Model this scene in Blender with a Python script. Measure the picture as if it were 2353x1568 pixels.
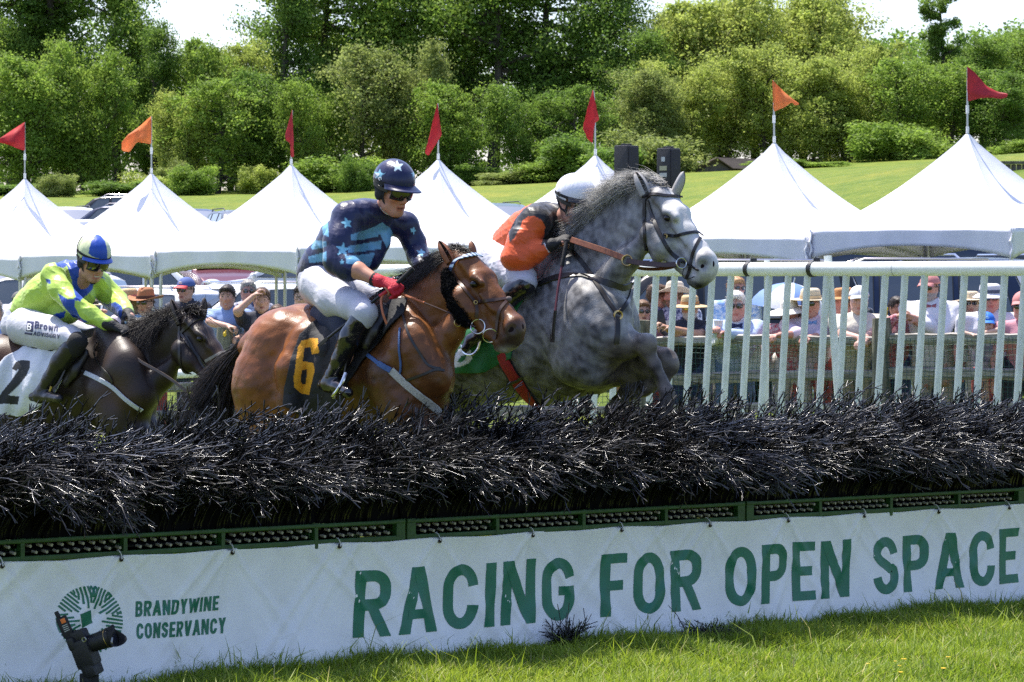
import bpy, bmesh, math, random
import numpy as np
from mathutils import Vector, Matrix
from mathutils.bvhtree import BVHTree
for _o in list(bpy.data.objects):
 bpy.data.objects.remove(_o)
SC = bpy.context.scene
COL = SC.collection
# ------------------------------------------------------------------ camera, sky, sun
FOC, CX, HY, CZ = 7000.0, 1176.5, 600.0, 1.97      # focal length and horizon of the photograph (2353 px wide)
cam_d = bpy.data.cameras.new("camera"); cam = bpy.data.objects.new("camera", cam_d); COL.objects.link(cam)
cam.location = (0, 0, CZ); cam.rotation_euler = (math.radians(90), 0, 0)
cam_d.sensor_width = 36; cam_d.lens = 36 * FOC / 2353.0; cam_d.shift_y = -(784 - HY) / 2353.0
cam_d.clip_start = 0.5; cam_d.clip_end = 3000
cam_d.dof.use_dof = True; cam_d.dof.focus_distance = 16.2; cam_d.dof.aperture_fstop = 18.0
SC.camera = cam
SUN = Vector((-0.26, 0.30, 0.92)).normalized()      # towards the sun
EL, AZ = math.asin(SUN.z), math.atan2(SUN.x, SUN.y)
W = bpy.data.worlds.new("World"); SC.world = W; W.use_nodes = True
_nt = W.node_tree; _sky = _nt.nodes.new("ShaderNodeTexSky"); _sky.sky_type = 'NISHITA'; _sky.sun_disc = False
_sky.sun_elevation = EL; _sky.sun_rotation = AZ; _sky.air_density = 1.0; _sky.dust_density = 1.5; _sky.ozone_density = 4.0
_bg = _nt.nodes["Background"]; _bg.inputs[1].default_value = 0.15
_mx = _nt.nodes.new("ShaderNodeMix"); _mx.data_type = 'RGBA'; _mx.blend_type = 'MULTIPLY'; _mx.inputs["Factor"].default_value = 1; _mx.inputs["B"].default_value = (1.10, 1.0, 1.06, 1)
_nt.links.new(_sky.outputs[0], _mx.inputs["A"]); _nt.links.new(_mx.outputs["Result"], _bg.inputs[0])
sun_d = bpy.data.lights.new("sun", 'SUN'); sun_d.energy = 5.0; sun_d.angle = math.radians(0.53); sun_d.color = (1.0, 0.95, 0.86)
sun = bpy.data.objects.new("sun", sun_d); COL.objects.link(sun)
sun.rotation_euler = SUN.to_track_quat('Z', 'Y').to_euler(); sun.location = (-20, 20, 60)
SC.view_settings.view_transform = 'Standard'; SC.view_settings.look = 'None'
SC.view_settings.exposure = 0.9; SC.view_settings.gamma = 1.0
SC.render.engine = 'CYCLES'
SC.cycles.use_denoising = False; SC.cycles.max_bounces = 6; SC.cycles.transparent_max_bounces = 8
SC.cycles.caustics_reflective = False; SC.cycles.caustics_refractive = False
R_ = np.random.RandomState(7); random.seed(7)
def P(x, y, Y):
 """photo pixel (2353 px wide) at depth Y -> world"""
 return np.array(((x - CX) / FOC * Y, Y, CZ - (y - HY) / FOC * Y))
def px(p):
 p = np.asarray(p, float)
 return np.stack((CX + FOC * p[..., 0] / p[..., 1], HY - FOC * (p[..., 2] - CZ) / p[..., 1]), -1)
# ------------------------------------------------------------------ objects
def tag(o, label=None, cat=None, group=None, kind=None):
 if label: o["label"] = label
 if cat: o["category"] = cat
 if group: o["group"] = group
 if kind: o["kind"] = kind
 return o
def thing(name, loc=(0, 0, 0), label=None, cat=None, group=None, rz=0.0):
 o = bpy.data.objects.new(name, None); COL.objects.link(o); o.empty_display_size = 0.2
 o.location = loc; o.rotation_euler = (0, 0, rz)
 return tag(o, label, cat, group)
def origin(o):
 v = Vector((0, 0, 0))
 while o is not None:
  v = v + o.location; o = o.parent
 return v
def obj(name, V, Fc, mat=None, parent=None, smooth=True, local=False, mats=None, midx=None):
 """one mesh object; V in world coordinates unless local"""
 V = np.asarray(V, np.float64).reshape(-1, 3)
 if parent is not None and not local:
  V = V - np.array(origin(parent))
 me = bpy.data.meshes.new(name)
 if isinstance(Fc, np.ndarray) and Fc.ndim == 2:
  n, k = Fc.shape
  me.vertices.add(len(V)); me.vertices.foreach_set("co", V.astype(np.float32).ravel())
  me.loops.add(n * k); me.loops.foreach_set("vertex_index", Fc.astype(np.int32).ravel())
  me.polygons.add(n)
  me.polygons.foreach_set("loop_start", np.arange(0, n * k, k, dtype=np.int32))
  me.update(calc_edges=True)
 else:
  me.from_pydata([tuple(v) for v in V], [], [tuple(int(i) for i in f) for f in Fc])
 if smooth:
  me.polygons.foreach_set("use_smooth", np.ones(len(me.polygons), bool))
 for m in (mats or ([mat] if mat else [])):
  me.materials.append(m)
 if midx is not None:
  me.polygons.foreach_set("material_index", np.asarray(midx, np.int32))
 me.update()
 o = bpy.data.objects.new(name, me); COL.objects.link(o)
 if parent is not None: o.parent = parent
 return o
def copy_tree(o, parent=None):
 c = o.copy(); COL.objects.link(c)
 if parent is not None: c.parent = parent
 for ch in o.children: copy_tree(ch, c)
 return c
def unit(v):
 v = np.asarray(v, float); return v / (np.linalg.norm(v) + 1e-12)
class MB:
 """collects shapes into one mesh"""
 def __init__(s): s.v = []; s.f = []; s.n = 0
 def add(s, V, Fc):
  V = np.asarray(V, float).reshape(-1, 3); s.v.append(V)
  for f in Fc: s.f.append([int(i) + s.n for i in f])
  s.n += len(V); return s
 def tube(s, pts, r, n=8, caps=True, sq=None):
  pts = np.asarray(pts, float); m = len(pts); r = np.broadcast_to(np.asarray(r, float), (m,))
  t = np.gradient(pts, axis=0); t /= np.linalg.norm(t, axis=1)[:, None] + 1e-12
  up = np.array((0, 0, 1.0)) if abs(t[0, 2]) < .9 else np.array((1.0, 0, 0))
  V = []; a = unit(np.cross(t[0], up))
  for i in range(m):
   a = unit(a - t[i] * np.dot(a, t[i])); b = np.cross(t[i], a)
   for j in range(n):
    w = 2 * math.pi * j / n
    V.append(pts[i] + r[i] * (math.cos(w) * a + math.sin(w) * b * (sq or 1)))
  Fc = [(i * n + j, i * n + (j + 1) % n, (i + 1) * n + (j + 1) % n, (i + 1) * n + j) for i in range(m - 1) for j in range(n)]
  if caps: Fc += [tuple(range(n - 1, -1, -1)), tuple((m - 1) * n + j for j in range(n))]
  return s.add(V, Fc)
 def box(s, c, d, ax=None, bev=0.0):
  """box centre c, full size d, axes rows ax; bevelled edges"""
  bm = bmesh.new(); bmesh.ops.create_cube(bm, size=1.0)
  for v in bm.verts: v.co = Vector((v.co.x * d[0], v.co.y * d[1], v.co.z * d[2]))
  if bev > 0: bmesh.ops.bevel(bm, geom=list(bm.edges), offset=bev, segments=2, profile=.6, affect='EDGES')
  V = np.array([v.co[:] for v in bm.verts]); bm.verts.index_update()
  Fc = [[v.index for v in f.verts] for f in bm.faces]; bm.free()
  if ax is not None: V = V @ np.asarray(ax, float)
  return s.add(V + np.asarray(c, float), Fc)
 def ell(s, c, r, ax=None, nu=16, nv=10, v0=0.0, v1=1.0):
  V = [];
  for i in range(nv + 1):
   ph = math.pi * (v0 + (v1 - v0) * i / nv)
   for j in range(nu):
    th = 2 * math.pi * j / nu
    V.append((math.sin(ph) * math.cos(th), math.sin(ph) * math.sin(th), math.cos(ph)))
  V = np.array(V) * np.asarray(r, float)
  if ax is not None: V = V @ np.asarray(ax, float)
  Fc = [(i * nu + j, (i + 1) * nu + j, (i + 1) * nu + (j + 1) % nu, i * nu + (j + 1) % nu) for i in range(nv) for j in range(nu)]
  return s.add(V + np.asarray(c, float), Fc)
 def lathe(s, c, prof, ax=None, n=24):
  V = []; m = len(prof)
  for r, z in prof:
   for j in range(n):
    th = 2 * math.pi * j / n; V.append((r * math.cos(th), r * math.sin(th), z))
  V = np.array(V)
  if ax is not None: V = V @ np.asarray(ax, float)
  Fc = [(i * n + j, i * n + (j + 1) % n, (i + 1) * n + (j + 1) % n, (i + 1) * n + j) for i in range(m - 1) for j in range(n)]
  return s.add(V + np.asarray(c, float), Fc)
 def grid(s, G, flip=False):
  G = np.asarray(G, float); a, b = G.shape[:2]
  Fc = [(i * b + j, (i + 1) * b + j, (i + 1) * b + j + 1, i * b + j + 1) for i in range(a - 1) for j in range(b - 1)]
  if flip: Fc = [f[::-1] for f in Fc]
  return s.add(G.reshape(-1, 3), Fc)
 def torus(s, c, R, r, ax=None, n=20, m=8):
  th = np.linspace(0, 2 * math.pi, n, endpoint=False)
  V = []
  for t in th:
   for j in range(m):
    w = 2 * math.pi * j / m
    V.append(((R + r * math.cos(w)) * math.cos(t), (R + r * math.cos(w)) * math.sin(t), r * math.sin(w)))
  V = np.array(V)
  if ax is not None: V = V @ np.asarray(ax, float)
  Fc = [(i * m + j, ((i + 1) % n) * m + j, ((i + 1) % n) * m + (j + 1) % m, i * m + (j + 1) % m) for i in range(n) for j in range(m)]
  return s.add(V + np.asarray(c, float), Fc)
 def build(s, name, mat=None, parent=None, smooth=True, local=False):
  o = obj(name, np.concatenate(s.v), s.f, mat, parent, smooth, local)
  if smooth: autosmooth(o)
  return o
def autosmooth(o, deg=40):
 me = o.data; bm = bmesh.new(); bm.from_mesh(me); c = math.radians(deg)
 for e in bm.edges:
  if len(e.link_faces) == 2 and e.calc_face_angle(0) > c: e.smooth = False
 bm.to_mesh(me); bm.free()
def many_tubes(Pn, rad, n=3):
 """Pn (N,M,3) polylines, rad (N,M): -> V, F arrays"""
 N, M, _ = Pn.shape
 t = np.gradient(Pn, axis=1); t /= np.linalg.norm(t, axis=2, keepdims=True) + 1e-9
 ref = np.where(np.abs(t[..., 2:3]) < .9, np.array((0, 0, 1.0)), np.array((1.0, 0, 0)))
 a = np.cross(t, ref); a /= np.linalg.norm(a, axis=2, keepdims=True) + 1e-9; b = np.cross(t, a)
 V = np.stack([Pn + rad[..., None] * (math.cos(2 * math.pi * j / n) * a + math.sin(2 * math.pi * j / n) * b) for j in range(n)], 2)
 idx = np.arange(N * M * n).reshape(N, M, n)
 i0, i1 = idx[:, :-1], idx[:, 1:]
 Fq = np.stack((i0, np.roll(i0, -1, 2), np.roll(i1, -1, 2), i1), -1).reshape(-1, 4)
 return V.reshape(-1, 3), Fq
# ------------------------------------------------------------------ materials
MATS = {}
def mat(name, col, rough=0.6, metal=0.0, var=0.0, vscale=8.0, bump=0.0, bscale=40.0, spec=0.5, col2=None, attr=False,
  detail=6.0, sheen=0.0, coat=0.0, trans=0.0, stretch=None, aniso=None):
 if name in MATS: return MATS[name]
 m = bpy.data.materials.new(name); m.use_nodes = True; MATS[name] = m
 nt = m.node_tree; b = nt.nodes["Principled BSDF"]; L = nt.links.new
 b.inputs["Roughness"].default_value = rough; b.inputs["Metallic"].default_value = metal
 b.inputs["Specular IOR Level"].default_value = spec
 if sheen: b.inputs["Sheen Weight"].default_value = sheen
 if coat: b.inputs["Coat Weight"].default_value = coat; b.inputs["Coat Roughness"].default_value = 0.08
 tc = nt.nodes.new("ShaderNodeTexCoord"); vec = tc.outputs["Object"]
 if stretch:
  mp = nt.nodes.new("ShaderNodeMapping"); mp.inputs["Scale"].default_value = stretch; L(vec, mp.inputs[0]); vec = mp.outputs[0]
 base = None
 if attr:
  at = nt.nodes.new("ShaderNodeAttribute"); at.attribute_name = "Col"; base = at.outputs["Color"]
 if var > 0 or col2:
  nz = nt.nodes.new("ShaderNodeTexNoise"); nz.inputs["Scale"].default_value = vscale; nz.inputs["Detail"].default_value = detail
  nz.inputs["Roughness"].default_value = 0.62; L(vec, nz.inputs["Vector"])
  if col2:
   rp = nt.nodes.new("ShaderNodeValToRGB"); rp.color_ramp.elements[0].position = 0.38; rp.color_ramp.elements[1].position = 0.62
   rp.color_ramp.elements[0].color = (*col, 1); rp.color_ramp.elements[1].color = (*col2, 1)
   L(nz.outputs["Fac"], rp.inputs[0]); base = rp.outputs[0]
  if var > 0:
   mr = nt.nodes.new("ShaderNodeMapRange"); mr.inputs[1].default_value = 0.3; mr.inputs[2].default_value = 0.7
   mr.inputs[3].default_value = 1 - var; mr.inputs[4].default_value = 1 + var
   nz2 = nt.nodes.new("ShaderNodeTexNoise"); nz2.inputs["Scale"].default_value = vscale * 2.3; nz2.inputs["Detail"].default_value = detail
   L(vec, nz2.inputs["Vector"]); L(nz2.outputs["Fac"], mr.inputs[0])
   mx = nt.nodes.new("ShaderNodeMix"); mx.data_type = 'RGBA'; mx.blend_type = 'MULTIPLY'; mx.inputs["Factor"].default_value = 1
   if base is not None: L(base, mx.inputs["A"])
   else: mx.inputs["A"].default_value = (*col, 1)
   L(mr.outputs[0], mx.inputs["B"]); base = mx.outputs["Result"]
 if base is not None: L(base, b.inputs["Base Color"])
 else: b.inputs["Base Color"].default_value = (*col, 1)
 if bump > 0:
  bn = nt.nodes.new("ShaderNodeTexNoise"); bn.inputs["Scale"].default_value = bscale; bn.inputs["Detail"].default_value = 5
  L(vec, bn.inputs["Vector"]); bp = nt.nodes.new("ShaderNodeBump"); bp.inputs["Strength"].default_value = bump; bp.inputs["Distance"].default_value = 0.02
  L(bn.outputs["Fac"], bp.inputs["Height"]); L(bp.outputs[0], b.inputs["Normal"])
 if trans > 0:                                       # leaves, grass and thin cloth let light through
  tr = nt.nodes.new("ShaderNodeBsdfTranslucent"); ms = nt.nodes.new("ShaderNodeMixShader"); ms.inputs[0].default_value = trans
  if base is not None: L(base, tr.inputs[0])
  else: tr.inputs[0].default_value = (*col, 1)
  out = nt.nodes["Material Output"]; L(b.outputs[0], ms.inputs[1]); L(tr.outputs[0], ms.inputs[2]); L(ms.outputs[0], out.inputs[0])
 return m
def glassmat(name, col=(0.03, 0.04, 0.05), rough=0.05):
 return mat(name, col, rough, 0.0, spec=1.0, coat=0.6)
# ------------------------------------------------------------------ colour painted on vertices (patterns of cloth, coat markings)
def in_poly(p, poly):
 x, y = p[:, 0], p[:, 1]; poly = np.asarray(poly, float); r = np.zeros(len(p), bool)
 x0, y0 = poly[-1]
 for x1, y1 in poly:
  c = ((y1 > y) != (y0 > y))
  if y1 != y0: r ^= c & (x < (x0 - x1) * (y - y1) / (y0 - y1) + x1)
  x0, y0 = x1, y1
 return r
def set_col(o, C):
 me = o.data; a = me.color_attributes.get("Col") or me.color_attributes.new("Col", 'FLOAT_COLOR', 'POINT')
 C4 = np.ones((len(me.vertices), 4), np.float32); C4[:, :3] = C; a.data.foreach_set("color", C4.ravel())
def world_verts(o):
 me = o.data; V = np.empty(len(me.vertices) * 3, np.float32); me.vertices.foreach_get("co", V)
 N = np.empty(len(me.vertices) * 3, np.float32); me.vertices.foreach_get("normal", N)
 return V.reshape(-1, 3).astype(float) + np.array(origin(o)), N.reshape(-1, 3).astype(float)
# ------------------------------------------------------------------ blended solids (smooth union of tapered limbs -> one surface)
class Solid:
 def __init__(s, vox): s.vox = vox; s.p = []
 def chain(s, nodes, axis=None, k=0.03, op=1):
  """nodes: (xyz, radius[, squash along axis])"""
  nd = [(np.asarray(n[0], float), float(n[1]), float(n[2]) if len(n) > 2 else 1.0) for n in nodes]
  if len(nd) == 1: nd = nd * 2
  ax = None if axis is None else unit(axis)
  for a, b in zip(nd[:-1], nd[1:]): s.p.append(('c', a, b, ax, k, op))
  return s
 def ell(s, c, r, ax=None, k=0.03, op=1):
  s.p.append(('e', np.asarray(c, float), np.asarray(r, float), np.eye(3) if ax is None else np.asarray(ax, float), k, op)); return s
 def mesh(s, smooth=0):
  h = s.vox; lo = np.full(3, 1e9); hi = -lo
  bb = []
  for q in s.p:
   if q[0] == 'c':
    r = max(q[1][1] * max(1, q[1][2]), q[2][1] * max(1, q[2][2]))
    l = np.minimum(q[1][0], q[2][0]) - r; u = np.maximum(q[1][0], q[2][0]) + r
   else:
    r = q[2].max(); l = q[1] - r; u = q[1] + r
   m = q[4] + 3 * h; bb.append((l - m, u + m))
   if q[5] > 0: lo = np.minimum(lo, l); hi = np.maximum(hi, u)
  lo = lo - 4 * h; hi = hi + 4 * h
  dim = np.ceil((hi - lo) / h).astype(int) + 1
  D = np.full(dim, 10.0, np.float32)
  ax_ = [lo[i] + h * np.arange(dim[i]) for i in range(3)]
  for q, (l, u) in zip(s.p, bb):
   i0 = np.clip(np.floor((l - lo) / h).astype(int), 0, dim - 1); i1 = np.clip(np.ceil((u - lo) / h).astype(int) + 1, 1, dim)
   if (i1 <= i0).any(): continue
   g = np.stack(np.meshgrid(*[ax_[i][i0[i]:i1[i]] for i in range(3)], indexing='ij'), -1)
   if q[0] == 'c':
    (a, ra, sa), (b, rb, sb) = q[1], q[2]; ba = b - a; L2 = float(ba @ ba)
    w = g - a; t = np.clip((w @ ba) / L2, 0, 1) if L2 > 1e-12 else np.zeros(w.shape[:-1])
    w = w - t[..., None] * ba
    if q[3] is not None:
     sq = sa + (sb - sa) * t; c = w @ q[3]; w = w + (c * (1 / sq - 1))[..., None] * q[3]
    d = np.sqrt((w * w).sum(-1)) - (ra + (rb - ra) * t)
   else:
    w = (g - q[1]) @ q[3].T / q[2]; n = np.sqrt((w * w).sum(-1)); d = (n - 1) * q[2].min() * np.where(n > 1, 1, 1)
   sl = tuple(slice(i0[i], i1[i]) for i in range(3)); E = D[sl]; k = q[4]
   if q[5] > 0:
    hh = np.clip(.5 + .5 * (E - d) / k, 0, 1); D[sl] = E * (1 - hh) + d * hh - k * hh * (1 - hh)
   else:
    d = -d; hh = np.clip(.5 - .5 * (E - d) / k, 0, 1); D[sl] = E * (1 - hh) + d * hh + k * hh * (1 - hh)
  S = D < 0
  cnt = np.zeros(dim - 1, np.int8)
  offs = [(i, j, k) for i in (0, 1) for j in (0, 1) for k in (0, 1)]
  cut = lambda A, o: A[o[0]:A.shape[0] - 1 + o[0], o[1]:A.shape[1] - 1 + o[1], o[2]:A.shape[2] - 1 + o[2]]
  for o in offs: cnt += cut(S, o)
  act = (cnt > 0) & (cnt < 8); ii = np.argwhere(act); idx = np.full(dim - 1, -1, np.int64); idx[act] = np.arange(len(ii))
  acc = np.zeros((len(ii), 3)); num = np.zeros(len(ii))
  for o in offs:
   for ax in range(3):
    if o[ax]: continue
    o2 = list(o); o2[ax] = 1
    d1 = D[tuple((ii + o).T)]; d2 = D[tuple((ii + o2).T)]; c = (d1 < 0) != (d2 < 0)
    t = np.where(c, d1 / np.where(c, d1 - d2, 1), 0)
    e = np.array(o, float)[None, :].repeat(len(ii), 0); e[:, ax] += t
    acc += e * c[:, None]; num += c
  V = lo + h * (ii + acc / num[:, None])
  Fs = []
  for ax in range(3):
   o = [1, 1, 1]; o[ax] = 0
   sl1 = tuple(slice(o[i], dim[i] - 1) for i in range(3)); sl2 = tuple(slice(o[i] + (1 if i == ax else 0), dim[i] - 1 + (1 if i == ax else 0)) for i in range(3))
   A, B = S[sl1], S[sl2]; e = np.argwhere(A != B) + np.array(o); inn = S[tuple(e.T)]
   u, v = [(1, 2), (2, 0), (0, 1)][ax]; du = np.zeros(3, int); du[u] = 1; dv = np.zeros(3, int); dv[v] = 1
   q = np.stack([idx[tuple((e - du - dv).T)], idx[tuple((e - dv).T)], idx[tuple(e.T)], idx[tuple((e - du).T)]], -1)
   q[~inn] = q[~inn][:, ::-1]; Fs.append(q)
  Fq = np.concatenate(Fs)
  Fq = Fq[(Fq >= 0).all(1)]
  for _ in range(smooth):
   acc = np.zeros_like(V); num = np.zeros(len(V))
   for i in range(4):
    a, b = Fq[:, i], Fq[:, (i + 1) % 4]
    for c in range(3):
     acc[:, c] += np.bincount(a, V[b, c], len(V)) + np.bincount(b, V[a, c], len(V))
    num += np.bincount(a, minlength=len(V)) + np.bincount(b, minlength=len(V))
   V = V * .5 + .5 * acc / num[:, None]
  return V, Fq
 def build(s, name, m=None, parent=None, smooth=1):
  V, Fq = s.mesh(smooth); return obj(name, V, Fq, m, parent)
def bvh_of(o):
 V, _ = world_verts(o); return BVHTree.FromPolygons([tuple(v) for v in V], [tuple(p.vertices) for p in o.data.polygons])
def cast(bvh, x, y, off=0.0):
 d = Vector(P(x, y, 1.0)) - Vector((0, 0, CZ)); d.normalize()
 h, n, i, t = bvh.ray_cast(Vector((0, 0, CZ)), d)
 if h is None: return None
 if n.dot(d) > 0: n = -n
 return np.array(h + n * off)
def resample(pts, n):
 pts = np.asarray(pts, float); d = np.r_[0, np.cumsum(np.linalg.norm(np.diff(pts, axis=0), axis=1))]
 t = np.linspace(0, d[-1], n); return np.stack([np.interp(t, d, pts[:, i]) for i in range(pts.shape[1])], 1)
def spline(pts, n):
 """smooth curve through control points"""
 p = np.asarray(pts, float); m = len(p)
 if m < 3: return resample(p, n)
 q = np.vstack((2 * p[0] - p[1], p, 2 * p[-1] - p[-2])); out = []
 for u in np.linspace(0, m - 1 - 1e-9, n):
  i = int(u); t = u - i; a, b, c, d = q[i], q[i + 1], q[i + 2], q[i + 3]
  out.append(.5 * (2 * b + (c - a) * t + (2 * a - 5 * b + 4 * c - d) * t * t + (3 * b - a - 3 * c + d) * t ** 3))
 return np.array(out)
def strap(bvh, pix, w, off=0.006, th=0.005, n=24, name='strap', m=None, parent=None, mb=None):
 """flat strap lying on a body along a pixel path; width w metres"""
 pp = spline(pix, n); pts = []
 last = None
 for x, y in pp:
  h = cast(bvh, x, y, off)
  if h is None:
   if last is None: continue
   h = P(x, y, last[1])
  pts.append(h); last = h
 pts = np.array(pts)
 for _ in range(2): pts[1:-1] = (pts[:-2] + 2 * pts[1:-1] + pts[2:]) / 4
 nrm = []
 for p in pts:
  h, nn, i, t = bvh.find_nearest(Vector(p)); d = Vector(p) - h
  nn = d.normalized() if d.length > 1e-5 else nn
  nrm.append(np.array(nn))
 nrm = np.array(nrm);
 for _ in range(2): nrm[1:-1] = (nrm[:-2] + 2 * nrm[1:-1] + nrm[2:]) / 4
 return ribbon(pts, nrm, w, th, name, m, parent, mb)
def ribbon(pts, nrm, w, th=0.005, name='strap', m=None, parent=None, mb=None):
 pts = np.asarray(pts, float); nrm = np.broadcast_to(np.asarray(nrm, float), pts.shape)
 t = np.gradient(pts, axis=0); t /= np.linalg.norm(t, axis=1)[:, None] + 1e-9
 s = np.cross(t, nrm); s /= np.linalg.norm(s, axis=1)[:, None] + 1e-9
 nn = np.cross(s, t); w = np.broadcast_to(np.asarray(w, float), (len(pts),))[:, None]
 ring = np.stack((pts + s * w / 2, pts + s * w * .42 + nn * th, pts - s * w * .42 + nn * th, pts - s * w / 2, pts - nn * th), 1)
 n = len(pts); k = 5
 Fc = [(i * k + j, i * k + (j + 1) % k, (i + 1) * k + (j + 1) % k, (i + 1) * k + j) for i in range(n - 1) for j in range(k)]
 Fc += [tuple(range(k - 1, -1, -1)), tuple((n - 1) * k + j for j in range(k))]
 b = mb if mb is not None else MB()
 b.add(ring.reshape(-1, 3), Fc)
 return b if mb is not None else b.build(name, m, parent)
def drape(bvh, poly, step, off, name, m, parent, th=0.006, relief=None, maxjump=0.12):
 """cloth lying on a body: the pixel outline is laid on the surface, with its own thickness"""
 poly = np.asarray(poly, float); x0, y0 = poly.min(0); x1, y1 = poly.max(0)
 xs = np.arange(x0, x1 + step, step); ys = np.arange(y0, y1 + step, step)
 gx, gy = np.meshgrid(xs, ys, indexing='ij'); pp = np.stack((gx.ravel(), gy.ravel()), 1)
 e0 = poly; e1 = np.roll(poly, -1, 0); best = np.full(len(pp), 1e9); bp = pp.copy()
 for a, b in zip(e0, e1):
  d = b - a; t = np.clip(((pp - a) @ d) / (d @ d + 1e-9), 0, 1); c = a + t[:, None] * d; dd = np.linalg.norm(pp - c, axis=1)
  k = dd < best; best[k] = dd[k]; bp[k] = c[k]
 ins = in_poly(pp, poly); near = (~ins) & (best < step * .75); pp2 = np.where(near[:, None], bp, pp)
 use = ins | near; hit = np.full((len(pp), 3), np.nan)
 for i in np.nonzero(use)[0]:
  o = off + (relief(pp2[i]) if relief else 0); h = cast(bvh, pp2[i, 0], pp2[i, 1], o)
  if h is not None: hit[i] = h
 ok = ~np.isnan(hit[:, 0]); ids = np.arange(len(pp)).reshape(gx.shape)
 fs = np.stack((ids[:-1, :-1], ids[:-1, 1:], ids[1:, 1:], ids[1:, :-1]), -1).reshape(-1, 4)
 fs = fs[ok[fs].all(1)]; span = np.ptp(hit[fs][:, :, 1], axis=1); fs = fs[span < maxjump]
 u, inv = np.unique(fs, return_inverse=True); V = hit[u]; fs = inv.reshape(-1, 4)
 o = obj(name, V, fs, m, parent)
 md = o.modifiers.new("thick", 'SOLIDIFY'); md.thickness = th; md.offset = -1
 o["pix"] = 0; del o["pix"]
 return o
# ground
def sst(a, b, x):
 t = np.clip((np.asarray(x, float) - a) / (b - a), 0, 1); return t * t * (3 - 2 * t)
def gz(X, Y):
 X = np.asarray(X, float); Y = np.asarray(Y, float)
 near = -0.0157 * np.clip(X + 2.3, -8, 9)
 mid = np.full_like(X + Y, 0.27)
 tent = 0.08 + 0.026 * np.clip(X, -12, 12)
 z = near * (1 - sst(18, 23, Y)) + mid * sst(18, 23, Y) * (1 - sst(31, 40, Y)) + tent * sst(31, 40, Y)
 z = z + (-0.15 - 0.08) * sst(46, 62, Y) * (1 - sst(70, 90, Y))
 far = 8.25 + 0.036 * np.clip(X, -90, 90) + 0.0005 * np.clip(X, -60, 60) ** 2
 hill = np.clip((Y - 60) / 185, 0, 1.15) ** 0.80 * far * sst(56, 72, Y)
 right = 2.1 * sst(3, 18, X * 100 / np.maximum(Y, 60)) * sst(60, 95, Y) * (1 - sst(110, 230, Y))
 return z + hill + right + 0.05 * np.sin(X * .35 + Y * .21) * sst(55, 90, Y)
def ground_mesh():
 ys = np.concatenate((np.linspace(-12, 11, 12, endpoint=False), np.linspace(11, 24, 40, endpoint=False), np.linspace(24, 60, 40, endpoint=False), np.geomspace(60, 900, 60)))
 u = np.linspace(-1, 1, 81); G = []
 for y in ys:
  w = 14 + abs(y) * .75; x = w * np.sign(u) * np.abs(u) ** 1.3
  G.append(np.stack((x, np.full_like(x, y), gz(x, np.full_like(x, y))), 1))
 return np.array(G)
def grass_ground_mat():
 m = bpy.data.materials.new("turf"); m.use_nodes = True; nt = m.node_tree; L = nt.links.new; b = nt.nodes["Principled BSDF"]
 tc = nt.nodes.new("ShaderNodeTexCoord")
 def noise(sc, det=8, stretch=None):
  n = nt.nodes.new("ShaderNodeTexNoise"); n.inputs["Scale"].default_value = sc; n.inputs["Detail"].default_value = det; n.inputs["Roughness"].default_value = .7
  mp = nt.nodes.new("ShaderNodeMapping"); mp.inputs["Scale"].default_value = stretch or (1, 1, 1); L(tc.outputs["Object"], mp.inputs[0]); L(mp.outputs[0], n.inputs["Vector"]); return n.outputs["Fac"]
 def ramp(f, stops):
  r = nt.nodes.new("ShaderNodeValToRGB"); e = r.color_ramp.elements
  while len(e) < len(stops): e.new(.5)
  for q, (p, c) in zip(e, stops): q.position = p; q.color = (*c, 1)
  L(f, r.inputs[0]); return r.outputs[0]
 c1 = ramp(noise(3.2, 9, (1, .35, 1)), [(.30, (.085, .135, .012)), (.48, (.13, .18, .018)), (.62, (.165, .205, .026)), (.78, (.25, .235, .07))])
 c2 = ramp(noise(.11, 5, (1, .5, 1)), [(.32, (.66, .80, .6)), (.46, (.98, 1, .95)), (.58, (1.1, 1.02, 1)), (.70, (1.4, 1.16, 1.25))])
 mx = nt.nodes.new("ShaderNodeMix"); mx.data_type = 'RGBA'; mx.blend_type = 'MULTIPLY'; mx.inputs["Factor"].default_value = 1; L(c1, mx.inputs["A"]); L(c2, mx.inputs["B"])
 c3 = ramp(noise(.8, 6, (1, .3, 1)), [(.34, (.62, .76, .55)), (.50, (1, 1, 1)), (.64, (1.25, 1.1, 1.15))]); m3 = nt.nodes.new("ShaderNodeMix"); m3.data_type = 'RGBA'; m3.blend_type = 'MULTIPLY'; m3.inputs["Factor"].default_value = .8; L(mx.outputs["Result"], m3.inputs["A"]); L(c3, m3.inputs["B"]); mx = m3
 fl = ramp(noise(6.5, 2), [(.735, (0, 0, 0)), (.76, (1, 1, 1))])          # buttercups scattered over the pasture
 m2 = nt.nodes.new("ShaderNodeMix"); m2.data_type = 'RGBA'; L(fl, m2.inputs["Factor"]); L(mx.outputs["Result"], m2.inputs["A"]); m2.inputs["B"].default_value = (.5, .38, .03, 1)
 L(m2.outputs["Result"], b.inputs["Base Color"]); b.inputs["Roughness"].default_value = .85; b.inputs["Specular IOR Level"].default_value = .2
 bp = nt.nodes.new("ShaderNodeBump"); bp.inputs["Strength"].default_value = .9; bp.inputs["Distance"].default_value = .12; L(noise(9, 8), bp.inputs["Height"]); L(bp.outputs[0], b.inputs["Normal"])
 return m
TURF = grass_ground_mat()
_g = MB().grid(ground_mesh(), flip=True).build("ground", TURF); tag(_g, "rolling green racecourse turf and pasture rising to the wood", kind="structure")
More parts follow.
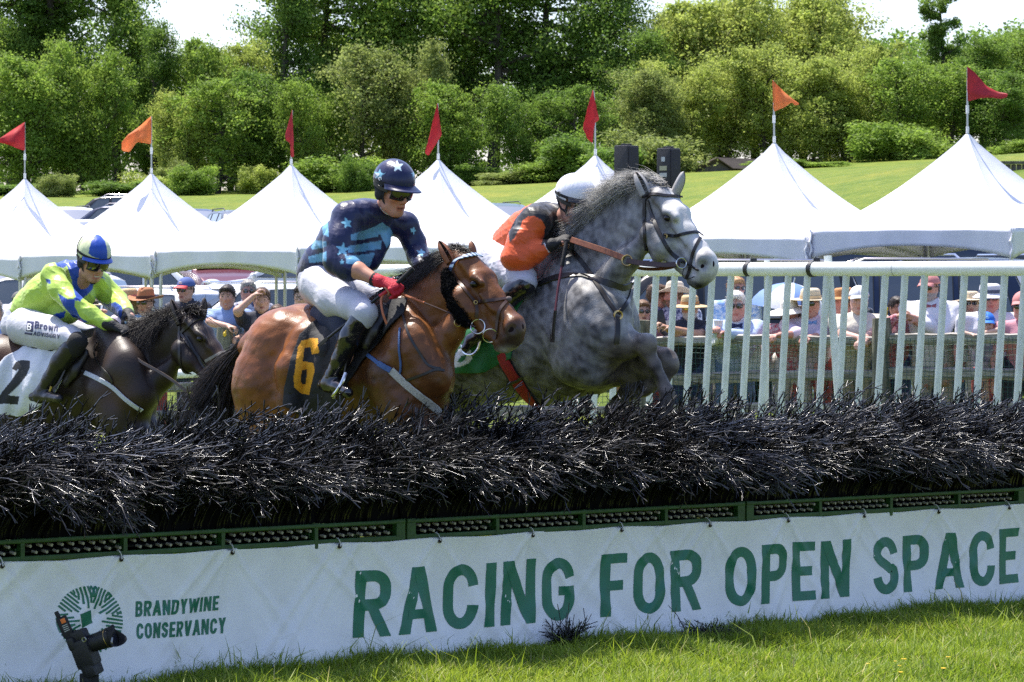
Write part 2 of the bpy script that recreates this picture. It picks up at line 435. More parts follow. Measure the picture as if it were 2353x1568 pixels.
# grass blades in front of the hurdle
def grass_blades(name, xr, yr, n, h0, h1, seed, keep=None):
 r = np.random.RandomState(seed)
 X = r.uniform(*xr, n); Y = r.uniform(*yr, n)
 if keep is not None:
  k = keep(X, Y); X, Y = X[k], Y[k]
 n = len(X)
 cl = .55 + .9 * np.clip(np.sin(X * 5.1 + 1.3 * np.sin(Y * 3.7)) * np.sin(Y * 4.3 + X) * .5 + .5 + r.normal(0, .2, n), 0, 1)
 H = r.uniform(h0, h1, n) * cl; tall = r.rand(n) < .015; H[tall] *= 1.9
 a = r.uniform(0, 2 * math.pi, n); lean = H * r.uniform(.15, 1.0, n); b = a + r.normal(0, .6, n)
 w = r.uniform(.0022, .0046, n)
 base = np.stack((X, Y, gz(X, Y) - .005), 1); side = np.stack((np.cos(a + 1.57), np.sin(a + 1.57), 0 * a), 1) * w[:, None]
 d1 = np.stack((np.cos(b), np.sin(b), 0 * b), 1)
 m1 = base + np.stack((0 * a, 0 * a, H * .55), 1) + d1 * (lean * .3)[:, None]
 tip = base + np.stack((0 * a, 0 * a, H * (1 - .25 * lean / H)), 1) + d1 * lean[:, None]
 V = np.stack((base - side, base + side, m1 + side * .8, m1 - side * .8, tip + side * .15, tip - side * .15), 1)
 i = np.arange(n)[:, None] * 6
 Fq = np.concatenate((i + np.array([[0, 1, 2, 3]]), i + np.array([[3, 2, 4, 5]])))
 o = obj(name, V.reshape(-1, 3), Fq, None, None)
 c0 = np.array((.16, .26, .02)); c1 = np.array((.38, .46, .045)); c2 = np.array((.55, .50, .2))
 t = np.clip(r.normal(.42, .26, n) + .22 * np.sin(X * 2.3 + 1.9 * np.sin(Y * 1.7)) * np.sin(Y * 2.1 + X), 0, 1)[:, None]; C = c0 + (c1 - c0) * t; dry = r.rand(n) < .05; C[dry] = c2 * r.uniform(.7, 1.1, (dry.sum(), 1))
 set_col(o, np.repeat(C, 6, 0)); o.data.materials.append(mat("grass_blade", (.1, .2, .02), .5, attr=True, trans=.5, spec=.4))
 return o
HL = np.array((-2.311, 13.75)); HR = np.array((3.064, 18.23)); HU = (HR - HL) / np.linalg.norm(HR - HL); HN = np.array((HU[1], -HU[0]))   # hurdle line, towards the camera
def hside(X, Y): return (X - HL[0]) * HN[0] + (Y - HL[1]) * HN[1]
g1 = grass_blades("grass", (-2.6, 3.6), (13.0, 18.9), 430000, .045, .10, 3, lambda X, Y: (hside(X, Y) > -.03) & (hside(X, Y) < 3.3) & (np.abs(X) < .172 * Y + .35))
tag(g1, "short sunlit turf in front of the hurdle", kind="stuff")
def _edge(X, Y): return (hside(X, Y) > .0) & (hside(X, Y) < .10)
g2 = grass_blades("grass", (-3.4, 4.0), (12.9, 19.0), 90000, .07, .15, 5, _edge); tag(g2, "longer grass along the foot of the banner", kind="stuff")
g3 = grass_blades("grass", (-5.5, 6.5), (9.5, 22), 60000, .05, .10, 6, lambda X, Y: (hside(X, Y) > 0) & ~((hside(X, Y) < 3.3) & (np.abs(X) < .172 * Y + .35))); tag(g3, "turf beyond the edges of the picture", kind="stuff")
def buttercup(x, y, r=.011):
 X, Y = P(x, y, 1.0)[0], None
 d = P(x, y, 1.0) - np.array((0, 0, CZ)); t = 14.0
 for _ in range(30):
  p = np.array((0, 0, CZ)) + d * t; t += (p[2] - gz(p[0], p[1]) - .075) / (-d[2]) * .8
 p = np.array((0, 0, CZ)) + d * t; root = thing("buttercup", (p[0], p[1], float(gz(p[0], p[1]))))
 st = MB().tube([(p[0] + .01, p[1], p[2] - .075), (p[0] + .004, p[1], p[2] - .03), p], .0012, 5).build("stem", mat("flower_stem", (.08, .17, .03)), root)
 b = MB()
 for k in range(5):
  a = k * 1.2566; c = p + np.array((math.cos(a), math.sin(a) * .9, .35)) * r * .7
  b.ell(c, (r * .62, r * .55, r * .22), nu=8, nv=5)
 b.build("petals", mat("buttercup_petal", (.75, .48, .01), .35), root)
 return root
for (x, y), lab in zip([(1997, 1527), (2058, 1521), (2066, 1531), (2077, 1516), (2070, 1546), (2178, 1511), (2168, 1537), (635, 1561)],
  ["leftmost buttercup in the sunlit grass at lower right", "buttercup in the close cluster, nearest the left", "buttercup in the close cluster, in its middle", "buttercup in the close cluster, the right one at its top", "buttercup just below the close cluster of buttercups", "uppermost buttercup of the pair farthest right in the grass", "lower buttercup of the pair farthest right in the grass", "lone buttercup in the shaded grass under the white banner"]):
 tag(buttercup(x, y), "small yellow " + lab, "flower", "buttercups in the turf")
# trees
BARK = mat("bark", (.075, .062, .048), .9, var=.35, vscale=3, bump=.6, bscale=12)
def leaf_mat(name, a, b): return mat(name, a, .55, var=.30, vscale=.35, col2=b, trans=.55, spec=.25, detail=3)
LEAF = [leaf_mat("leaves_dark", (.12, .215, .036), (.205, .315, .052)), leaf_mat("leaves_mid", (.18, .29, .042), (.27, .38, .065)),
  leaf_mat("leaves_yellow_green", (.30, .38, .07), (.42, .48, .115)), leaf_mat("leaves_olive", (.20, .26, .06), (.31, .36, .11))]
def leaf_cloud(r, C, rad, per, size, flat=.8):
 """many leaf-sized faces in clumps round the centres C"""
 n = len(C) * per; c = np.repeat(C, per, 0); rr = np.repeat(rad, per)
 d = r.normal(0, 1, (n, 3)); d /= np.linalg.norm(d, axis=1)[:, None]; q = rr * r.rand(n) ** .6
 p = c + d * q[:, None] * np.array((1, 1, flat))
 nrm = d * .4 + np.array((0, 0, .25)) + r.normal(0, .6, (n, 3)); nrm /= np.linalg.norm(nrm, axis=1)[:, None]
 a = np.cross(nrm, r.normal(0, 1, (n, 3))); a /= np.linalg.norm(a, axis=1)[:, None] + 1e-9; b = np.cross(nrm, a)
 s = size * r.uniform(.55, 1.3, n)[:, None]
 V = np.stack((p - a * s, p - b * s * .6 + nrm * s * .12, p + a * s, p + b * s * .6 + nrm * s * .12), 1).reshape(-1, 3)
 return V, np.arange(n * 4).reshape(n, 4)
def tree_mesh(seed, H, Wd, kind):
 """returns crown (V,F) and wood MB, base at z=0, height H, crown width Wd"""
 r = np.random.RandomState(seed); wood = MB(); C = []; Rd = []
 airy = kind == 'airy'; col = kind == 'column'; shrub = kind == 'shrub'
 top = np.array((r.normal(0, .03) * H, r.normal(0, .02) * H, H * (.93 if not shrub else .7)))
 n0 = 3 if shrub else (2 if airy and r.rand() < .6 else 1)
 for q in range(n0):
  b0 = np.array((r.normal(0, .05) * Wd, r.normal(0, .05) * Wd, -.4)) * (1 if n0 > 1 else 0) + np.array((0, 0, -.3))
  tp = top + (np.array((r.normal(0, .16) * Wd, r.normal(0, .1) * Wd, -r.rand() * .12 * H)) if n0 > 1 else 0)
  mid = (b0 + tp) / 2 + np.array((r.normal(0, .03), r.normal(0, .03), 0)) * H
  tr = spline([b0, mid, tp], 9); rt = H * (.016 if airy else .02) * np.linspace(1.25, .12, 9) / n0 ** .4; wood.tube(tr, rt, 7)
  nl = {'broad': 30, 'airy': 30, 'column': 46, 'shrub': 9}[kind]
  for k in range(nl):
   f = .05 + .94 * (k + r.rand()) / nl if col else (.20 if not airy else .14) + .8 * (k + r.rand()) / nl
   p0 = tr[min(8, int(f * 8))] + (tr[min(8, int(f * 8) + 1)] - tr[min(8, int(f * 8))]) * (f * 8 % 1)
   a = r.uniform(0, 6.283)
   prof = {'broad': math.sin(math.pi * min(1, (f * .80 + .20))) ** .5, 'airy': math.sin(math.pi * (f * .8 + .14)) ** .8, 'column': .8 + .3 * r.rand(), 'shrub': .9}[kind]
   ln = Wd * .5 * prof * r.uniform(.62, 1.08)
   e = p0 + np.array((math.cos(a) * ln, math.sin(a) * ln, ln * r.uniform(-.15, .75) * (1.4 if airy else .8)))
   m_ = (p0 + e) / 2 + np.array((0, 0, -.06 * ln)) + r.normal(0, .05, 3) * ln
   lb = spline([p0, m_, e], 6); wood.tube(lb, np.linspace(rt[0] * .42, rt[0] * .06, 6), 5)
   for t in (.4, .62, .82, 1.0):
    if r.rand() < (.92 if not airy else .8):
     C.append(lb[min(5, int(t * 5))] + r.normal(0, .09, 3) * Wd * .5); Rd.append(Wd * r.uniform(.10, .23) * (1 if not airy else 1.1) * (1.25 if shrub else 1))
   if airy and r.rand() < .9:
    for _ in range(2):
     tw = lb[3] + np.array((r.normal(0, .5), r.normal(0, .5), r.uniform(.4, 1.1))) * ln * .5; wood.tube([lb[3], (lb[3] + tw) / 2 + r.normal(0, .03, 3) * ln, tw], [rt[0] * .16, rt[0] * .09, rt[0] * .03], 4)
     C.append(tw); Rd.append(Wd * .07)
  if not shrub:
   for f in np.linspace(.5, 1, 5):
    C.append(tr[int(f * 8)] + r.normal(0, .05, 3) * Wd); Rd.append(Wd * r.uniform(.07, .12) * (1 if not airy else .7))
 C = np.array(C); Rd = np.array(Rd)
 per = {'broad': 250, 'airy': 115, 'column': 190, 'shrub': 300}[kind]
 size = {'broad': .135, 'airy': .125, 'column': .125, 'shrub': .105}[kind]
 V, Fq = leaf_cloud(r, C, Rd, per, size)
 return V, Fq, wood
PROTO = {}
def proto(kind, i, lm):
 key = (kind, i, lm)
 if key not in PROTO:
  H, Wd = {'broad': (19, 11), 'airy': (13, 8.5), 'column': (19, 4.6), 'shrub': (3.6, 4.6)}[kind]
  V, Fq, wood = tree_mesh(100 + i * 17 + len(kind), H, Wd, kind)
  PROTO[key] = (V, Fq, wood, H, Wd)
 return PROTO[key]
TREE_DATA = {}
def tree(x, ytop, Y, w, kind, i, lm, label, group, name='tree'):
 """x pixel of the trunk, pixel of the top, depth, crown width in pixels"""
 X = (x - CX) / FOC * Y; z0 = float(gz(X, Y)); ztop = CZ - (ytop - HY) / FOC * Y; wm = w / FOC * Y
 V, Fq, wood, H, Wd = proto(kind, i, lm)
 root = thing(name, (X, Y, z0), label, 'tree' if kind != 'shrub' else 'shrub', group)
 key = (kind, i, lm)
 if key in TREE_DATA:
  cr, tk = TREE_DATA[key]
  a = bpy.data.objects.new('crown', cr); b = bpy.data.objects.new('trunk' if kind != 'shrub' else 'stems', tk)
  for q in (a, b): COL.objects.link(q); q.parent = root
 else:
  a = obj('crown', V, Fq, LEAF[lm], root, smooth=False, local=True); b = wood.build('trunk' if kind != 'shrub' else 'stems', BARK, root, local=True)
  TREE_DATA[key] = (a.data, b.data)
 H = float(np.percentile(V[:, 2], 99.2)); Wd = min(Wd, float(np.percentile(np.abs(V[:, 0]), 97)) * 2)
 sc = (ztop - z0) / H; root.scale = (wm / Wd, wm / Wd * .9, sc); root.rotation_euler.z = (x * 1.7 + Y) % 6.28
 return root
WB, WM, WS = "trees at the back of the wood", "trees along the front of the wood", "shrubs along the edge of the wood"
TREES = [  # x, top y, depth, width, kind, variant, leaf, label
 (35,-190,262,330,'broad',0,0,"tall dark tree at the left end of the wood"),
 (150,-160,258,250,'column',0,0,"dark ivy covered column tree among the tall trees at far left"),
 (270,-120,256,270,'broad',1,1,"tall tree whose crown borders the left sky gap on its left side"),
 (355,60,250,140,'broad',2,0,"dark tree with leaning branches behind the orange flag at left"),
 (455,96,250,170,'airy',0,1,"feathery lower tree right under the left sky gap"),
 (540,104,252,170,'airy',1,2,"yellow green tree at the right foot of the left sky gap"),
 (650,-90,258,190,'broad',2,0,"tall tree whose crown borders the left sky gap on its right side"),
 (760,-210,262,360,'broad',0,1,"tall bright tree above the third tent from the left"),
 (905,-200,262,330,'broad',1,1,"tall tree above the starred helmet"),
 (1040,-170,264,260,'airy',2,0,"thin tall tree with sky showing through above the fourth tent"),
 (1130,-210,260,330,'broad',2,0,"tall dark tree right of the fourth tent flag"),
 (1270,-200,262,330,'broad',0,0,"tall dark tree with many bare stems left of the fifth flag"),
 (1405,-150,260,300,'broad',1,0,"dark tree with a bulging right side beside the pale yellow green trees"),
 (1470,70,252,200,'broad',2,0,"lower dark tree behind the two loudspeakers"),
 (1575,12,255,260,'airy',0,2,"pale yellow green tree first to the right of the dark wood"),
 (1690,0,258,260,'airy',1,2,"pale yellow green tree behind the small barn"),
 (1800,-25,256,250,'airy',2,2,"pale yellow green tree behind the right orange flag"),
 (1900,-12,258,260,'airy',0,2,"tallest pale tree right of the right orange flag"),
 (1985,90,254,220,'airy',1,2,"pale tree at the left foot of the right sky gap"),
 (2080,135,250,190,'airy',2,1,"lower fresh green tree under the right sky gap"),
 (2160,-25,252,105,'column',1,0,"narrow ivy covered tree rising alone into the right sky gap"),
 (2255,92,250,220,'broad',1,0,"dark tree behind the rightmost red flag"),
 (2345,80,254,200,'airy',0,1,"feathery tree at the right edge of the wood"),
 (2440,60,256,240,'broad',2,1,"tree partly cut by the right edge of the photo"),
 (-60,-60,256,240,'broad',2,1,"tree partly cut by the left edge of the photo"),
 (500,185,240,214,'airy',0,1,"feathery mid green tree between the second and third flags"),
 (420,215,240,140,'airy',2,2,"light feathery sapling right of the left orange flag"),
 (610,170,243,176,'airy',1,0,"dark feathery tree left of the third flag"),
 (830,110,240,214,'airy',0,3,"olive green tree left above the starred helmet"),
 (935,105,241,176,'airy',2,3,"olive green tree left of the fourth flag"),
 (720,195,240,158,'airy',2,1,"mid green tree just right of the third flag"),
 (1045,195,238,176,'airy',1,1,"bushy tree behind the fourth flag"),
 (1560,145,243,181,'airy',2,2,"young yellow green tree right of the loudspeakers"),
 (1480,170,241,156,'airy',1,3,"olive slender tree left of the loudspeakers"),
 (1760,105,244,189,'airy',0,2,"young yellow green tree just left of the right orange flag"),
 (1860,145,242,189,'airy',1,2,"young yellow green tree just right of the right orange flag"),
 (1950,115,243,173,'airy',2,2,"slim light tree left of the narrow ivy covered tree"),
 (2060,140,240,189,'airy',0,1,"slim green tree in front of the narrow ivy covered tree"),
 (2180,150,242,187,'airy',0,1,"mid green tree left behind the rightmost tent peak"),
 (2300,160,240,205,'airy',2,0,"dark spreading tree right behind the rightmost tent peak"),
 (1660,125,245,189,'airy',2,2,"light green tree directly above the small barn"),
 (200,100,244,196,'airy',2,1,"mid green tree between the first and second flags"),
 (60,140,243,223,'airy',1,1,"mid green tree behind the first flag"),
 (1200,200,240,167,'airy',2,0,"dark shaded tree between the fourth and fifth flags"),
 (1330,200,239,167,'airy',0,0,"dark shaded tree behind the fifth flag"),
 (1535,30,259,190,'broad',0,2,"rounded yellow green tree at the dark wood's right end"),
 (1625,18,262,190,'broad',1,2,"full yellow green tree right above the loudspeakers' right side"),
 (1735,8,263,200,'broad',2,2,"full yellow green tree high above the small barn's right end"),
 (1845,4,262,200,'broad',0,2,"full yellow green tree high above the right orange flag"),
 (1940,35,261,180,'broad',1,2,"yellow green tree sloping down to the right sky gap"),
 (2025,105,257,160,'broad',2,1,"mid green tree low under the right sky gap, its left side"),
 (2100,150,256,170,'broad',0,1,"mid green tree at the foot of the narrow ivy covered tree"),
 (2215,110,256,170,'broad',1,1,"mid green tree just left of the rightmost flag"),
 (2300,86,257,180,'broad',0,0,"dark tree just right of the rightmost flag"),
 (2352,72,258,190,'broad',2,1,"mid green tree against the right edge of the photo"),
 (440,113,257,150,'broad',1,1,"mid green tree in the middle of the left sky gap's foot"),
 (530,116,258,150,'broad',2,2,"light green tree at the right of the left sky gap's foot"),
 (20,60,255,220,'broad',1,0,"dark tree filling the left edge behind the leftmost flag"),
 (330,90,256,150,'broad',0,1,"mid green tree filling the left sky gap's left foot"),
]
for t in TREES:
 tree(*t[:7], t[7], WB if t[2] > 246 else WM)
_ur = np.random.RandomState(77); _n = 1000; _ux = _ur.uniform(-75, 75, _n); _uy = _ur.uniform(266, 282, _n); _uc = np.stack((_ux, _uy, gz(_ux, _uy) + _ur.uniform(.5, 10.5, _n)), 1)
_V, _F = leaf_cloud(_ur, _uc, _ur.uniform(1.2, 2.6, _n), 130, .22)
tag(obj("undergrowth", _V, _F, LEAF[0], None, smooth=False), "dark leafy undergrowth deep inside the wood", kind="stuff")
_sh = np.random.RandomState(11)
SHR = []
for j in range(46):
 x = -40 + j * 54 + _sh.uniform(-16, 16); crest = 440 - 42 * sst(900, 1700, x) - 38 * sst(1900, 2250, x)
 SHR.append((x, crest - _sh.choice((28, 45, 62, 80, 105, 135)) * _sh.uniform(.55, .9), 224 + _sh.uniform(0, 14), _sh.uniform(70, 210), 'shrub', j % 3, [1, 0, 2, 3, 1][j % 5]))
_words = ["low rounded", "tall ragged", "dense dark", "light green", "sprawling"]
_leafw = {0: "dark green", 1: "mid green", 2: "yellow green", 3: "olive green"}
_marks = [(57, "leftmost flag"), (348, "left orange flag"), (671, "third flag"), (912, "starred helmet"), (1007, "fourth flag"), (1363, "fifth flag"), (1440, "loudspeakers"), (1680, "small barn"), (1778, "right orange flag"), (2223, "rightmost flag")]
_seen = {}
for s in SHR:
 x = s[0]
 if 1570 < x < 1765 or (int(x) * 7) % 10 < 5: continue
 mk = min(_marks, key=lambda q: abs(q[0] - x)); sd = "left of" if x < mk[0] - 22 else ("right of" if x > mk[0] + 22 else "straight behind")
 far = abs(x - mk[0]); dist = "close " if far < 80 else ("some way " if far < 150 else "well ")
 lab = f"{_leafw[s[6]]} shrub, {dist if sd != 'straight behind' else ''}{sd} the {mk[1]}"
 _seen[lab] = _seen.get(lab, 0) + 1
 if _seen[lab] > 1: lab = f"{['', 'second ', 'third ', 'fourth ', 'fifth '][min(4, _seen[lab] - 1)]}{lab}"
 tree(*s, lab, WS, name='shrub')
# peaked white tents and their flags
VINYL = mat("tent_vinyl", (.80, .80, .84), .42, var=.06, vscale=1.5, bump=.22, bscale=5, trans=.12)
ALU = mat("aluminium_pole", (.55, .56, .57), .35, .9, var=.1, vscale=6)
PHI = math.radians(38.0); RD = np.array((math.cos(PHI), -math.sin(PHI), 0)); ND = np.array((-math.sin(PHI), -math.cos(PHI), 0)); TS = 3.04
def tent(i, X, Y, ypeak, zeave, label):
 zp = CZ - (ypeak - HY) / FOC * Y; base = np.array((X, Y, float(gz(X, Y)))); root = thing("peaked_tent", base, label, "tent", "row of white peaked tents")
 r = np.random.RandomState(40 + i); b = MB(); h = TS / 2; n = 14; m = 16
 dirs = [(RD, ND), (ND, -RD), (-RD, -ND), (-ND, RD)]
 for (a, nn) in dirs:      # side facing nn, running along a
  G = []
  for q in range(n + 1):
   t = q / n; wz = 1 - t; z = zeave + (zp - zeave) * (t ** 1.42); row = []
   for j in range(m + 1):
    s = -1 + 2 * j / m; inw = .05 * (1 - s * s) * math.sin(math.pi * t) * h
    p = np.array((X, Y, 0)) + a * s * h * max(wz, .012) + nn * (h * max(wz, .012) - inw); p[2] = z - .03 * (1 - s * s) * (1 - t) * (1 if q else 0)
    row.append(p)
   G.append(row)
  b.grid(np.array(G), flip=True)
 b.build("canopy", VINYL, root)
 b = MB()
 for (a, nn) in dirs:
  G = []
  for q in range(7):
   row = []
   for j in range(41):
    s = -1 + 2 * j / 40; dep = .225 + .17 * abs(s) ** 2.2; f = q / 6
    rip = .010 * math.sin(s * 31 + i) * f * (abs(s) ** 2) + .012 * math.sin(s * 9 + 2 * i) * f
    p = np.array((X, Y, 0)) + a * s * (h + .012) + nn * (h + .012 + rip); p[2] = zeave - dep * f - .004; row.append(p)
   G.append(row)
  b.grid(np.array(G), flip=False)
 v = b.build("valance", VINYL, root); md = v.modifiers.new("t", 'SOLIDIFY'); md.thickness = .004
 for sa in (-1, 1):
  for sb in (-1, 1):
   c = np.array((X, Y, 0)) + RD * sa * (h - .05) + ND * sb * (h - .05); g0 = float(gz(c[0], c[1]))
   lb = MB().tube([(c[0], c[1], g0), (c[0], c[1], zeave - .05)], .028, 10); lb.box((c[0], c[1], g0 + .008), (.12, .12, .014)); lb.box((c[0], c[1], zeave - .06), (.085, .085, .1), bev=.008)
   lb.build("leg", ALU, root)
 fb = MB()
 for (a, nn) in dirs:
  p0 = np.array((X, Y, zeave - .06)) + a * (h - .09) + nn * (h - .05); p1 = p0 - a * 2 * (h - .09); fb.tube([p0, p1], .02, 6)
 fb.build("eave_frame", ALU, root)
 fo = MB()                                   # gathered cloth flaps hanging at the corners
 for sa in (-1, 1):
  c = np.array((X, Y, zeave)) + RD * sa * (h + .0) + ND * (h + .03); pts = [c + np.array((0, 0, -.01 - .055 * k)) + RD * .014 * math.sin(k * 1.7 + i) + ND * .008 * math.cos(k * 2.1) for k in range(8)]
  fo.tube(pts, [.018, .03, .022, .034, .026, .036, .028, .012], 7, sq=.55)
 fo.build("corner_flap", VINYL, root)
 return zp
PK = [(57, 412, 52.69, 2.03, "leftmost white peaked tent, below the red flag at the left edge"), (348, 400, 50.79, 2.08, "white peaked tent below the left orange flag"), (669, 380, 48.9, 2.15, "white peaked tent just left of the starred jockey"),
  (1007, 368, 47.0, 2.2, "white peaked tent just right of the starred jockey"), (1368, 358, 45.1, 2.24, "white peaked tent mostly hidden behind the grey horse and white helmet"), (1779, 330, 43.2, 2.3, "white peaked tent below the right orange flag"), (2223, 308, 41.3, 2.4, "rightmost and nearest white peaked tent, below the big red flag")]
RED = mat("flag_red", (.52, .020, .028), .6, var=.12, vscale=6, trans=.35); DRED = mat("flag_dark_red", (.46, .026, .036), .6, var=.12, vscale=6, trans=.3); ORG = mat("flag_orange", (.80, .27, .075), .6, var=.1, vscale=6, trans=.4)
STEEL = mat("steel_rod", (.42, .44, .46), .3, 1.0); TAPE = mat("white_tape", (.75, .75, .75), .5)
FL = [ # pole x, pole top, cloth outline (pixels), material, label
 ((57, 282), [(57, 281), (57.5, 347), (44, 343), (20, 333), (-12, 326), (18, 306)], RED, "red triangular flag streaming left from the leftmost tent"),
 ((348, 268), [(348, 267), (347.5, 332), (330, 329), (315, 327), (305, 341), (297, 350), (281, 347), (282, 328), (296, 309), (318, 292)], ORG, "pale orange flag folded down to the left on the second tent"),
 ((672, 254), [(671, 252), (673.5, 300), (676, 361), (668, 362), (667, 330), (656, 322), (655, 312), (662, 288)], DRED, "narrow dark red flag furled on the third tent's pole"),
 ((1006, 238), [(1005, 237), (1010, 275), (1014.5, 312), (1003, 330), (985, 359), (976, 353), (984, 325), (990, 300)], RED, "long drooping red flag on the tent right of the starred jockey"),
 ((1364, 208), [(1362, 207), (1370, 245), (1376.5, 276), (1366, 284), (1361, 330), (1348, 318), (1347, 310), (1340, 297), (1348, 255)], RED, "drooping red flag left of the two loudspeakers"),
 ((1777, 185), [(1774.5, 184), (1778, 257), (1800, 248), (1818, 236), (1826, 244), (1836, 240), (1822, 230), (1803, 213)], ORG, "small orange flag blowing right on the second tent from the right"),
 ((2223, 155), [(2222, 153), (2223.5, 234), (2245, 227), (2278, 224), (2300, 227), (2311, 225), (2316, 216), (2295, 211), (2268, 197), (2243, 170)], DRED, "large dark red flag blowing right on the rightmost tent")]
for i, ((x, yp, Y, ze, lab), ((fx, fy), poly, fm, fl)) in enumerate(zip(PK, FL)):
 X = (x - CX) / FOC * Y; zp = tent(i, X, Y, yp, ze, lab)
 ztop = CZ - (fy - HY) / FOC * Y; xt = (fx - CX) / FOC * Y; root = thing("flag", (X, Y, zp), fl, "flag", "flags on the tent peaks")
 zb = CZ - (poly[1][1] - HY) / FOC * Y
 MB().tube([(X, Y, zp - .05), (X + (xt - X) * .3, Y, zb), (xt, Y, ztop)], [.014, .012, .008], 8).build("flag_pole", STEEL, root)
 for a_, b_ in (((X + .001, Y, zp + .01), (X + .001, Y, zp + .1)), ((X + (xt - X) * .28, Y, zb - .16), (X + (xt - X) * .3, Y, zb - .05))): MB().tube([a_, b_], .0215, 8).build("tape_wrap", TAPE, root)
 bm = bmesh.new(); vs = []
 pp = np.array(poly, float)
 for q in resample(np.vstack((pp, pp[:1])), 46)[:-1]: vs.append(bm.verts.new(P(q[0], q[1], Y)))
 f = bm.faces.new(vs); bmesh.ops.triangulate(bm, faces=[f])
 bmesh.ops.subdivide_edges(bm, edges=list(bm.edges), cuts=2, use_grid_fill=True)
 for v in bm.verts:
  d = abs(v.co.x - xt); v.co.y += (.16 * d * math.sin(d * 11 + v.co.z * 4 + i * 2) + .05 * math.sin(v.co.z * 9 + i) * min(1, d * 6)) - .02
 V = [v.co[:] for v in bm.verts]; bm.verts.index_update(); Fc = [[v.index for v in f.verts] for f in bm.faces]; bm.free()
 o = obj("cloth", V, Fc, fm, root); md = o.modifiers.new("t", 'SOLIDIFY'); md.thickness = .006
# hurdle: green steel panels stuffed with black plastic brush
GREEN = mat("green_steel_paint", (.022, .075, .016), .5, var=.25, vscale=9, bump=.1, bscale=60, spec=.5)
PEG = mat("white_bristle_ends", (.36, .34, .27), .7, var=.2, vscale=30)
BRUSH = mat("black_plastic_brush", (.011, .010, .009), .26, spec=.75)
HU3 = np.array((HU[0], HU[1], 0)); HN3 = np.array((HN[0], HN[1], 0)); HLEN = float(np.linalg.norm(HR - HL))
def hp(s, n, z): return np.array((HL[0] + HU[0] * s + HN[0] * n, HL[1] + HU[1] * s + HN[1] * n, z))
def s_of(x, n=0.0):
 """hurdle length coordinate of a photo column"""
 q = (x - CX) / FOC; a, b = HL[0] + HN[0] * n, HL[1] + HN[1] * n; return (a - q * b) / (q * HU[1] - HU[0])
SLP = -0.0135
def zb(s): return .622 + SLP * s - .020       # top of the steel under the pegs (banner top)
def _zt(s): return zb(s) + .108
joints = [s_of(-900) if False else -2.45, 0.0, 0.0, 0.0]
sj = [s_of(-640), s_of(925), s_of(1705), s_of(2347), s_of(2347) + 2.1]
sj[0] = sj[1] - 2.75
def rings(mb, s0, s1, n0, n1, z0, z1, bev=.006):
 """sloping bar along the hurdle; z0, z1 offsets from zb"""
 a, b = hp(s0, (n0 + n1) / 2, zb(s0) + (z0 + z1) / 2), hp(s1, (n0 + n1) / 2, zb(s1) + (z0 + z1) / 2); u = unit(b - a)
 mb.box((a + b) / 2, (np.linalg.norm(b - a), abs(n1 - n0), abs(z1 - z0)), (u, HN3, np.cross(u, HN3) * (1 if np.cross(u, HN3)[2] > 0 else -1)), bev)
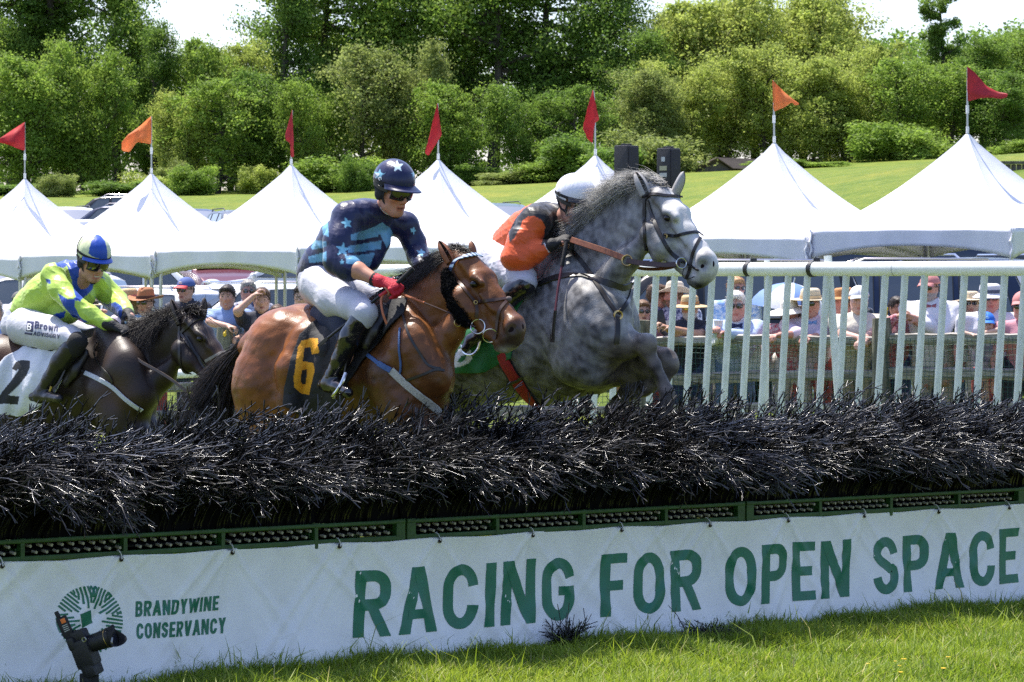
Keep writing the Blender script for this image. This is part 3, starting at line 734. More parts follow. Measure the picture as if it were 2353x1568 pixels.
def brush_stems(s0, s1, seed):
 r = np.random.RandomState(seed); L = s1 - s0; N = int(L * 600)
 s = r.uniform(s0, s1, N); d = r.uniform(0, 1, N)                        # d: 0 front edge, 1 back edge
 nb = .0 - d * .42; M = 9; tau = np.linspace(0, 1, M)
 clump = .5 + .5 * np.sin(s * 5.3 + seed) * np.sin(s * 2.1 + 1.7) ; clump2 = .5 + .5 * np.sin(s * 9.7 + 2.3)
 drop = sum(a_ * np.exp(-((s - s_of(c_)) / w_) ** 2) for c_, w_, a_ in ((60, .35, 1.0), (560, .3, .35), (1010, .30, .8), (1560, .26, 1.0), (1400, .2, .4), (1960, .16, .6), (2250, .3, .25), (-500, .4, .8)))
 Lg = r.uniform(.54, .80, N) + .05 * clump + .12 * drop * (1 - d)
 cid = (np.floor(s / .055) * 3 + np.floor(d * 2.99)).astype(int); cid -= cid.min(); cp = r.normal(0, 1, (cid.max() + 1, 3))[cid]
 Lg = Lg * (1 + .11 * cp[:, 2])
 phi1 = np.radians(np.clip(112 - 98 * d ** .7 + 26 * (clump - .5) * (1 - d) + 36 * drop * (1 - d) + 13 * cp[:, 0] + r.normal(0, 7, N), -10, 145))
 side = np.radians(16 + 17 * cp[:, 1] + r.normal(0, 8, N) + 12 * (clump2 - .5))         # bent along the hurdle too, in the direction of the race
 ph = phi1[:, None] * (tau[None] ** 1.25); st = Lg[:, None] / (M - 1)
 up = np.cos(ph) * st; out = np.sin(ph) * st; sd = np.sin(side)[:, None] * st * tau[None] * .9
 cs = np.cumsum(np.concatenate((np.zeros((N, 1)), sd[:, 1:]), 1), 1); co = np.cumsum(np.concatenate((np.zeros((N, 1)), out[:, 1:]), 1), 1); cu = np.cumsum(np.concatenate((np.zeros((N, 1)), up[:, 1:]), 1), 1)
 S = s[:, None] + cs; NN = nb[:, None] + co; Z = (.6 + SLP * s + .08)[:, None] + cu * .70
 Pn = np.stack((HL[0] + HU[0] * S + HN[0] * NN, HL[1] + HU[1] * S + HN[1] * NN, Z), -1)
 rad = np.full((N, M), .0042) * np.linspace(1.25, .75, M)[None]
 V1, F1 = many_tubes(Pn, rad, 3)
 K = 8; tws = []
 T = np.gradient(Pn, axis=1); T /= np.linalg.norm(T, axis=2, keepdims=True)
 for k in range(K):
  f = .42 + .56 * (k + r.rand(N)) / K; i = np.minimum((f * (M - 1)).astype(int), M - 2); w = (f * (M - 1) - i)[:, None]
  p = Pn[np.arange(N), i] * (1 - w) + Pn[np.arange(N), i + 1] * w; t = T[np.arange(N), i]
  d0 = t + r.normal(0, .48, (N, 3)); d0 /= np.linalg.norm(d0, axis=1)[:, None]
  d1 = d0 * .9 + t * .35 + r.normal(0, .22, (N, 3)); d1 /= np.linalg.norm(d1, axis=1)[:, None]
  l = r.uniform(.05, .115, N)[:, None]; m_ = p + d0 * l * .5; e = m_ + d1 * l * .5
  tws.append(np.stack((p, m_, e), 1))
  d2 = d0 + r.normal(0, .55, (N, 3)); d2 /= np.linalg.norm(d2, axis=1)[:, None]
  tws.append(np.stack((m_, m_ + d2 * l * .25, m_ + d2 * l * .5 + d1 * l * .05), 1))
 tw = np.concatenate(tws); V2, F2 = many_tubes(tw, np.broadcast_to(np.array((.0036, .0032, .0025)), (len(tw), 3)), 3)
 return np.concatenate((V1, V2)), np.concatenate((F1, F2 + len(V1)))
PANEL_LABEL = ["hurdle panel with black brush at the left, above the round logo", "hurdle panel with black brush in the middle, below the bay and grey horses", "hurdle panel with black brush at the right, below the white picket rail", "hurdle panel with black brush cut off by the right edge of the photo"]
for k in range(4):
 s0, s1 = sj[k] + .006, sj[k + 1] - .006; c = hp((s0 + s1) / 2, -.2, 0); c[2] = float(gz(c[0], c[1]))
 root = thing("hurdle_panel", c, PANEL_LABEL[k], "hurdle", "hurdle panels")
 b = MB()
 rings(b, s0, s1, .0, .035, .090, .110); rings(b, s0, s1, .0, .030, .006, .032)
 rings(b, s0, s1, -.47, -.435, .090, .110); rings(b, s0, s1, -.47, -.435, -.012, .012)
 nd = max(2, int(round((s1 - s0) / .60)))
 for q in range(nd + 1):
  sq = s0 + (s1 - s0) * q / nd; w = .055 if q in (0, nd) else .022
  sc = sq + (w / 2 if q == 0 else (-w / 2 if q == nd else 0)); zc = zb(sc)
  b.box(hp(sc, .012, zc + .05), (w, .04, .125), (HU3, HN3, (0, 0, 1)), .004)
  b.box(hp(sc, -.22, zc + .05), (.03, .42, .03), (HU3, HN3, (0, 0, 1)), .003)
  if q in (0, nd):
   for n in (-.01, -.45):
    g = hp(sc, n, 0); g[2] = float(gz(g[0], g[1])); b.box((g[0], g[1], (g[2] + zc) / 2), (.05, .04, zc - g[2]), (HU3, HN3, (0, 0, 1)), .003)
 rings(b, s0 + .06, s1 - .06, -.03, -.012, -.56, -.53)
 b.build("steel_frame", GREEN, root, smooth=False)
 pb = MB(); sp = .056
 for row, (n, z) in enumerate(((.012, .079), (.016, .050))):
  m_ = int((s1 - s0 - .16) / sp)
  for q in range(m_):
   sq = s0 + .085 + sp * (q + .5 * row)
   if abs(((sq - s0) / (s1 - s0) * nd + .5) % 1 - .5) < .05: continue
   pb.tube([hp(sq, n - .02, zb(sq) + z), hp(sq + .003, n + .012, zb(sq) + z - .004)], .0075, 7)
 o = pb.build("bristle_ends", PEG, root); tag(o, kind="stuff")
 bk = MB()
 rings(bk, s0 + .06, s1 - .06, -.40, -.012, .045, .05, 0); rings(bk, s0 + .06, s1 - .06, -.40, -.008, .086, .0895, 0); rings(bk, s0 + .06, s1 - .06, -.40, -.016, .000, .0035, 0); rings(bk, s0 + .06, s1 - .06, -.425, -.403, -.01, .10, 0)
 bk.build("bristle_tray", mat("dark_rusty_steel", (.012, .014, .008), .9, var=.3), root, smooth=False)
 V, Fq = brush_stems(s0, s1, 31 + k)
 o = obj("brush", V, Fq, BRUSH, root); tag(o, kind="stuff")
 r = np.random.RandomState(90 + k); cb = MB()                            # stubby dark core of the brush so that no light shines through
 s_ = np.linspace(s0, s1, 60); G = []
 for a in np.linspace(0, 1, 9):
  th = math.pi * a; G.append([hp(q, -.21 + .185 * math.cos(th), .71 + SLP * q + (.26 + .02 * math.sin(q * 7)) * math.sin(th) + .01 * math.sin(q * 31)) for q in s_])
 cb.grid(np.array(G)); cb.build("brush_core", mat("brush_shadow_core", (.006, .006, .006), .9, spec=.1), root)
# ---- pieces of brush broken off and lying in the grass
def clump(x, y, Y, w, h, seed, label):
 p = P(x, y, Y); r = np.random.RandomState(seed); N = 46
 base = p + np.stack((r.normal(0, w * .16, N), r.normal(0, .05, N), np.full(N, .0)), 1); base[:, 2] = gz(base[:, 0], base[:, 1]) + .01
 a = r.uniform(0, 6.28, N); L = r.uniform(.5, 1, N) * h * 1.3
 d = np.stack((np.cos(a) * w * 1.1, np.sin(a) * .12, L), 1) * r.uniform(.6, 1.1, (N, 1))
 M = 5; t = np.linspace(0, 1, M)[None, :, None]; Pn = base[:, None] + d[:, None] * t + np.array((0, 0, -.35 * h))[None, None] * t ** 2 + r.normal(0, .006, (N, M, 3)) * t
 V1, F1 = many_tubes(Pn, np.full((N, M), .0024), 4); tw = []
 for k in range(7):
  i = r.randint(1, M, N); q = Pn[np.arange(N), i]; e = q + d * .22 + r.normal(0, .035, (N, 3)); tw.append(np.stack((q, (q + e) / 2 + r.normal(0, .006, (N, 3)), e), 1))
 tw = np.concatenate(tw); V2, F2 = many_tubes(tw, np.full((len(tw), 3), .0020), 4)
 o = obj("brush_clump", np.concatenate((V1, V2)), np.concatenate((F1, F2 + len(V1))), BRUSH, None); tag(o, label, "brush clump", "broken pieces of brush in the grass")
clump(1300, 1487, 15.72, .075, .12, 1, "spiky black piece of brush standing in the grass under the word FOR")
clump(1640, 1472, 16.15, .13, .07, 2, "flattened black piece of brush in the grass, right of the other one")
# banner with its lettering
BAN = mat("banner_vinyl", (.90, .89, .87), .38, var=.05, vscale=3.5, bump=.06, bscale=30, spec=.45)
INK = mat("banner_green_ink", (.006, .16, .085), .42, var=.08, vscale=10)
S0b, S1b = s_of(-330), s_of(2372)
_rw = np.random.RandomState(5); EYE = [s_of(x, .045) for x in (0, 273, 532, 777, 1004, 1221, 1427, 1625, 1807, 1985, 2152, 2314)]
_wr = [(_rw.uniform(S0b, S1b), _rw.uniform(-.5, .5), _rw.uniform(.5, 1.3) * _rw.choice((-1, 1)), _rw.uniform(.35, .8), _rw.uniform(.016, .045), _rw.uniform(-.008, .012)) for _ in range(95)]
def wrinkle0(s, t):
 """bulge of the cloth; s metres along, t metres below the top edge"""
 s = np.asarray(s, float); t = np.asarray(t, float); o = .010 * np.sin(s * 3.1 + t * 2) + .006 * np.sin(s * 7.3 - t * 5) + .004 * np.sin(s * 13 + t * 9)
 for e in EYE:                                             # creases radiating from the eyelets
  for sl, am in ((-.9, .011), (-.35, .008), (.3, .007), (.85, .012)):
   dd = (s - e) - sl * t; o = o + am * np.exp(-(dd / (.012 + .05 * t)) ** 2) * np.exp(-t * 3.0) * (t > 0)
 for s0, t0, sl, ln, wd, am in _wr:
  dd = (s - s0) - sl * (t - (t0 + .25)); al = np.hypot(s - s0, t - (t0 + .25)); o = o + am * np.exp(-(dd / wd) ** 2) * np.exp(-(al / ln * 1.7) ** 2)
 return o
_sg = np.linspace(S0b, S1b, 640); _tg = np.linspace(0, .62, 64); _WG = wrinkle0(_sg[:, None] + 0 * _tg[None], _tg[None] + 0 * _sg[:, None])
def wrinkle(s, t):
 s = np.asarray(s, float); t = np.asarray(t, float)
 a = np.clip((s - S0b) / (S1b - S0b) * 639, 0, 638.999); b = np.clip(t / .62 * 63, 0, 62.999); i = a.astype(int); j = b.astype(int); u = a - i; v = b - j
 return (_WG[i, j] * (1 - u) + _WG[i + 1, j] * u) * (1 - v) + (_WG[i, j + 1] * (1 - u) + _WG[i + 1, j + 1] * u) * v
SAG = lambda s: sum(.010 * np.clip(1 - abs((s - (a + b) / 2) / ((b - a) / 2)), 0, 1) for a, b in zip(EYE[:-1], EYE[1:]))
def ban(s, t, off=0.0):
 """point on the banner; t from 0 (top) to 1 (bottom)"""
 s = np.asarray(s, float); t = np.asarray(t, float); H = .600 - .001 * s
 zz = .617 + SLP * s - SAG(s) * (1 - t) - t * H
 n = .040 + .05 * t ** 2 + wrinkle(s, t * H) + off
 return np.stack((HL[0] + HU[0] * s + HN[0] * n, HL[1] + HU[1] * s + HN[1] * n, zz), -1)
broot = thing("banner", hp((S0b + S1b) / 2, .04, .3), "long white banner lettered in green along the front of the hurdle", "banner")
ss = np.linspace(S0b, S1b, 640); tt = np.linspace(0, 1, 64)
G = ban(ss[:, None] + 0 * tt[None], tt[None] + 0 * ss[:, None]); o = MB().grid(G, flip=True).build("sheet", BAN, broot); md = o.modifiers.new("t", 'SOLIDIFY'); md.thickness = .0015; md.offset = -1
for e in EYE + [s_of(-260)]:
 c = ban(e, .030, .003); MB().torus(c, .0085, .0035, (HU3, (0, 0, 1), HN3), 14, 6).ell(c + HN3 * .001, (.006, .006, .001), (HU3, (0, 0, 1), HN3), 10, 4).build("eyelet", mat("dark_eyelet", (.03, .025, .025), .35, .7), broot)
 tp = hp(e + .003, .036, zb(e) + .035)
 MB().tube(spline([c + HN3 * .006, (c + tp) / 2 + HN3 * .014, tp + HN3 * .006, tp - HN3 * .01], 8), .0028, 5).build("cable_tie", TAPE, broot)
# ---- condensed sans lettering from strokes
def arc(cx, cy, rx, ry, a0, a1, n=10):
 a = np.radians(np.linspace(a0, a1, n)); return [(cx + rx * math.cos(q), cy + ry * math.sin(q)) for q in a]
def glyph(ch, t=.175, W=None):
 """list of strokes; stroke = ('l', polyline) ribbon or ('p', polygon); cap height 1"""
 w = W or {'I': t, 'W': .86, 'E': .47, 'F': .45, 'N': .60, 'A': .64, 'Y': .58, 'V': .60, 'P': .54, 'S': .54}.get(ch, .58)
 h = t / 2; l, r, b, T = h, w - h, h, 1 - h; Rr = min((r - l) / 2, .26)
 sl = lambda x0, x1, y0=0, y1=1, k=1.06: ('p', [(x0 - h * k, y0), (x0 + h * k, y0), (x1 + h * k, y1), (x1 - h * k, y1)])
 bowl = lambda y0, y1, rr=r: ('l', [(l, y1)] + [(rr - Rr * .95, y1)] + arc(rr - Rr * .95, y1 - Rr * .9, Rr * .95, Rr * .9, 90, 0, 8)[1:] + arc(rr - Rr * .95, y0 + Rr * .9, Rr * .95, Rr * .9, 0, -90, 8) + [(l, y0)])
 V = ('p', [(0, 0), (t, 0), (t, 1), (0, 1)])
 hb = lambda y, x0=0, x1=None: ('p', [(x0, y - h * .92), (w if x1 is None else x1, y - h * .92), (w if x1 is None else x1, y + h * .92), (x0, y + h * .92)])
 big = Rr * 1.35
 if ch == 'I': return [V], w
 if ch == 'E': return [V, hb(T + .006), hb(.5, 0, w * .88), hb(b - .006)], w
 if ch == 'F': return [V, hb(T + .006), hb(.49, 0, w * .86)], w
 if ch == 'P': return [V, bowl(.46, T)], w
 if ch == 'R': return [V, bowl(.48, T), sl(r - .01, l + (r - l) * .48, 0, .46, 1.02)], w
 if ch == 'B': return [V, bowl(.52, T, r - .02), bowl(b, .51)], w
 if ch == 'D': return [V, ('l', [(l, T), (r - Rr, T)] + arc(r - Rr, T - big, Rr, big, 90, 0)[1:] + arc(r - Rr, b + big, Rr, big, 0, -90) + [(l, b)])], w
 if ch == 'N': return [V, ('p', [(w - t, 0), (w, 0), (w, 1), (w - t, 1)]), sl(w - t * .52, t * .52)], w
 if ch == 'A': return [sl(h, w / 2 - h * .1), sl(w - h, w / 2 + h * .1), ('p', [(w * .22, .22), (w * .78, .22), (w * .74, .22 + t * .85), (w * .26, .22 + t * .85)])], w
 if ch == 'V': return [sl(w / 2 - h * .1, h), sl(w / 2 + h * .1, w - h)], w
 if ch == 'Y': return [sl(w / 2, h, .42), sl(w / 2, w - h, .42), ('p', [(w / 2 - h, 0), (w / 2 + h, 0), (w / 2 + h, .46), (w / 2 - h, .46)])], w
 if ch == 'W': return [sl(w * .27, h, k=.95), sl(w * .27, w / 2, 0, .95, .95), sl(w * .73, w / 2, 0, .95, .95), sl(w * .73, w - h, k=.95)], w
 if ch == 'O': return [('c', arc((l + r) / 2, T - big, (r - l) / 2, big, 180, 0, 14) + arc((l + r) / 2, b + big, (r - l) / 2, big, 0, -180, 14))], w
 if ch in 'CG':
  top = arc((l + r) / 2, T - big, (r - l) / 2, big, 8, 180, 14); bot = arc((l + r) / 2, b + big, (r - l) / 2, big, 180, 352 if ch == 'C' else 360, 14)
  if ch == 'C': return [('l', [(r, .66)] + top + bot + [(r, .36)])], w
  return [('l', [(r, .68)] + top + bot + [(r, .44)]), ('p', [(w * .52, .40), (w, .40), (w, .40 + t * .85), (w * .52, .40 + t * .85)])], w
 if ch == 'S':
  q = .25; m_ = (l + r) / 2; rx = (r - l) / 2
  return [('l', arc(m_, T - q, rx, q, 8, 180, 11) + [(l + .01, .66), (l + .07, .585), (m_, .51), (r - .07, .42)] + arc(m_, b + q - .01, rx, q - .0, 28, -172, 14))], w
 return [], .30
def ribbon2d(pl, t, closed=False):
 p = np.asarray(pl, float)
 keep = [0] + [i for i in range(1, len(p)) if np.linalg.norm(p[i] - p[i - 1]) > 1e-4]; p = p[keep]
 d = np.gradient(p, axis=0) if not closed else (np.roll(p, -1, 0) - np.roll(p, 1, 0))
 if not closed:
  d[0] = p[1] - p[0]; d[-1] = p[-1] - p[-2]
 d /= np.linalg.norm(d, axis=1)[:, None]; n = np.stack((-d[:, 1], d[:, 0]), 1) * t / 2
 return p + n, p - n
def lettering(text, to3d, t=.175, gap=.10, space=.26, sub=4, lift=.0006, gl=glyph, widths=None):
 """to3d(x, y, off) maps glyph units (cap height 1) to the surface; -> V, F, total width"""
 V = []; Fc = []; x = 0
 for ch in text:
  if ch == ' ': x += space; continue
  st, w = gl(ch, t)
  for k, (kd, pts) in enumerate(st):
   off = .0022 + lift * k
   if kd == 'p':
    q = np.asarray(pts, float); nu, nv = 4, 12
    if abs(q[1][0] - q[0][0]) > abs(q[3][1] - q[0][1]): nu, nv = 12, 4
    u, v = np.meshgrid(np.linspace(0, 1, nu + 1), np.linspace(0, 1, nv + 1), indexing='ij'); u = u[..., None]; v = v[..., None]
    g = (q[0] * (1 - u) + q[1] * u) * (1 - v) + (q[3] * (1 - u) + q[2] * u) * v
   else:
    pl = np.asarray(pts, float); pl = resample(np.vstack((pl, pl[:1])) if kd == 'c' else pl, 56)
    if kd == 'c':
     a, b = ribbon2d(pl[:-1], t, True); a = np.vstack((a, a[:1])); b = np.vstack((b, b[:1]))
    else: a, b = ribbon2d(pl, t)
    f = np.linspace(0, 1, 5)[None, :, None]; g = a[:, None] * (1 - f) + b[:, None] * f
   nx, ny = g.shape[:2]; base = len(V)
   for q in g.reshape(-1, 2): V.append(to3d(x + q[0], q[1], off))
   for i in range(nx - 1):
    for j in range(ny - 1): Fc.append((base + i * ny + j, base + (i + 1) * ny + j, base + (i + 1) * ny + j + 1, base + i * ny + j + 1))
  x += w + gap
 return np.array(V), Fc, x - gap
def word_width(text, t, gap, space):
 x = 0
 for ch in text: x += space if ch == ' ' else glyph(ch, t)[1] + gap
 return x - gap
def banner_text(name, text, x0, x1, ytop0, ybot0, ytop1, ybot1, t, gap, space, lean):
 """text between photo columns x0 and x1, cap height from the photo at both ends"""
 wt = word_width(text, t, gap, space); sa, sb_ = s_of(x0, .07), s_of(x1, .07)
 def tv(s, y):                                             # photo row -> banner t at length s
  p = ban(s, .5); lo, hi = 0.0, 1.0
  for _ in range(24):
   m_ = (lo + hi) / 2
   if px(ban(s, m_))[1] < y: lo = m_
   else: hi = m_
  return lo
 ta, tb, ba, bb = tv(sa, ytop0), tv(sb_, ytop1), tv(sa, ybot0), tv(sb_, ybot1)
 def to3d(x, y, off):
  f = x / wt; s = sa + (sb_ - sa) * f + (y - .5) * lean; t0 = ta + (tb - ta) * f; t1 = ba + (bb - ba) * f
  return ban(s, t1 + (t0 - t1) * y, off)
 V, Fc, _ = lettering(text, to3d, t, gap, space)
 o = obj(name, V, Fc, INK, broot); return o
banner_text("lettering", "RACING FOR OPEN SPACE", 816, 2345, 1312, 1466, 1213, 1338, .170, .118, .35, .030)
banner_text("lettering", "BRANDYWINE", 317, 509, 1382, 1418, 1369, 1402, .20, .12, .3, .008)
banner_text("lettering", "CONSERVANCY", 316, 523, 1433, 1469, 1419, 1455, .20, .12, .3, .008)
def logo():
 """round emblem: seven fans of strokes about a tilted square"""
 pc = (209, 1424); pr = 77.5
 def tv(s, y):
  lo, hi = 0.0, 1.0
  for _ in range(22):
   m_ = (lo + hi) / 2
   if px(ban(s, m_))[1] < y: lo = m_
   else: hi = m_
  return lo
 k = [0]
 V, Fc = [], []
 def quad(pl, w):
  a, b = ribbon2d(resample(np.array(pl, float), 8), w); base = len(V); k[0] += 1
  ok = []
  for q in range(len(a)):
   for f in (0, .5, 1):
    p = a[q] * (1 - f) + b[q] * f; s = s_of(p[0], .075); V.append(ban(s, tv(s, p[1]), .0022 + .00002 * (k[0] % 20)))
  for i in range(len(a) - 1):
   for j in range(2): Fc.append((base + i * 3 + j, base + (i + 1) * 3 + j, base + (i + 1) * 3 + j + 1, base + i * 3 + j + 1))
 C = np.array(pc, float)
 def pol(a, r): return C + np.array((math.cos(math.radians(a)), -math.sin(math.radians(a)))) * r * pr
 fans = [(100, 7, 12), (68, 7, -6), (33, 7, 0), (-8, 7, 0), (-47, 6, 0), (-90, 6, 0), (-152, 7, 0), (-188 + 40, 0, 0), (140, 6, 0), (185, 5, 0)]
 for a, n, bend in fans:
  if not n: continue
  d = np.array((math.cos(math.radians(a)), -math.sin(math.radians(a)))); nn = np.array((-d[1], d[0]))
  for q in range(n):
   o = (q - (n - 1) / 2) * .108 * pr
   rin = .34 * pr + abs(o) * 1.35; rr = pr * pr - o * o
   rout = math.sqrt(max(rr, 0))
   half = math.radians(22)
   if rout - rin < 4: continue
   p0 = C + d * rin + nn * o; p1 = C + d * rout + nn * o
   quad([p0, (p0 + p1) / 2 + nn * bend * .25, p1], 4.6)
 sq = [(184, 1412), (209.5, 1402), (214.5, 1431), (191, 1443)]
 base = len(V)
 for i in range(5):
  for j in range(5):
   u, v = i / 4, j / 4; p = (np.array(sq[0]) * (1 - u) + np.array(sq[1]) * u) * (1 - v) + (np.array(sq[3]) * (1 - u) + np.array(sq[2]) * u) * v; s = s_of(p[0], .075); V.append(ban(s, tv(s, p[1]), .0026))
 for i in range(4):
  for j in range(4): Fc.append((base + i * 5 + j, base + (i + 1) * 5 + j, base + (i + 1) * 5 + j + 1, base + i * 5 + j + 1))
 obj("emblem", V, Fc, INK, broot)
logo()
# camera on a small stand in front of the banner
BODY = mat("camera_black", (.012, .012, .013), .5, var=.2, vscale=60, bump=.2, bscale=300); RUB = mat("rubber_black", (.010, .010, .011), .7); METL = mat("bare_metal", (.5, .5, .5), .3, 1.0)
def remote_camera():
 Y = 13.55; kk = FOC / Y; c0 = P(199, 1500, Y); root = thing("camera", (c0[0], c0[1], float(gz(c0[0], c0[1]))), "black camera with long lens and radio trigger standing before the round logo", "camera")
 ax = np.array((math.cos(math.radians(18)), -.30, math.sin(math.radians(18)))); ax = unit(ax); side = unit(np.cross(ax, (0, 0, 1))); up = np.cross(side, ax)
 q = lambda x, y, d=0: P(x, y, Y + d)
 lx = unit(q(268, 1458) - q(215, 1478)); lx = unit(lx + np.array((0, -.35, 0))); ly = unit(np.cross(lx, (0, 1, 0))); ly = ly if ly[2] > 0 else -ly; lz = np.cross(lx, ly)
 m = 1 / kk; b = MB()
 b.box(q(196, 1500), (46 * m, 66 * m, 44 * m), (lx, ly, lz), 6 * m); b.box(q(207, 1527), (34 * m, 48 * m, 44 * m), (lx, ly, lz), 7 * m)
 b.box(q(183, 1462), (40 * m, 30 * m, 30 * m), (lx, ly, lz), 8 * m); b.box(q(170, 1478), (20 * m, 32 * m, 36 * m), (lx, ly, lz), 7 * m); b.box(q(214, 1538), (30 * m, 30 * m, 46 * m), (lx, ly, lz), 6 * m)
 b.build("body", BODY, root)
 l0 = q(206, 1481); le = MB(); ln = lambda d: l0 + lx * d * m
 le.tube([ln(0), ln(6), ln(7), ln(24), ln(25), ln(44), ln(45), ln(56), ln(62)], np.array([19, 20, 20, 21, 21, 22, 22, 23.5, 23.5]) * m, 22); lo = le.build("lens", BODY, root)
 MB().torus(ln(51), 22.6 * m, .9 * m, (ly, lz, lx), 26, 6).build("gold_ring", mat("gold_ring", (.5, .36, .12), .3, .9), lo)
 hd = MB(); n = 36; G = []
 for f in (0, .34, .67, 1.0):
  G.append([ln(61 + f * (12 + 12 * math.cos(2 * a))) + (ly * math.sin(a + .8) + lz * math.cos(a + .8)) * (23.5 + 2.5 * f) * m for a in np.linspace(0, 2 * math.pi, n + 1)])
 h = hd.grid(np.array(G)).build("lens_hood", RUB, root); md = h.modifiers.new("t", 'SOLIDIFY'); md.thickness = .002
 MB().ell(ln(61), (3 * m, 21 * m, 21 * m), (lx, ly, lz)).build("front_glass", glassmat("lens_glass", (.01, .012, .02), .03), root)
 MB().torus(q(193, 1470, -.075), 5 * m, 1.2 * m, (lx, ly, lz), 14, 6).build("strap_lug", METL, root)
 ty = unit(q(136, 1412) - q(158, 1462)); tx = unit(np.cross((0, 1, 0), ty)); tx = tx if tx[0] > 0 else -tx; tz = np.cross(tx, ty)
 t = MB(); t.box(q(149, 1440), (25 * m, 48 * m, 16 * m), (tx, ty, tz), 3 * m); t.box(q(132, 1413), (9 * m, 16 * m, 12 * m), (tx, ty, tz), 2 * m); t.box(q(160, 1463), (20 * m, 8 * m, 14 * m), (tx, ty, tz), 1 * m); tr = t.build("radio_trigger", RUB, root)
 MB().box(q(145, 1427, -8.4 * m), (11 * m, 11 * m, .8 * m), (tx, ty, tz), .2 * m).build("orange_sticker", mat("orange_sticker", (.75, .18, .03), .5), tr)
 w = MB()
 for k in range(4): w.box(q(149 + 1.7 * k, 1437 + 4.2 * k, -8.4 * m), (13 * m, 1.7 * m, .6 * m), (tx, ty, tz), 0)
 w.build("printed_lines", mat("pale_print", (.45, .47, .42), .6), tr)
 MB().tube(spline([q(164, 1452), q(173, 1448), q(177, 1458), q(178, 1466)], 10), 1.5 * m, 6).build("cable", RUB, root)
 s = MB(); s.tube([q(207, 1548), q(204, 1566)], [8 * m, 10 * m], 12); s.box(q(205, 1563), (44 * m, 8 * m, 30 * m), None, 2 * m); s.ell(q(204, 1578), (15 * m,) * 3); s.tube([q(218, 1575), q(238, 1577)], 6 * m, 10)
 s.build("ball_head", RUB, root)
 for a in (0, 2.1, 4.2):
  e = np.array((c0[0] + .15 * math.cos(a), c0[1] + .15 * math.sin(a), 0)); e[2] = float(gz(e[0], e[1])); MB().tube([q(204, 1585), e], .008, 8).build("leg", RUB, root)
remote_camera()
# white running rail with slanting pickets
WPL = mat("white_plastic", (.80, .83, .81), .42, var=.05, vscale=14, col2=None, spec=.4, bump=.05, bscale=30, trans=.2)
def worn_white():
 m = mat("weathered_white_picket", (.72, .75, .71), .55, col2=(.88, .90, .87), vscale=9, var=.05, detail=9, stretch=(3, 3, .9), trans=.28); return m
PKT = worn_white(); BLK = mat("black_plastic_clamp", (.015, .015, .016), .45)
RA, RB = P(880, 611 + 11, 26.6), P(2353, 617, 21.6)           # pipe axis
def rail_pt(x):
 """point of the pipe axis in photo column x"""
 q = (x - CX) / FOC; d = RB - RA; t = (RA[0] - q * RA[1]) / (q * d[1] - d[0]); return RA + d * t
rroot = thing("running_rail", (*rail_pt(1800)[:2], float(gz(*rail_pt(1800)[:2]))), "white plastic running rail with slanting pickets behind the horses", "railing")
RU = unit(RB - RA)
e0, e1 = rail_pt(815), rail_pt(2353) + RU * 1.6
MB().tube([e0, e1], .0535, 24).build("top_rail", WPL, rroot)
jj = rail_pt(2058); MB().tube([jj - RU * .004, jj + RU * .004], .0545, 24).build("rail_joint", mat("grey_seam", (.45, .46, .45), .6), rroot)
pk_x = [1420 + 44.0 * 0]; xs = []
x = 1339.0
while x < 2353 + 130:
 xs.append(x); x += 42.0 + 4.6 * (x - 1339) / 1000
for x in xs:
 t = rail_pt(x); g = float(gz(t[0], t[1])); L = t[2] - g
 b = t - RU * .075 * L; b[2] = g
 MB().tube([b, b + (t - b) * .5, t - np.array((0, 0, .03))], .0265, 12).build("picket", PKT, rroot)
for x, dx, extra in ((1765, -6, .13), (1905, 52, .16)):
 t = rail_pt(x) + np.array((0, .09, 0)); g = float(gz(t[0], t[1])); b = t.copy(); b[2] = g; b = b + RU * (dx / (FOC / t[1]))
 tp = t + np.array((0, 0, extra - .06)); MB().tube([b, tp], .030 if dx > 0 else .022, 14).build("post", PKT, rroot)
for x in (1722, 1867):
 c = rail_pt(x); b = MB(); b.tube([c - RU * .018, c + RU * .018], .060, 24)
 b.box(c + np.array((0, .07, .03)) + RU * .05, (.05, .06, .11), None, .006); b.build("clamp", BLK, rroot)
# old post and rail fence with netting, in front of the crowd
OLD = mat("weathered_wood", (.19, .175, .15), .9, col2=(.44, .42, .38), vscale=5, var=.25, bump=.9, bscale=22, detail=10, stretch=(.25, 1, 7))
OLDP = mat("mossy_post_wood", (.10, .095, .07), .95, col2=(.24, .23, .17), vscale=7, var=.3, bump=.9, bscale=24, detail=10, stretch=(3, 3, .35))
NETM = mat("green_netting", (.015, .075, .06), .5)
FA, FB = np.array((P(517, 0, 30.0)[0], 30.0)), np.array((P(2025, 0, 26.4)[0], 26.4))
FU = (FB - FA) / np.linalg.norm(FB - FA); FU3 = np.array((FU[0], FU[1], 0)); FN3 = np.array((FU[1], -FU[0], 0))
def f_at(x, z=0, n=0):
 q = (x - CX) / FOC; t = (FA[0] - q * FA[1]) / (q * FU[1] - FU[0]); p = FA + FU * t; return np.array((p[0], p[1], z)) + FN3 * n
def fz(x, y): p = f_at(x); return CZ - (y - HY) / FOC * p[1]
froot = thing("wooden_fence", f_at(1480, .27), "old grey post and rail fence with green netting that the crowd leans on", "fence")
fr = np.random.RandomState(8)
for x, yt in ((-30, 770), (517, 752), (1000, 744), (1476, 736), (2025, 731), (2600, 722)):
 p = f_at(x); g = float(gz(p[0], p[1])); zt_ = fz(x, yt); b = MB()
 n = 9; pts = [np.array((p[0] + fr.normal(0, .004), p[1] + fr.normal(0, .004), g + (zt_ - g) * i / (n - 1))) for i in range(n)]
 b.tube(pts, .085 + fr.normal(0, .004, n), 11); b.build("post", OLDP, froot)
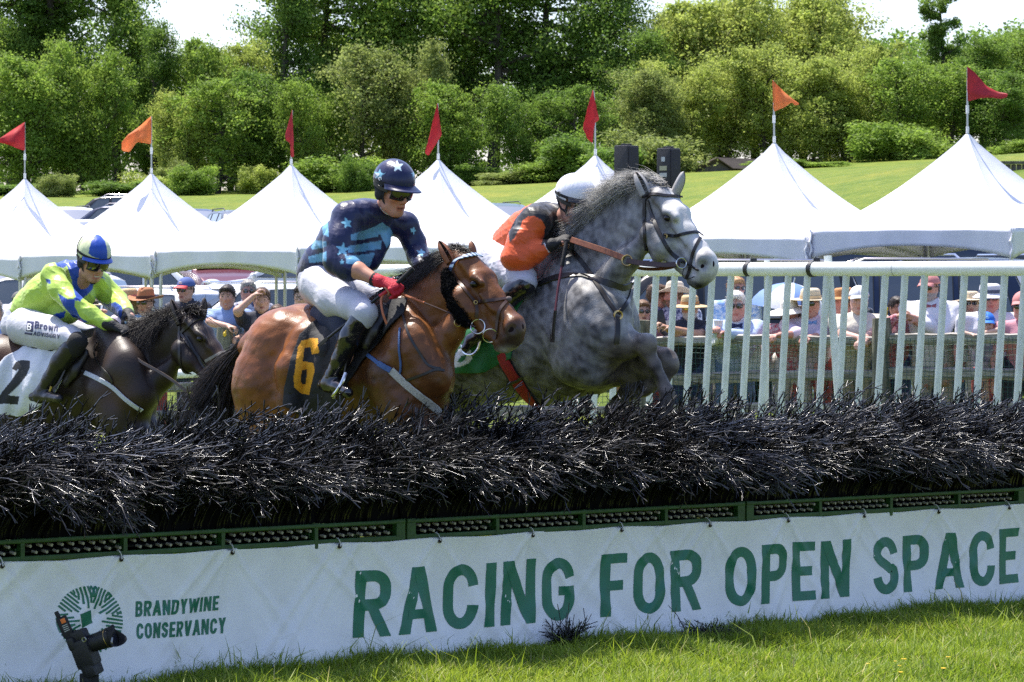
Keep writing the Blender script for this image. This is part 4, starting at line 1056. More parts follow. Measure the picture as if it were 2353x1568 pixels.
def wood_rail(x0, x1, y0a, y1a, y0b, y1b, n=-.03):
 N = 22; top = [];
 for i in range(N + 1):
  f = i / N; x = x0 + (x1 - x0) * f; a = y0a + (y0b - y0a) * f; b_ = y1a + (y1b - y1a) * f
  za, zb_ = fz(x, a), fz(x, b_); za += fr.normal(0, .004) + .012 * math.sin(f * 5 + x0); zb_ += fr.normal(0, .004) + .010 * math.sin(f * 4 + x1)
  c = f_at(x, 0, n); h = (za - zb_) / 2; zc = (za + zb_) / 2
  ring = [(.05, .75), (.02, 1.0), (-.03, .95), (-.05, .55), (-.05, -.6), (-.02, -1), (.03, -.97), (.05, -.5)]
  top.append([c + FN3 * (a_ + fr.normal(0, .0025)) + np.array((0, 0, zc + b2 * h)) for a_, b2 in ring])
 G = np.array(top); m_ = MB(); k = 8
 Fc = [(i * k + j, i * k + (j + 1) % k, (i + 1) * k + (j + 1) % k, (i + 1) * k + j) for i in range(N) for j in range(k)] + [tuple(range(k)), tuple(N * k + j for j in range(k))][::1]
 m_.add(G.reshape(-1, 3), Fc); return m_.build("rail", OLD, froot)
for x0, x1, sh in ((-30, 517, 0), (517, 1000, 0), (1000, 1476, 0), (1476, 2025, 0), (2025, 2600, 0)):
 f0, f1 = (x0 - 517) / 1500, (x1 - 517) / 1500
 for (yl, yr, hh) in ((790, 768, 23), (874, 850, 26), (940, 925, 24)):
  a = yl + (yr - yl) * f0; b = yl + (yr - yl) * f1; d = 3 * math.sin(x0 * .03 + yl)
  wood_rail(x0 + 6, x1 + 4, a + d, a + hh + d, b - d, b + hh - d)
nb = MB(); VV = [];
N1 = 200; xs_ = np.linspace(-30, 2600, N1)
hz = [(800, 782), (812, 795), (824, 807), (836, 820), (848, 832), (860, 844), (872, 856), (884, 868), (896, 880), (908, 893), (920, 905), (932, 918)]
lines = []
for yl, yr in hz:
 pts = []
 for x in xs_: pts.append(f_at(x, fz(x, yl + (yr - yl) * (x - 517) / 1500 + 1.2 * math.sin(x * .05 + yl)), .045))
 lines.append(np.array(pts))
Vh, Fh = many_tubes(np.array(lines), np.full((len(lines), N1), .0022), 3)
vl = []
L = np.linalg.norm(f_at(2600)[:2] - f_at(-30)[:2]); nv = int(L / .05)
for i in range(nv):
 x = -30 + 2630 * i / nv; pts = []
 for q in np.linspace(0, 1, 10):
  yl, yr = 796 + 140 * q, 778 + 143 * q; pts.append(f_at(x + 2 * math.sin(q * 9 + i * .3), fz(x, yl + (yr - yl) * (x - 517) / 1500), .046))
 vl.append(np.array(pts))
Vv, Fv = many_tubes(np.array(vl), np.full((nv, 10), .0022), 3)
o = obj("netting", np.concatenate((Vh, Vv)), np.concatenate((Fh, Fv + len(Vh))), NETM, froot)
q = f_at(529, fz(529, 768), .09); MB().ell(q, (.017, .015, .024)).box(q + np.array((.008, 0, .022)), (.012, .012, .03), None, .003).build("yellow_insulator", mat("yellow_plastic", (.75, .48, .02), .45), froot)
q = f_at(2040, fz(2040, 718), .06); MB().ell(q, (.022, .02, .05)).box(q + np.array((.012, 0, .03)), (.03, .02, .03), None, .006).build("yellow_insulator", MATS["yellow_plastic"], froot)
a, b = f_at(200, fz(200, 868), .28), f_at(620, fz(620, 850), .28)
o = MB().tube([a, b], .046, 18).build("white_pipe", WPL, None); tag(o, "white plastic pipe lying along the fence behind the dark horse's neck", "pipe")
# horses
class Pl:
 """vertical plane of a horse: photo pixels <-> world, v metres to the horse's right (towards the camera)"""
 def __init__(s, x, Y, deg):
  a = math.radians(deg); s.F = np.array((math.cos(a), -math.sin(a), 0)); s.R = np.array((-math.sin(a), -math.cos(a), 0)); s.A = np.array((P(x, 600, Y)[0], Y, 0)); s.Z = np.array((0, 0, 1.0))
 def __call__(s, x, y, v=0.0):
  r = np.array(((x - CX) / FOC, 1, -(y - HY) / FOC)); c = np.array((0, 0, CZ)); t = (v + (s.A - c) @ s.R) / (r @ s.R); return c + t * r
 def r(s, p, rp): return rp * p[1] / FOC
def nodes(pl, L):
 """(x, y, v, radius px, squash) -> world nodes"""
 out = []
 for n in L:
  p = pl(n[0], n[1], n[2]); out.append((p, pl.r(p, n[3]), n[4] if len(n) > 4 else 1.0))
 return out
def hair_strands(roots, dirs, length, n, seed, spread=.35, droop=.5, width=.004, curl=.15, segs=7):
 """tapering strands grown from points along a crest"""
 r = np.random.RandomState(seed); roots = np.asarray(roots, float); dirs = np.asarray(dirs, float); m = len(roots)
 f = r.rand(n) * (m - 1.001); i = f.astype(int); w = (f - i)[:, None]
 p = roots[i] * (1 - w) + roots[i + 1] * w; d = dirs[i] * (1 - w) + dirs[i + 1] * w
 L = np.interp(f, np.arange(m), np.broadcast_to(np.asarray(length, float), (m,))) * r.uniform(.55, 1.15, n)
 lock = r.normal(0, 1, (max(4, n // 22), 3))[(f / m * max(4, n // 22)).astype(int) % max(4, n // 22)]
 d = d + r.normal(0, spread * .5, (n, 3)) + lock * spread * .6; d /= np.linalg.norm(d, axis=1)[:, None]
 p = p + r.normal(0, .012, (n, 3)); t = np.linspace(0, 1, segs)
 c = r.normal(0, curl, (n, 3)) + lock * curl * .5
 Pn = p[:, None] + d[:, None] * (L[:, None] * t)[..., None] + c[:, None] * (L[:, None] * t ** 2)[..., None] + np.array((0, 0, -1.0)) * (droop * L[:, None] * t ** 2)[..., None]
 rad = np.broadcast_to(width * np.linspace(1, .18, segs), (n, segs)) * r.uniform(.6, 1.3, (n, 1))
 return many_tubes(Pn, rad, 3)
LEATHER = mat("black_leather", (.014, .012, .011), .38, var=.2, vscale=40, spec=.5)
BRLEATH = mat("brown_leather", (.19, .062, .022), .45, var=.25, vscale=30)
DKBROWN = mat("dark_brown_leather", (.05, .022, .013), .42, var=.25, vscale=40)
STEELB = mat("bright_steel", (.62, .62, .60), .18, 1.0); BRASS = mat("brass", (.55, .40, .16), .3, 1.0)
EYEM = mat("horse_eye", (.008, .005, .004), .12, spec=.5); NOSTRIL = mat("nostril_dark", (.012, .006, .006), .8, spec=.1)
def coat_mat(name, rough=.38, spec=.45, bump=.25, sheen=.15):
 m = mat(name, (.2, .1, .05), rough, attr=True, var=.07, vscale=60, bump=bump, bscale=150, spec=spec, stretch=(1, 1, .5)); return m
def ring_at(pl, x, y, v, rpx, wpx, m, parent, name='bit_ring', nrm=None):
 p = pl(x, y, v); n = unit(np.array((.25, -1, .1))) if nrm is None else unit(nrm); a = unit(np.cross(n, (0, 0, 1))); b = np.cross(n, a); k = p[1] / FOC
 return MB().torus(p, rpx * k, wpx * k, (a, b, n), 26, 8).build(name, m, parent)
def free_tube(pl, pts, wpx, name, m, parent, n=24, flat=None):
 """strap or rein through the air; pts (x, y, v)"""
 q = np.array([pl(*t) for t in pts]); c = spline(q, n); k = c[:, 1] / FOC
 if flat is None: return MB().tube(c, wpx * .5 * k, 6).build(name, m, parent)
 return ribbon(c, flat, wpx * k, .004, name, m, parent)
def smooth_noise(p, sc, seed):
 """cheap value noise from sines, for markings of the coat"""
 r = np.random.RandomState(seed); o = np.zeros(len(p))
 for k in range(14):
  w = r.normal(0, 1, 3); w /= np.linalg.norm(w); o += np.sin(p @ w * sc * r.uniform(.6, 1.7) + r.uniform(0, 6.28))
 return o / 3.7
def ear(pl, base, tip, v, wpx, m, inner, parent, back=.3):
 """pointed, cupped ear, base and tip pixels"""
 b, t = pl(*base, v), pl(*tip, v * 1.05); ax = t - b; L = np.linalg.norm(ax); ax /= L; face = unit(pl.F * .75 + pl.R * (.55 if v > 0 else -.35) ); sd = unit(np.cross(ax, face)); face = np.cross(sd, ax); w = wpx * b[1] / FOC
 out, inn = [], []
 N, M = 12, 14
 for i in range(N + 1):
  f = i / N; wd = w * (0.62 + .75 * f) * (1 - f) ** .62 * 1.18 + .0012; c = b + ax * L * f + face * (.10 * math.sin(f * 2.6) - .04) * L * .5
  for lst, o in ((out, 1.0), (inn, .80)):
   row = []
   for j in range(M + 1):
    a = math.radians(-158 + 316 * j / M); row.append(c + sd * math.sin(a) * wd * o - face * (math.cos(a) * wd * .85 * o - (.0 if o == 1 else .004)))
   lst.append(row)
 o1 = MB().grid(np.array(out));
 G1, G2 = np.array(out), np.array(inn)
 rim = np.stack((np.concatenate((G1[:, 0], G1[::-1, -1])), np.concatenate((G2[:, 0], G2[::-1, -1]))), 1); o1.grid(rim)
 e = o1.build("ear", m, parent); MB().grid(G2).build("ear_lining", inner, e)
 return e
def paint(o, base, layers):
 """base (3,) or (n,3); layers: (polygon pixels, colour) painted where the surface faces the photograph"""
 V, N = world_verts(o); C = np.empty((len(V), 3)); C[:] = base; q = px(V); d = V - np.array((0, 0, CZ)); face = (N * d).sum(1) < .15 * np.linalg.norm(d, axis=1)
 for poly, col in layers:
  k = in_poly(q, poly) & face; C[k] = col
 set_col(o, C); return V, N, q
def rough_up(o, amps, seed):
 """slight unevenness of muscle, vein and skin"""
 V, Nn = world_verts(o); h = np.zeros(len(V))
 for i, (sc, a) in enumerate(amps): h += a * smooth_noise(V, sc, seed + i)
 V = V + Nn * h[:, None] - np.array(origin(o)); o.data.vertices.foreach_set("co", V.astype(np.float32).ravel()); o.data.update()
def nostril(bvh, x, y, parent, rx=.017, rz=.026, tilt=.3):
 h = cast(bvh, x, y, -.003)
 if h is None: return
 _, n, _, _ = bvh.find_nearest(Vector(h)); n = unit(n); a = unit(np.cross(n, (tilt, 0, 1))); b = np.cross(n, a)
 MB().ell(h, (rx, rz, .006), (a, b, n), 18, 10).build("nostril", NOSTRIL, parent)
# ------------------------------------------------------------------ the grey
PG = Pl(1270, 17.25, 40.0)
grey = thing("horse", (*PG(1200, 800)[:2], 0.0), "dappled grey horse in mid jump, leading the field, with green saddle cloth", "horse")
def build_grey():
 S = Solid(.011); N = lambda L: nodes(PG, L); A = PG.R
 S.chain(N([(985, 812, 0, 118, .86), (1060, 815, 0, 120, .86), (1150, 790, 0, 128, .86), (1250, 765, 0, 132, .84), (1325, 742, 0, 118, .84), (1362, 730, 0, 98, .90)]), A, .10)
 S.chain(N([(1005, 770, .13, 95), (985, 850, .15, 85)]), None, .08); S.chain(N([(1005, 770, -.13, 95), (985, 850, -.15, 85)]), None, .08)
 S.chain(N([(1120, 690, 0, 52, .7), (1200, 655, 0, 52, .6), (1275, 620, 0, 48, .5)]), A, .08)       # back and withers
 for sgn in (1, -1):
  S.chain(N([(1290, 640, .12 * sgn, 50, .6), (1345, 720, .19 * sgn, 66, .7), (1390, 775, .18 * sgn, 64, .8)]), A, .05)
  S.chain(N([(1320, 780, .19 * sgn, 72, .7), (1350, 830, .18 * sgn, 66, .8)]), A, .06)
  S.ell(PG(1398, 742, .13 * sgn), (.14, .13, .19), None, .05)
 S.chain(N([(1390, 690, 0, 66, .8), (1402, 760, 0, 62, .9), (1372, 830, 0, 66, .9)]), A, .06)
 S.chain(N([(1300, 850, 0, 72, .9), (1250, 880, 0, 52, .9)]), A, .07)
 S.chain(N([(1330, 655, 0, 92, .55), (1390, 585, 0, 80, .50), (1447, 520, 0, 66, .48), (1490, 478, 0, 54, .50)]), A, .06)
 S.chain(N([(1345, 560, 0, 26, .7), (1395, 508, 0, 24, .7), (1450, 460, 0, 24, .7), (1490, 430, 0, 26, .8)]), A, .06)   # crest
 for sgn in (1, -1): S.chain(N([(1385, 660, .09 * sgn, 34), (1440, 598, .075 * sgn, 26), (1478, 560, .06 * sgn, 20)]), None, .05)  # muscle under the neck
 hd = [(1512, 470, 0, 42, .62), (1530, 505, 0, 49, .60), (1551, 545, 0, 41, .56), (1577, 585, 0, 33, .62), (1599, 608, 0, 31, .72), (1616, 618, 0, 27, .88)]
 S.chain(N(hd), A, .03)
 S.chain(N([(1525, 452, 0, 21, 2.1), (1556, 490, 0, 19, 2.15), (1580, 532, 0, 17, 1.6), (1606, 570, 0, 16, 1.5), (1624, 594, 0, 17, 1.5), (1632, 612, 0, 17, 1.5)]), A, .03)          # flat of the face
 for sgn in (1, -1):
  S.chain(N([(1503, 540, .062 * sgn, 34), (1522, 566, .062 * sgn, 30), (1512, 590 if sgn > 0 else 585, .05 * sgn, 16)]), None, .03)   # round cheek
  S.chain(N([(1525, 575, .055 * sgn, 18), (1560, 612, .042 * sgn, 12), (1585, 638, .03 * sgn, 10)]), None, .02)                    # lower jaw
  S.chain(N([(1538, 486, .080 * sgn, 9), (1552, 500, .086 * sgn, 9)]), None, .025)                                               # brow bone
  S.chain(N([(1548, 522, .072 * sgn, 8), (1575, 560, .058 * sgn, 7)]), None, .015)                                               # cheek bone
  S.ell(PG(1619, 605, .036 * sgn), (.034, .030, .042), None, .045)                                                             # nostril wing
 S.chain(N([(1610, 640, 0, 23, 1.2), (1622, 628, 0, 24, 1.25)]), A, .02)                                                            # upper lip
 S.chain(N([(1590, 645, 0, 14, 1.1), (1602, 655, 0, 11, 1.2)]), A, .012)                                                            # chin
 S.ell(PG(1615, 611, .078), (.027, .027, .032), None, .010, -1); S.ell(PG(1626, 606, -.070), (.022, .022, .028), None, .01, -1)    # nostrils
 S.chain(N([(1592, 640, .075, 2.2), (1608, 650, .05, 2.2)]), None, .006, -1)
 for sgn in (1, -1): S.ell(PG(1533, 501, .115 * sgn), (.024, .022, .018), None, .012, -1)
 S.chain(N([(1330, 828, .15, 62), (1385, 804, .14, 48), (1440, 791, .125, 33), (1478, 791, .115, 25)]), None, .04)
 S.ell(PG(1486, 792, .115), (.066, .06, .066), None, .02)
 S.chain(N([(1484, 800, .115, 24), (1502, 838, .10, 16.5), (1522, 880, .085, 15.5), (1532, 900, .08, 19)]), None, .02)
 S.chain(N([(1505, 845, .118, 10), (1526, 892, .10, 10)]), None, .02)
 S.chain(N([(1532, 900, .08, 19), (1533, 922, .085, 16), (1524, 942, .10, 17)]), None, .02); S.chain(N([(1522, 945, .10, 21), (1514, 965, .115, 26)]), None, .01)
 S.chain(N([(1370, 850, -.12, 56), (1425, 838, -.12, 44), (1490, 826, -.115, 32), (1525, 828, -.11, 26)]), None, .05)
 S.ell(PG(1532, 830, -.11), (.058, .055, .066), None, .03)
 S.chain(N([(1536, 838, -.11, 22), (1520, 872, -.10, 17), (1480, 895, -.09, 16), (1440, 905, -.09, 19), (1425, 925, -.09, 17)]), None, .02); S.chain(N([(1422, 930, -.09, 20), (1412, 948, -.09, 25)]), None, .01)
 S.chain(N([(1450, 855, -.11, 30), (1500, 850, -.11, 22), (1528, 850, -.11, 16)]), None, .03)
 for sgn, dx in ((1, 0), (-1, 26)):
  S.chain(N([(985 + dx, 850, .15 * sgn, 84), (965 + dx, 960, .15 * sgn, 58), (915 + dx, 1060, .13 * sgn, 31), (880 + dx, 1125, .12 * sgn, 27), (890 + dx, 1260, .12 * sgn, 19), (895 + dx, 1300, .12 * sgn, 22), (915 + dx, 1345, .12 * sgn, 18)]), None, .04)
  S.chain(N([(915 + dx, 1345, .12 * sgn, 22), (925 + dx, 1368, .12 * sgn, 28)]), None, .01)
 S.chain(N([(905, 740, 0, 16), (900, 790, 0, 14)]), None, .03)
 m = coat_mat("grey_coat", .5, .3, .12)
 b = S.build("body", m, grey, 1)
 rough_up(b, ((14, .0035), (34, .0030), (75, .0016)), 61); V, Nn, q = paint(b, (.20, .20, .205), [])
 n1 = smooth_noise(V, 26, 3); n2 = smooth_noise(V, 60, 4); n3 = smooth_noise(V, 9, 8); n4 = smooth_noise(V, 130, 6)
 x, y = q[:, 0], q[:, 1]
 lum = .180 * (1 + .20 * n3 + .25 * np.tanh(2.2 * n1) + .30 * np.tanh(2 * n2) + .20 * np.tanh(2 * n4))
 dap = np.clip(.5 + .8 * n1 + .35 * n2, 0, 1)
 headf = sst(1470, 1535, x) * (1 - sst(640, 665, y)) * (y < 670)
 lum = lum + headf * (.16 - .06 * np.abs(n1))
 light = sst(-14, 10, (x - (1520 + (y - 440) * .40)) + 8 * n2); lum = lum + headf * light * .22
 lum = lum - .12 * np.exp(-(((x - 1548) / 26) ** 2 + ((y - 528) / 26) ** 2)) * (n2 > -.4) - .10 * np.exp(-(((x - 1532) / 20) ** 2 + ((y - 500) / 15) ** 2))
 lum = lum - .30 * np.exp(-(((x - 1615) / 14) ** 2 + ((y - 612) / 14) ** 2)) - .12 * sst(632, 655, y) * sst(1575, 1600, x)
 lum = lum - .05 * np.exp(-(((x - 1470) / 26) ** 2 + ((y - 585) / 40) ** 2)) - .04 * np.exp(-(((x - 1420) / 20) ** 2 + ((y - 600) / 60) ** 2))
 leg = np.clip(sst(768, 790, y + .06 * (x - 1440)) * sst(1365, 1415, x) + sst(870, 900, y) * sst(1380, 1420, x), 0, 1); lum = lum * (1 - leg * .58) + leg * .012 * n2
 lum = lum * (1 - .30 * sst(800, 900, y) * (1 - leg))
 lum = np.clip(lum, .020, .62); C = lum[:, None] * np.array((1.0, .985, .97)); warm = (leg * .5)[:, None]; C = C * (1 - warm) + C * np.array((1.28, .96, .72)) * warm
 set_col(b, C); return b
GB = build_grey(); GBV = bvh_of(GB)
GEAR = mat("grey_ear", (.33, .32, .31), .6, var=.25, vscale=60); GEARI = mat("ear_lining_grey", (.16, .13, .12), .8, var=.3, vscale=90)
ear(PG, (1486, 448), (1460, 396), .060, 19, GEAR, GEARI, grey); ear(PG, (1551, 448), (1570, 394), -.060, 17, GEAR, GEARI, grey)
MANEG = mat("grey_mane", (.17, .163, .155), .5, col2=(.50, .485, .46), vscale=14, var=.25, spec=.4)
def mane_grey():
 cr = spline([PG(x, y, .0) for x, y in ((1312, 568), (1345, 528), (1380, 496), (1415, 466), (1450, 440), (1480, 422), (1498, 415))], 30); dirs = []
 for f in np.linspace(0, 1, 30): dirs.append(unit(-PG.F * (1.0 - .1 * f) + PG.R * .30 + np.array((0, 0, .14 + .08 * f))))
 L = np.interp(np.linspace(0, 1, 30), [0, .3, .75, 1], [.10, .18, .24, .24]); V, Fq = hair_strands(cr, dirs, L, 9000, 5, .15, .38, .0014, .10, 8); obj("mane", V, Fq, MANEG, grey)
 fl = spline([PG(1484, 412, .02), PG(1508, 416, 0), PG(1530, 428, 0)], 8); d = [unit(-PG.F * 1.0 + PG.R * .1 + np.array((0, 0, .42 - .2 * f))) for f in np.linspace(0, 1, 8)]
 V, Fq = hair_strands(fl, d, .17, 2000, 6, .2, .5, .0014, .16, 8); obj("forelock", V, Fq, MANEG, grey)
 t0 = spline([PG(905, 740, 0), PG(888, 770, 0), PG(870, 820, 0)], 8); V, Fq = hair_strands(t0, [unit(-PG.F + np.array((0, 0, -.3)))] * 8, .75, 700, 7, .35, .6, .004, .2); obj("tail", V, Fq, MANEG, grey)
mane_grey()
for sg, (x, y) in ((1, (1534, 501)), (-1, (1580, 492))):
 p = PG(1534, 501, .088 * sg); MB().ell(p, (.022, .022, .020), None, 18, 12).build("eye", EYEM, grey)
nostril(GBV, 1614, 612, grey, .022, .030, .2); nostril(GBV, 1640, 606, grey, .008, .018, .2)
def tack_grey():
 st = lambda pix, w, m=LEATHER, nm='strap', off=.005: strap(GBV, pix, w, off, .004, 30, nm, m, grey)
 st([(1482, 452), (1481, 505), (1483, 550), (1486, 574)], .020, LEATHER, "throat_strap")
 st([(1484, 456), (1500, 447), (1522, 450), (1546, 452), (1569, 453)], .020, LEATHER, "browband")
 st([(1489, 462), (1503, 510), (1522, 550), (1540, 580), (1560, 596), (1568, 602)], .022, LEATHER, "cheekpiece")
 st([(1524, 541), (1548, 543), (1575, 537), (1603, 534), (1617, 542)], .018, LEATHER, "noseband")
 st([(1614, 540), (1604, 556), (1594, 580), (1588, 602), (1586, 618), (1578, 640)], .019, LEATHER, "grackle_strap")
 st([(1568, 600), (1590, 612), (1606, 622)], .012, LEATHER, "bit_strap")
 ring_at(PG, 1566, 605, .085, 12, 1.7, STEELB, grey, "bit_ring")
 MB().torus(PG(1529, 543, .098), .011, .004, (PG.F, np.array((0, 0, 1.)), PG.R), 14, 6).build("buckle", BRASS, grey)
 st([(1222, 662), (1262, 643), (1305, 633), (1355, 637), (1400, 652), (1432, 662), (1452, 655)], .038, LEATHER, "breast_girth")
 st([(1310, 570), (1345, 612), (1380, 668), (1402, 700), (1414, 718)], .026, LEATHER, "breast_strap"); st([(1453, 650), (1444, 690), (1428, 712), (1420, 722)], .024, LEATHER, "breast_strap")
 st([(1418, 728), (1419, 760), (1416, 790)], .030, LEATHER, "breast_strap")
 h = cast(GBV, 1418, 727, .012)
 if h is not None: MB().torus(h, .022, .005, (unit(np.cross(unit(h - np.array((0, 0, CZ))), (0, 0, 1))), np.array((0, 0, 1.)), PG.F), 18, 6).build("ring", BRASS, grey)
 free_tube(PG, [(1312, 551, .16), (1345, 562, .17), (1390, 577, .165), (1434, 594, .15)], 14, "rein", BRLEATH, grey, 24, unit(PG.R + np.array((0, 0, .35))))
 free_tube(PG, [(1440, 599, .148), (1480, 606, .13), (1530, 609, .11), (1562, 607, .09)], 13, "rein", DKBROWN, grey, 20, unit(PG.R + np.array((0, 0, .3))))
 ring_at(PG, 1441, 599, .15, 12, 2.0, BRASS, grey, "martingale_ring", (-.3, -1, .1))
 free_tube(PG, [(1452, 612, .0), (1480, 618, -.06), (1520, 618, -.08), (1555, 612, -.08)], 8, "rein", BRLEATH, grey, 16, unit(PG.R))
 free_tube(PG, [(1572, 616, .08), (1568, 632, .085), (1577, 642, .08), (1596, 636, .075)], 2.2, "rein_loop", LEATHER, grey, 16)
 st([(1151, 812), (1168, 845), (1190, 880), (1222, 925), (1250, 960)], .105, mat("black_girth", (.015, .015, .016), .7), "girth", .006)
 st([(1152, 812), (1170, 845), (1192, 880), (1224, 925), (1250, 958)], .082, mat("red_girth", (.33, .012, .016), .7, var=.2, vscale=50, bump=.3, bscale=120), "girth_cover", .013)
 st([(1175, 878), (1192, 870), (1205, 862)], .018, LEATHER, "girth_keeper", .02)
 poly = [(1010, 735), (1060, 690), (1120, 680), (1190, 672), (1224, 655), (1205, 690), (1188, 720), (1180, 770), (1178, 822), (1160, 830), (1120, 852), (1085, 857), (1040, 853), (1005, 846)]
 c = drape(GBV, poly, 2.0, .016, "saddle_cloth", mat("green_saddle_cloth", (.008, .135, .035), .7, attr=True, var=.12, vscale=20, bump=.2, bscale=60), grey, .008, lambda p: .006 * math.sin(p[0] * .11 + p[1] * .05))
 W_ = (.72, .74, .78)
 paint(c, (.008, .135, .035), [([(1036, 846), (1041, 825), (1052, 804), (1068, 796), (1082, 806), (1086, 822), (1078, 834), (1062, 842)], W_), ([(1050, 832), (1060, 818), (1072, 816), (1070, 826), (1058, 834)], (.008, .135, .035)),
         ([(1028, 800), (1040, 788), (1054, 780), (1060, 792), (1046, 806), (1030, 818)], W_)])
 S = Solid(.012); N = lambda L: nodes(PG, L)
 S.chain(N([(1090, 690, 0, 26, 1.4), (1140, 678, 0, 22, 1.5), (1200, 650, 0, 24, 1.2), (1228, 632, 0, 24, .9)]), PG.R, .03); S.chain(N([(1185, 680, .2, 14), (1170, 730, .27, 10), (1160, 770, .30, 8)]), None, .03)
 S.build("saddle", LEATHER, grey, 2)
tack_grey()
# ------------------------------------------------------------------ the bay, number 6
PB = Pl(890, 16.15, 40.0)
bay = thing("horse", (*PB(800, 850)[:2], 0.0), "chestnut brown bay horse with number 6 saddle cloth and fluffy black cheek pieces", "horse")
def build_bay():
 S = Solid(.011); N = lambda L: nodes(PB, L); A = PB.R
 S.chain(N([(672, 850, 0, 132, .84), (740, 850, 0, 128, .84), (820, 850, 0, 134, .84), (900, 850, 0, 126, .82), (945, 845, 0, 100, .9)]), A, .1)
 for sgn in (1, -1):
  S.chain(N([(655, 800, .13 * sgn, 92), (632, 890, .16 * sgn, 92), (640, 980, .16 * sgn, 78)]), None, .07)
  S.chain(N([(720, 770, .14 * sgn, 40), (700, 840, .22 * sgn, 44)]), None, .06)                          # hip bone and stifle
  S.chain(N([(660, 760, .18 * sgn, 40), (600, 860, .22 * sgn, 46), (590, 930, .22 * sgn, 40)]), None, .07)
  S.chain(N([(700, 775, .23 * sgn, 26), (672, 850, .285 * sgn, 30), (668, 930, .27 * sgn, 34)]), None, .055)
  S.chain(N([(720, 765, .19 * sgn, 18), (745, 800, .25 * sgn, 18)]), None, .03)
  S.chain(N([(905, 715, .10 * sgn, 52, .6), (945, 800, .19 * sgn, 66, .75), (985, 860, .17 * sgn, 62, .8)]), A, .05)
  S.chain(N([(900, 860, .2 * sgn, 74, .7), (930, 930, .18 * sgn, 66, .8)]), A, .06)
  S.chain(N([(975, 870, .12 * sgn, 62), (960, 940, .13 * sgn, 58)]), None, .05)
 S.chain(N([(700, 742, 0, 34, 1.3), (800, 760, 0, 40, 1), (880, 725, 0, 44, .6), (925, 702, 0, 40, .5)]), A, .08)
 S.chain(N([(940, 760, 0, 96, .55), (985, 712, 0, 82, .50), (1025, 672, 0, 68, .48), (1055, 640, 0, 54, .5)]), A, .06)
 S.chain(N([(925, 690, 0, 24, .7), (975, 645, 0, 24, .7), (1020, 612, 0, 24, .7), (1052, 594, 0, 24, .8)]), A, .06)
 for sgn in (1, -1): S.chain(N([(1000, 820, .09 * sgn, 36), (1035, 765, .075 * sgn, 28), (1058, 725, .06 * sgn, 22)]), None, .05)
 S.chain(N([(985, 800, 0, 60, .7), (975, 880, 0, 66, .9)]), A, .06)
 S.chain(N([(1075, 625, 0, 40, .64), (1094, 660, 0, 48, .60), (1118, 697, 0, 41, .56), (1146, 732, 0, 34, .62), (1162, 757, 0, 31, .74), (1172, 772, 0, 29, .86)]), A, .03)
 S.chain(N([(1082, 604, 0, 19, 1.9), (1112, 640, 0, 18, 1.9), (1136, 680, 0, 15, 1.5), (1164, 720, 0, 14, 1.4), (1184, 742, 0, 16, 1.5), (1191, 758, 0, 16, 1.5)]), A, .03)
 for sgn in (1, -1):
  S.chain(N([(1066, 690, .065 * sgn, 36), (1082, 718, .062 * sgn, 30), (1072, 738, .05 * sgn, 18)]), None, .03)
  S.chain(N([(1090, 730, .055 * sgn, 18), (1122, 766, .042 * sgn, 13), (1146, 790, .03 * sgn, 11)]), None, .02)
  S.chain(N([(1092, 636, .083 * sgn, 10), (1108, 651, .088 * sgn, 9)]), None, .025)
  S.chain(N([(1106, 676, .074 * sgn, 8), (1134, 712, .058 * sgn, 7)]), None, .015)
  S.ell(PB(1180, 755, .037 * sgn), (.034, .031, .044), None, .045)
 S.chain(N([(1174, 786, 0, 21, 1.15), (1182, 776, 0, 22, 1.2)]), A, .02); S.chain(N([(1150, 796, 0, 15, 1.1), (1164, 803, 0, 12, 1.2)]), A, .012)
 S.ell(PB(1176, 757, .080), (.028, .028, .033), None, .01, -1); S.ell(PB(1186, 752, -.074), (.024, .02, .027), None, .01, -1)
 S.chain(N([(1150, 784, .08, 2.2), (1166, 797, .055, 2.2)]), None, .006, -1)
 for sgn in (1, -1): S.ell(PB(1088, 653, .118 * sgn), (.024, .022, .018), None, .012, -1)
 for sgn, dx, dy in ((1, 0, 0), (-1, 30, -10)):
  S.chain(N([(945 + dx, 940 + dy, .15 * sgn, 58), (985 + dx, 1010 + dy, .14 * sgn, 40), (1010 + dx, 1070 + dy, .13 * sgn, 28)]), None, .05); S.ell(PB(1012 + dx, 1078 + dy, .13 * sgn), (.06, .06, .066), None, .03)
  S.chain(N([(1010 + dx, 1085 + dy, .13 * sgn, 22), (970 + dx, 1150 + dy, .12 * sgn, 17), (945 + dx, 1185 + dy, .12 * sgn, 19), (925 + dx, 1195 + dy, .12 * sgn, 18)]), None, .02); S.chain(N([(922 + dx, 1196 + dy, .12 * sgn, 20), (905 + dx, 1190 + dy, .12 * sgn, 26)]), None, .01)
  S.chain(N([(640 + dx, 980, .16 * sgn, 78), (655 + dx, 1080, .15 * sgn, 52), (610 + dx, 1170, .13 * sgn, 30), (580 + dx, 1215, .13 * sgn, 27), (600 + dx, 1330, .12 * sgn, 19), (608 + dx, 1375, .12 * sgn, 22), (628 + dx, 1415, .12 * sgn, 19)]), None, .04); S.chain(N([(630 + dx, 1418, .12 * sgn, 23), (640 + dx, 1440, .12 * sgn, 28)]), None, .01)
 S.chain(N([(575, 790, 0, 22), (556, 800, 0, 14)]), None, .04)
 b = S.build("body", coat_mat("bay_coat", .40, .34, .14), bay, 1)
 rough_up(b, ((12, .0030), (30, .0020), (70, .0014), (120, .0008)), 71); V, Nn, q = paint(b, (.24, .082, .022), []); x, y = q[:, 0], q[:, 1]
 n1 = smooth_noise(V, 7, 13); n2 = smooth_noise(V, 45, 14); n3 = smooth_noise(V, 120, 15)
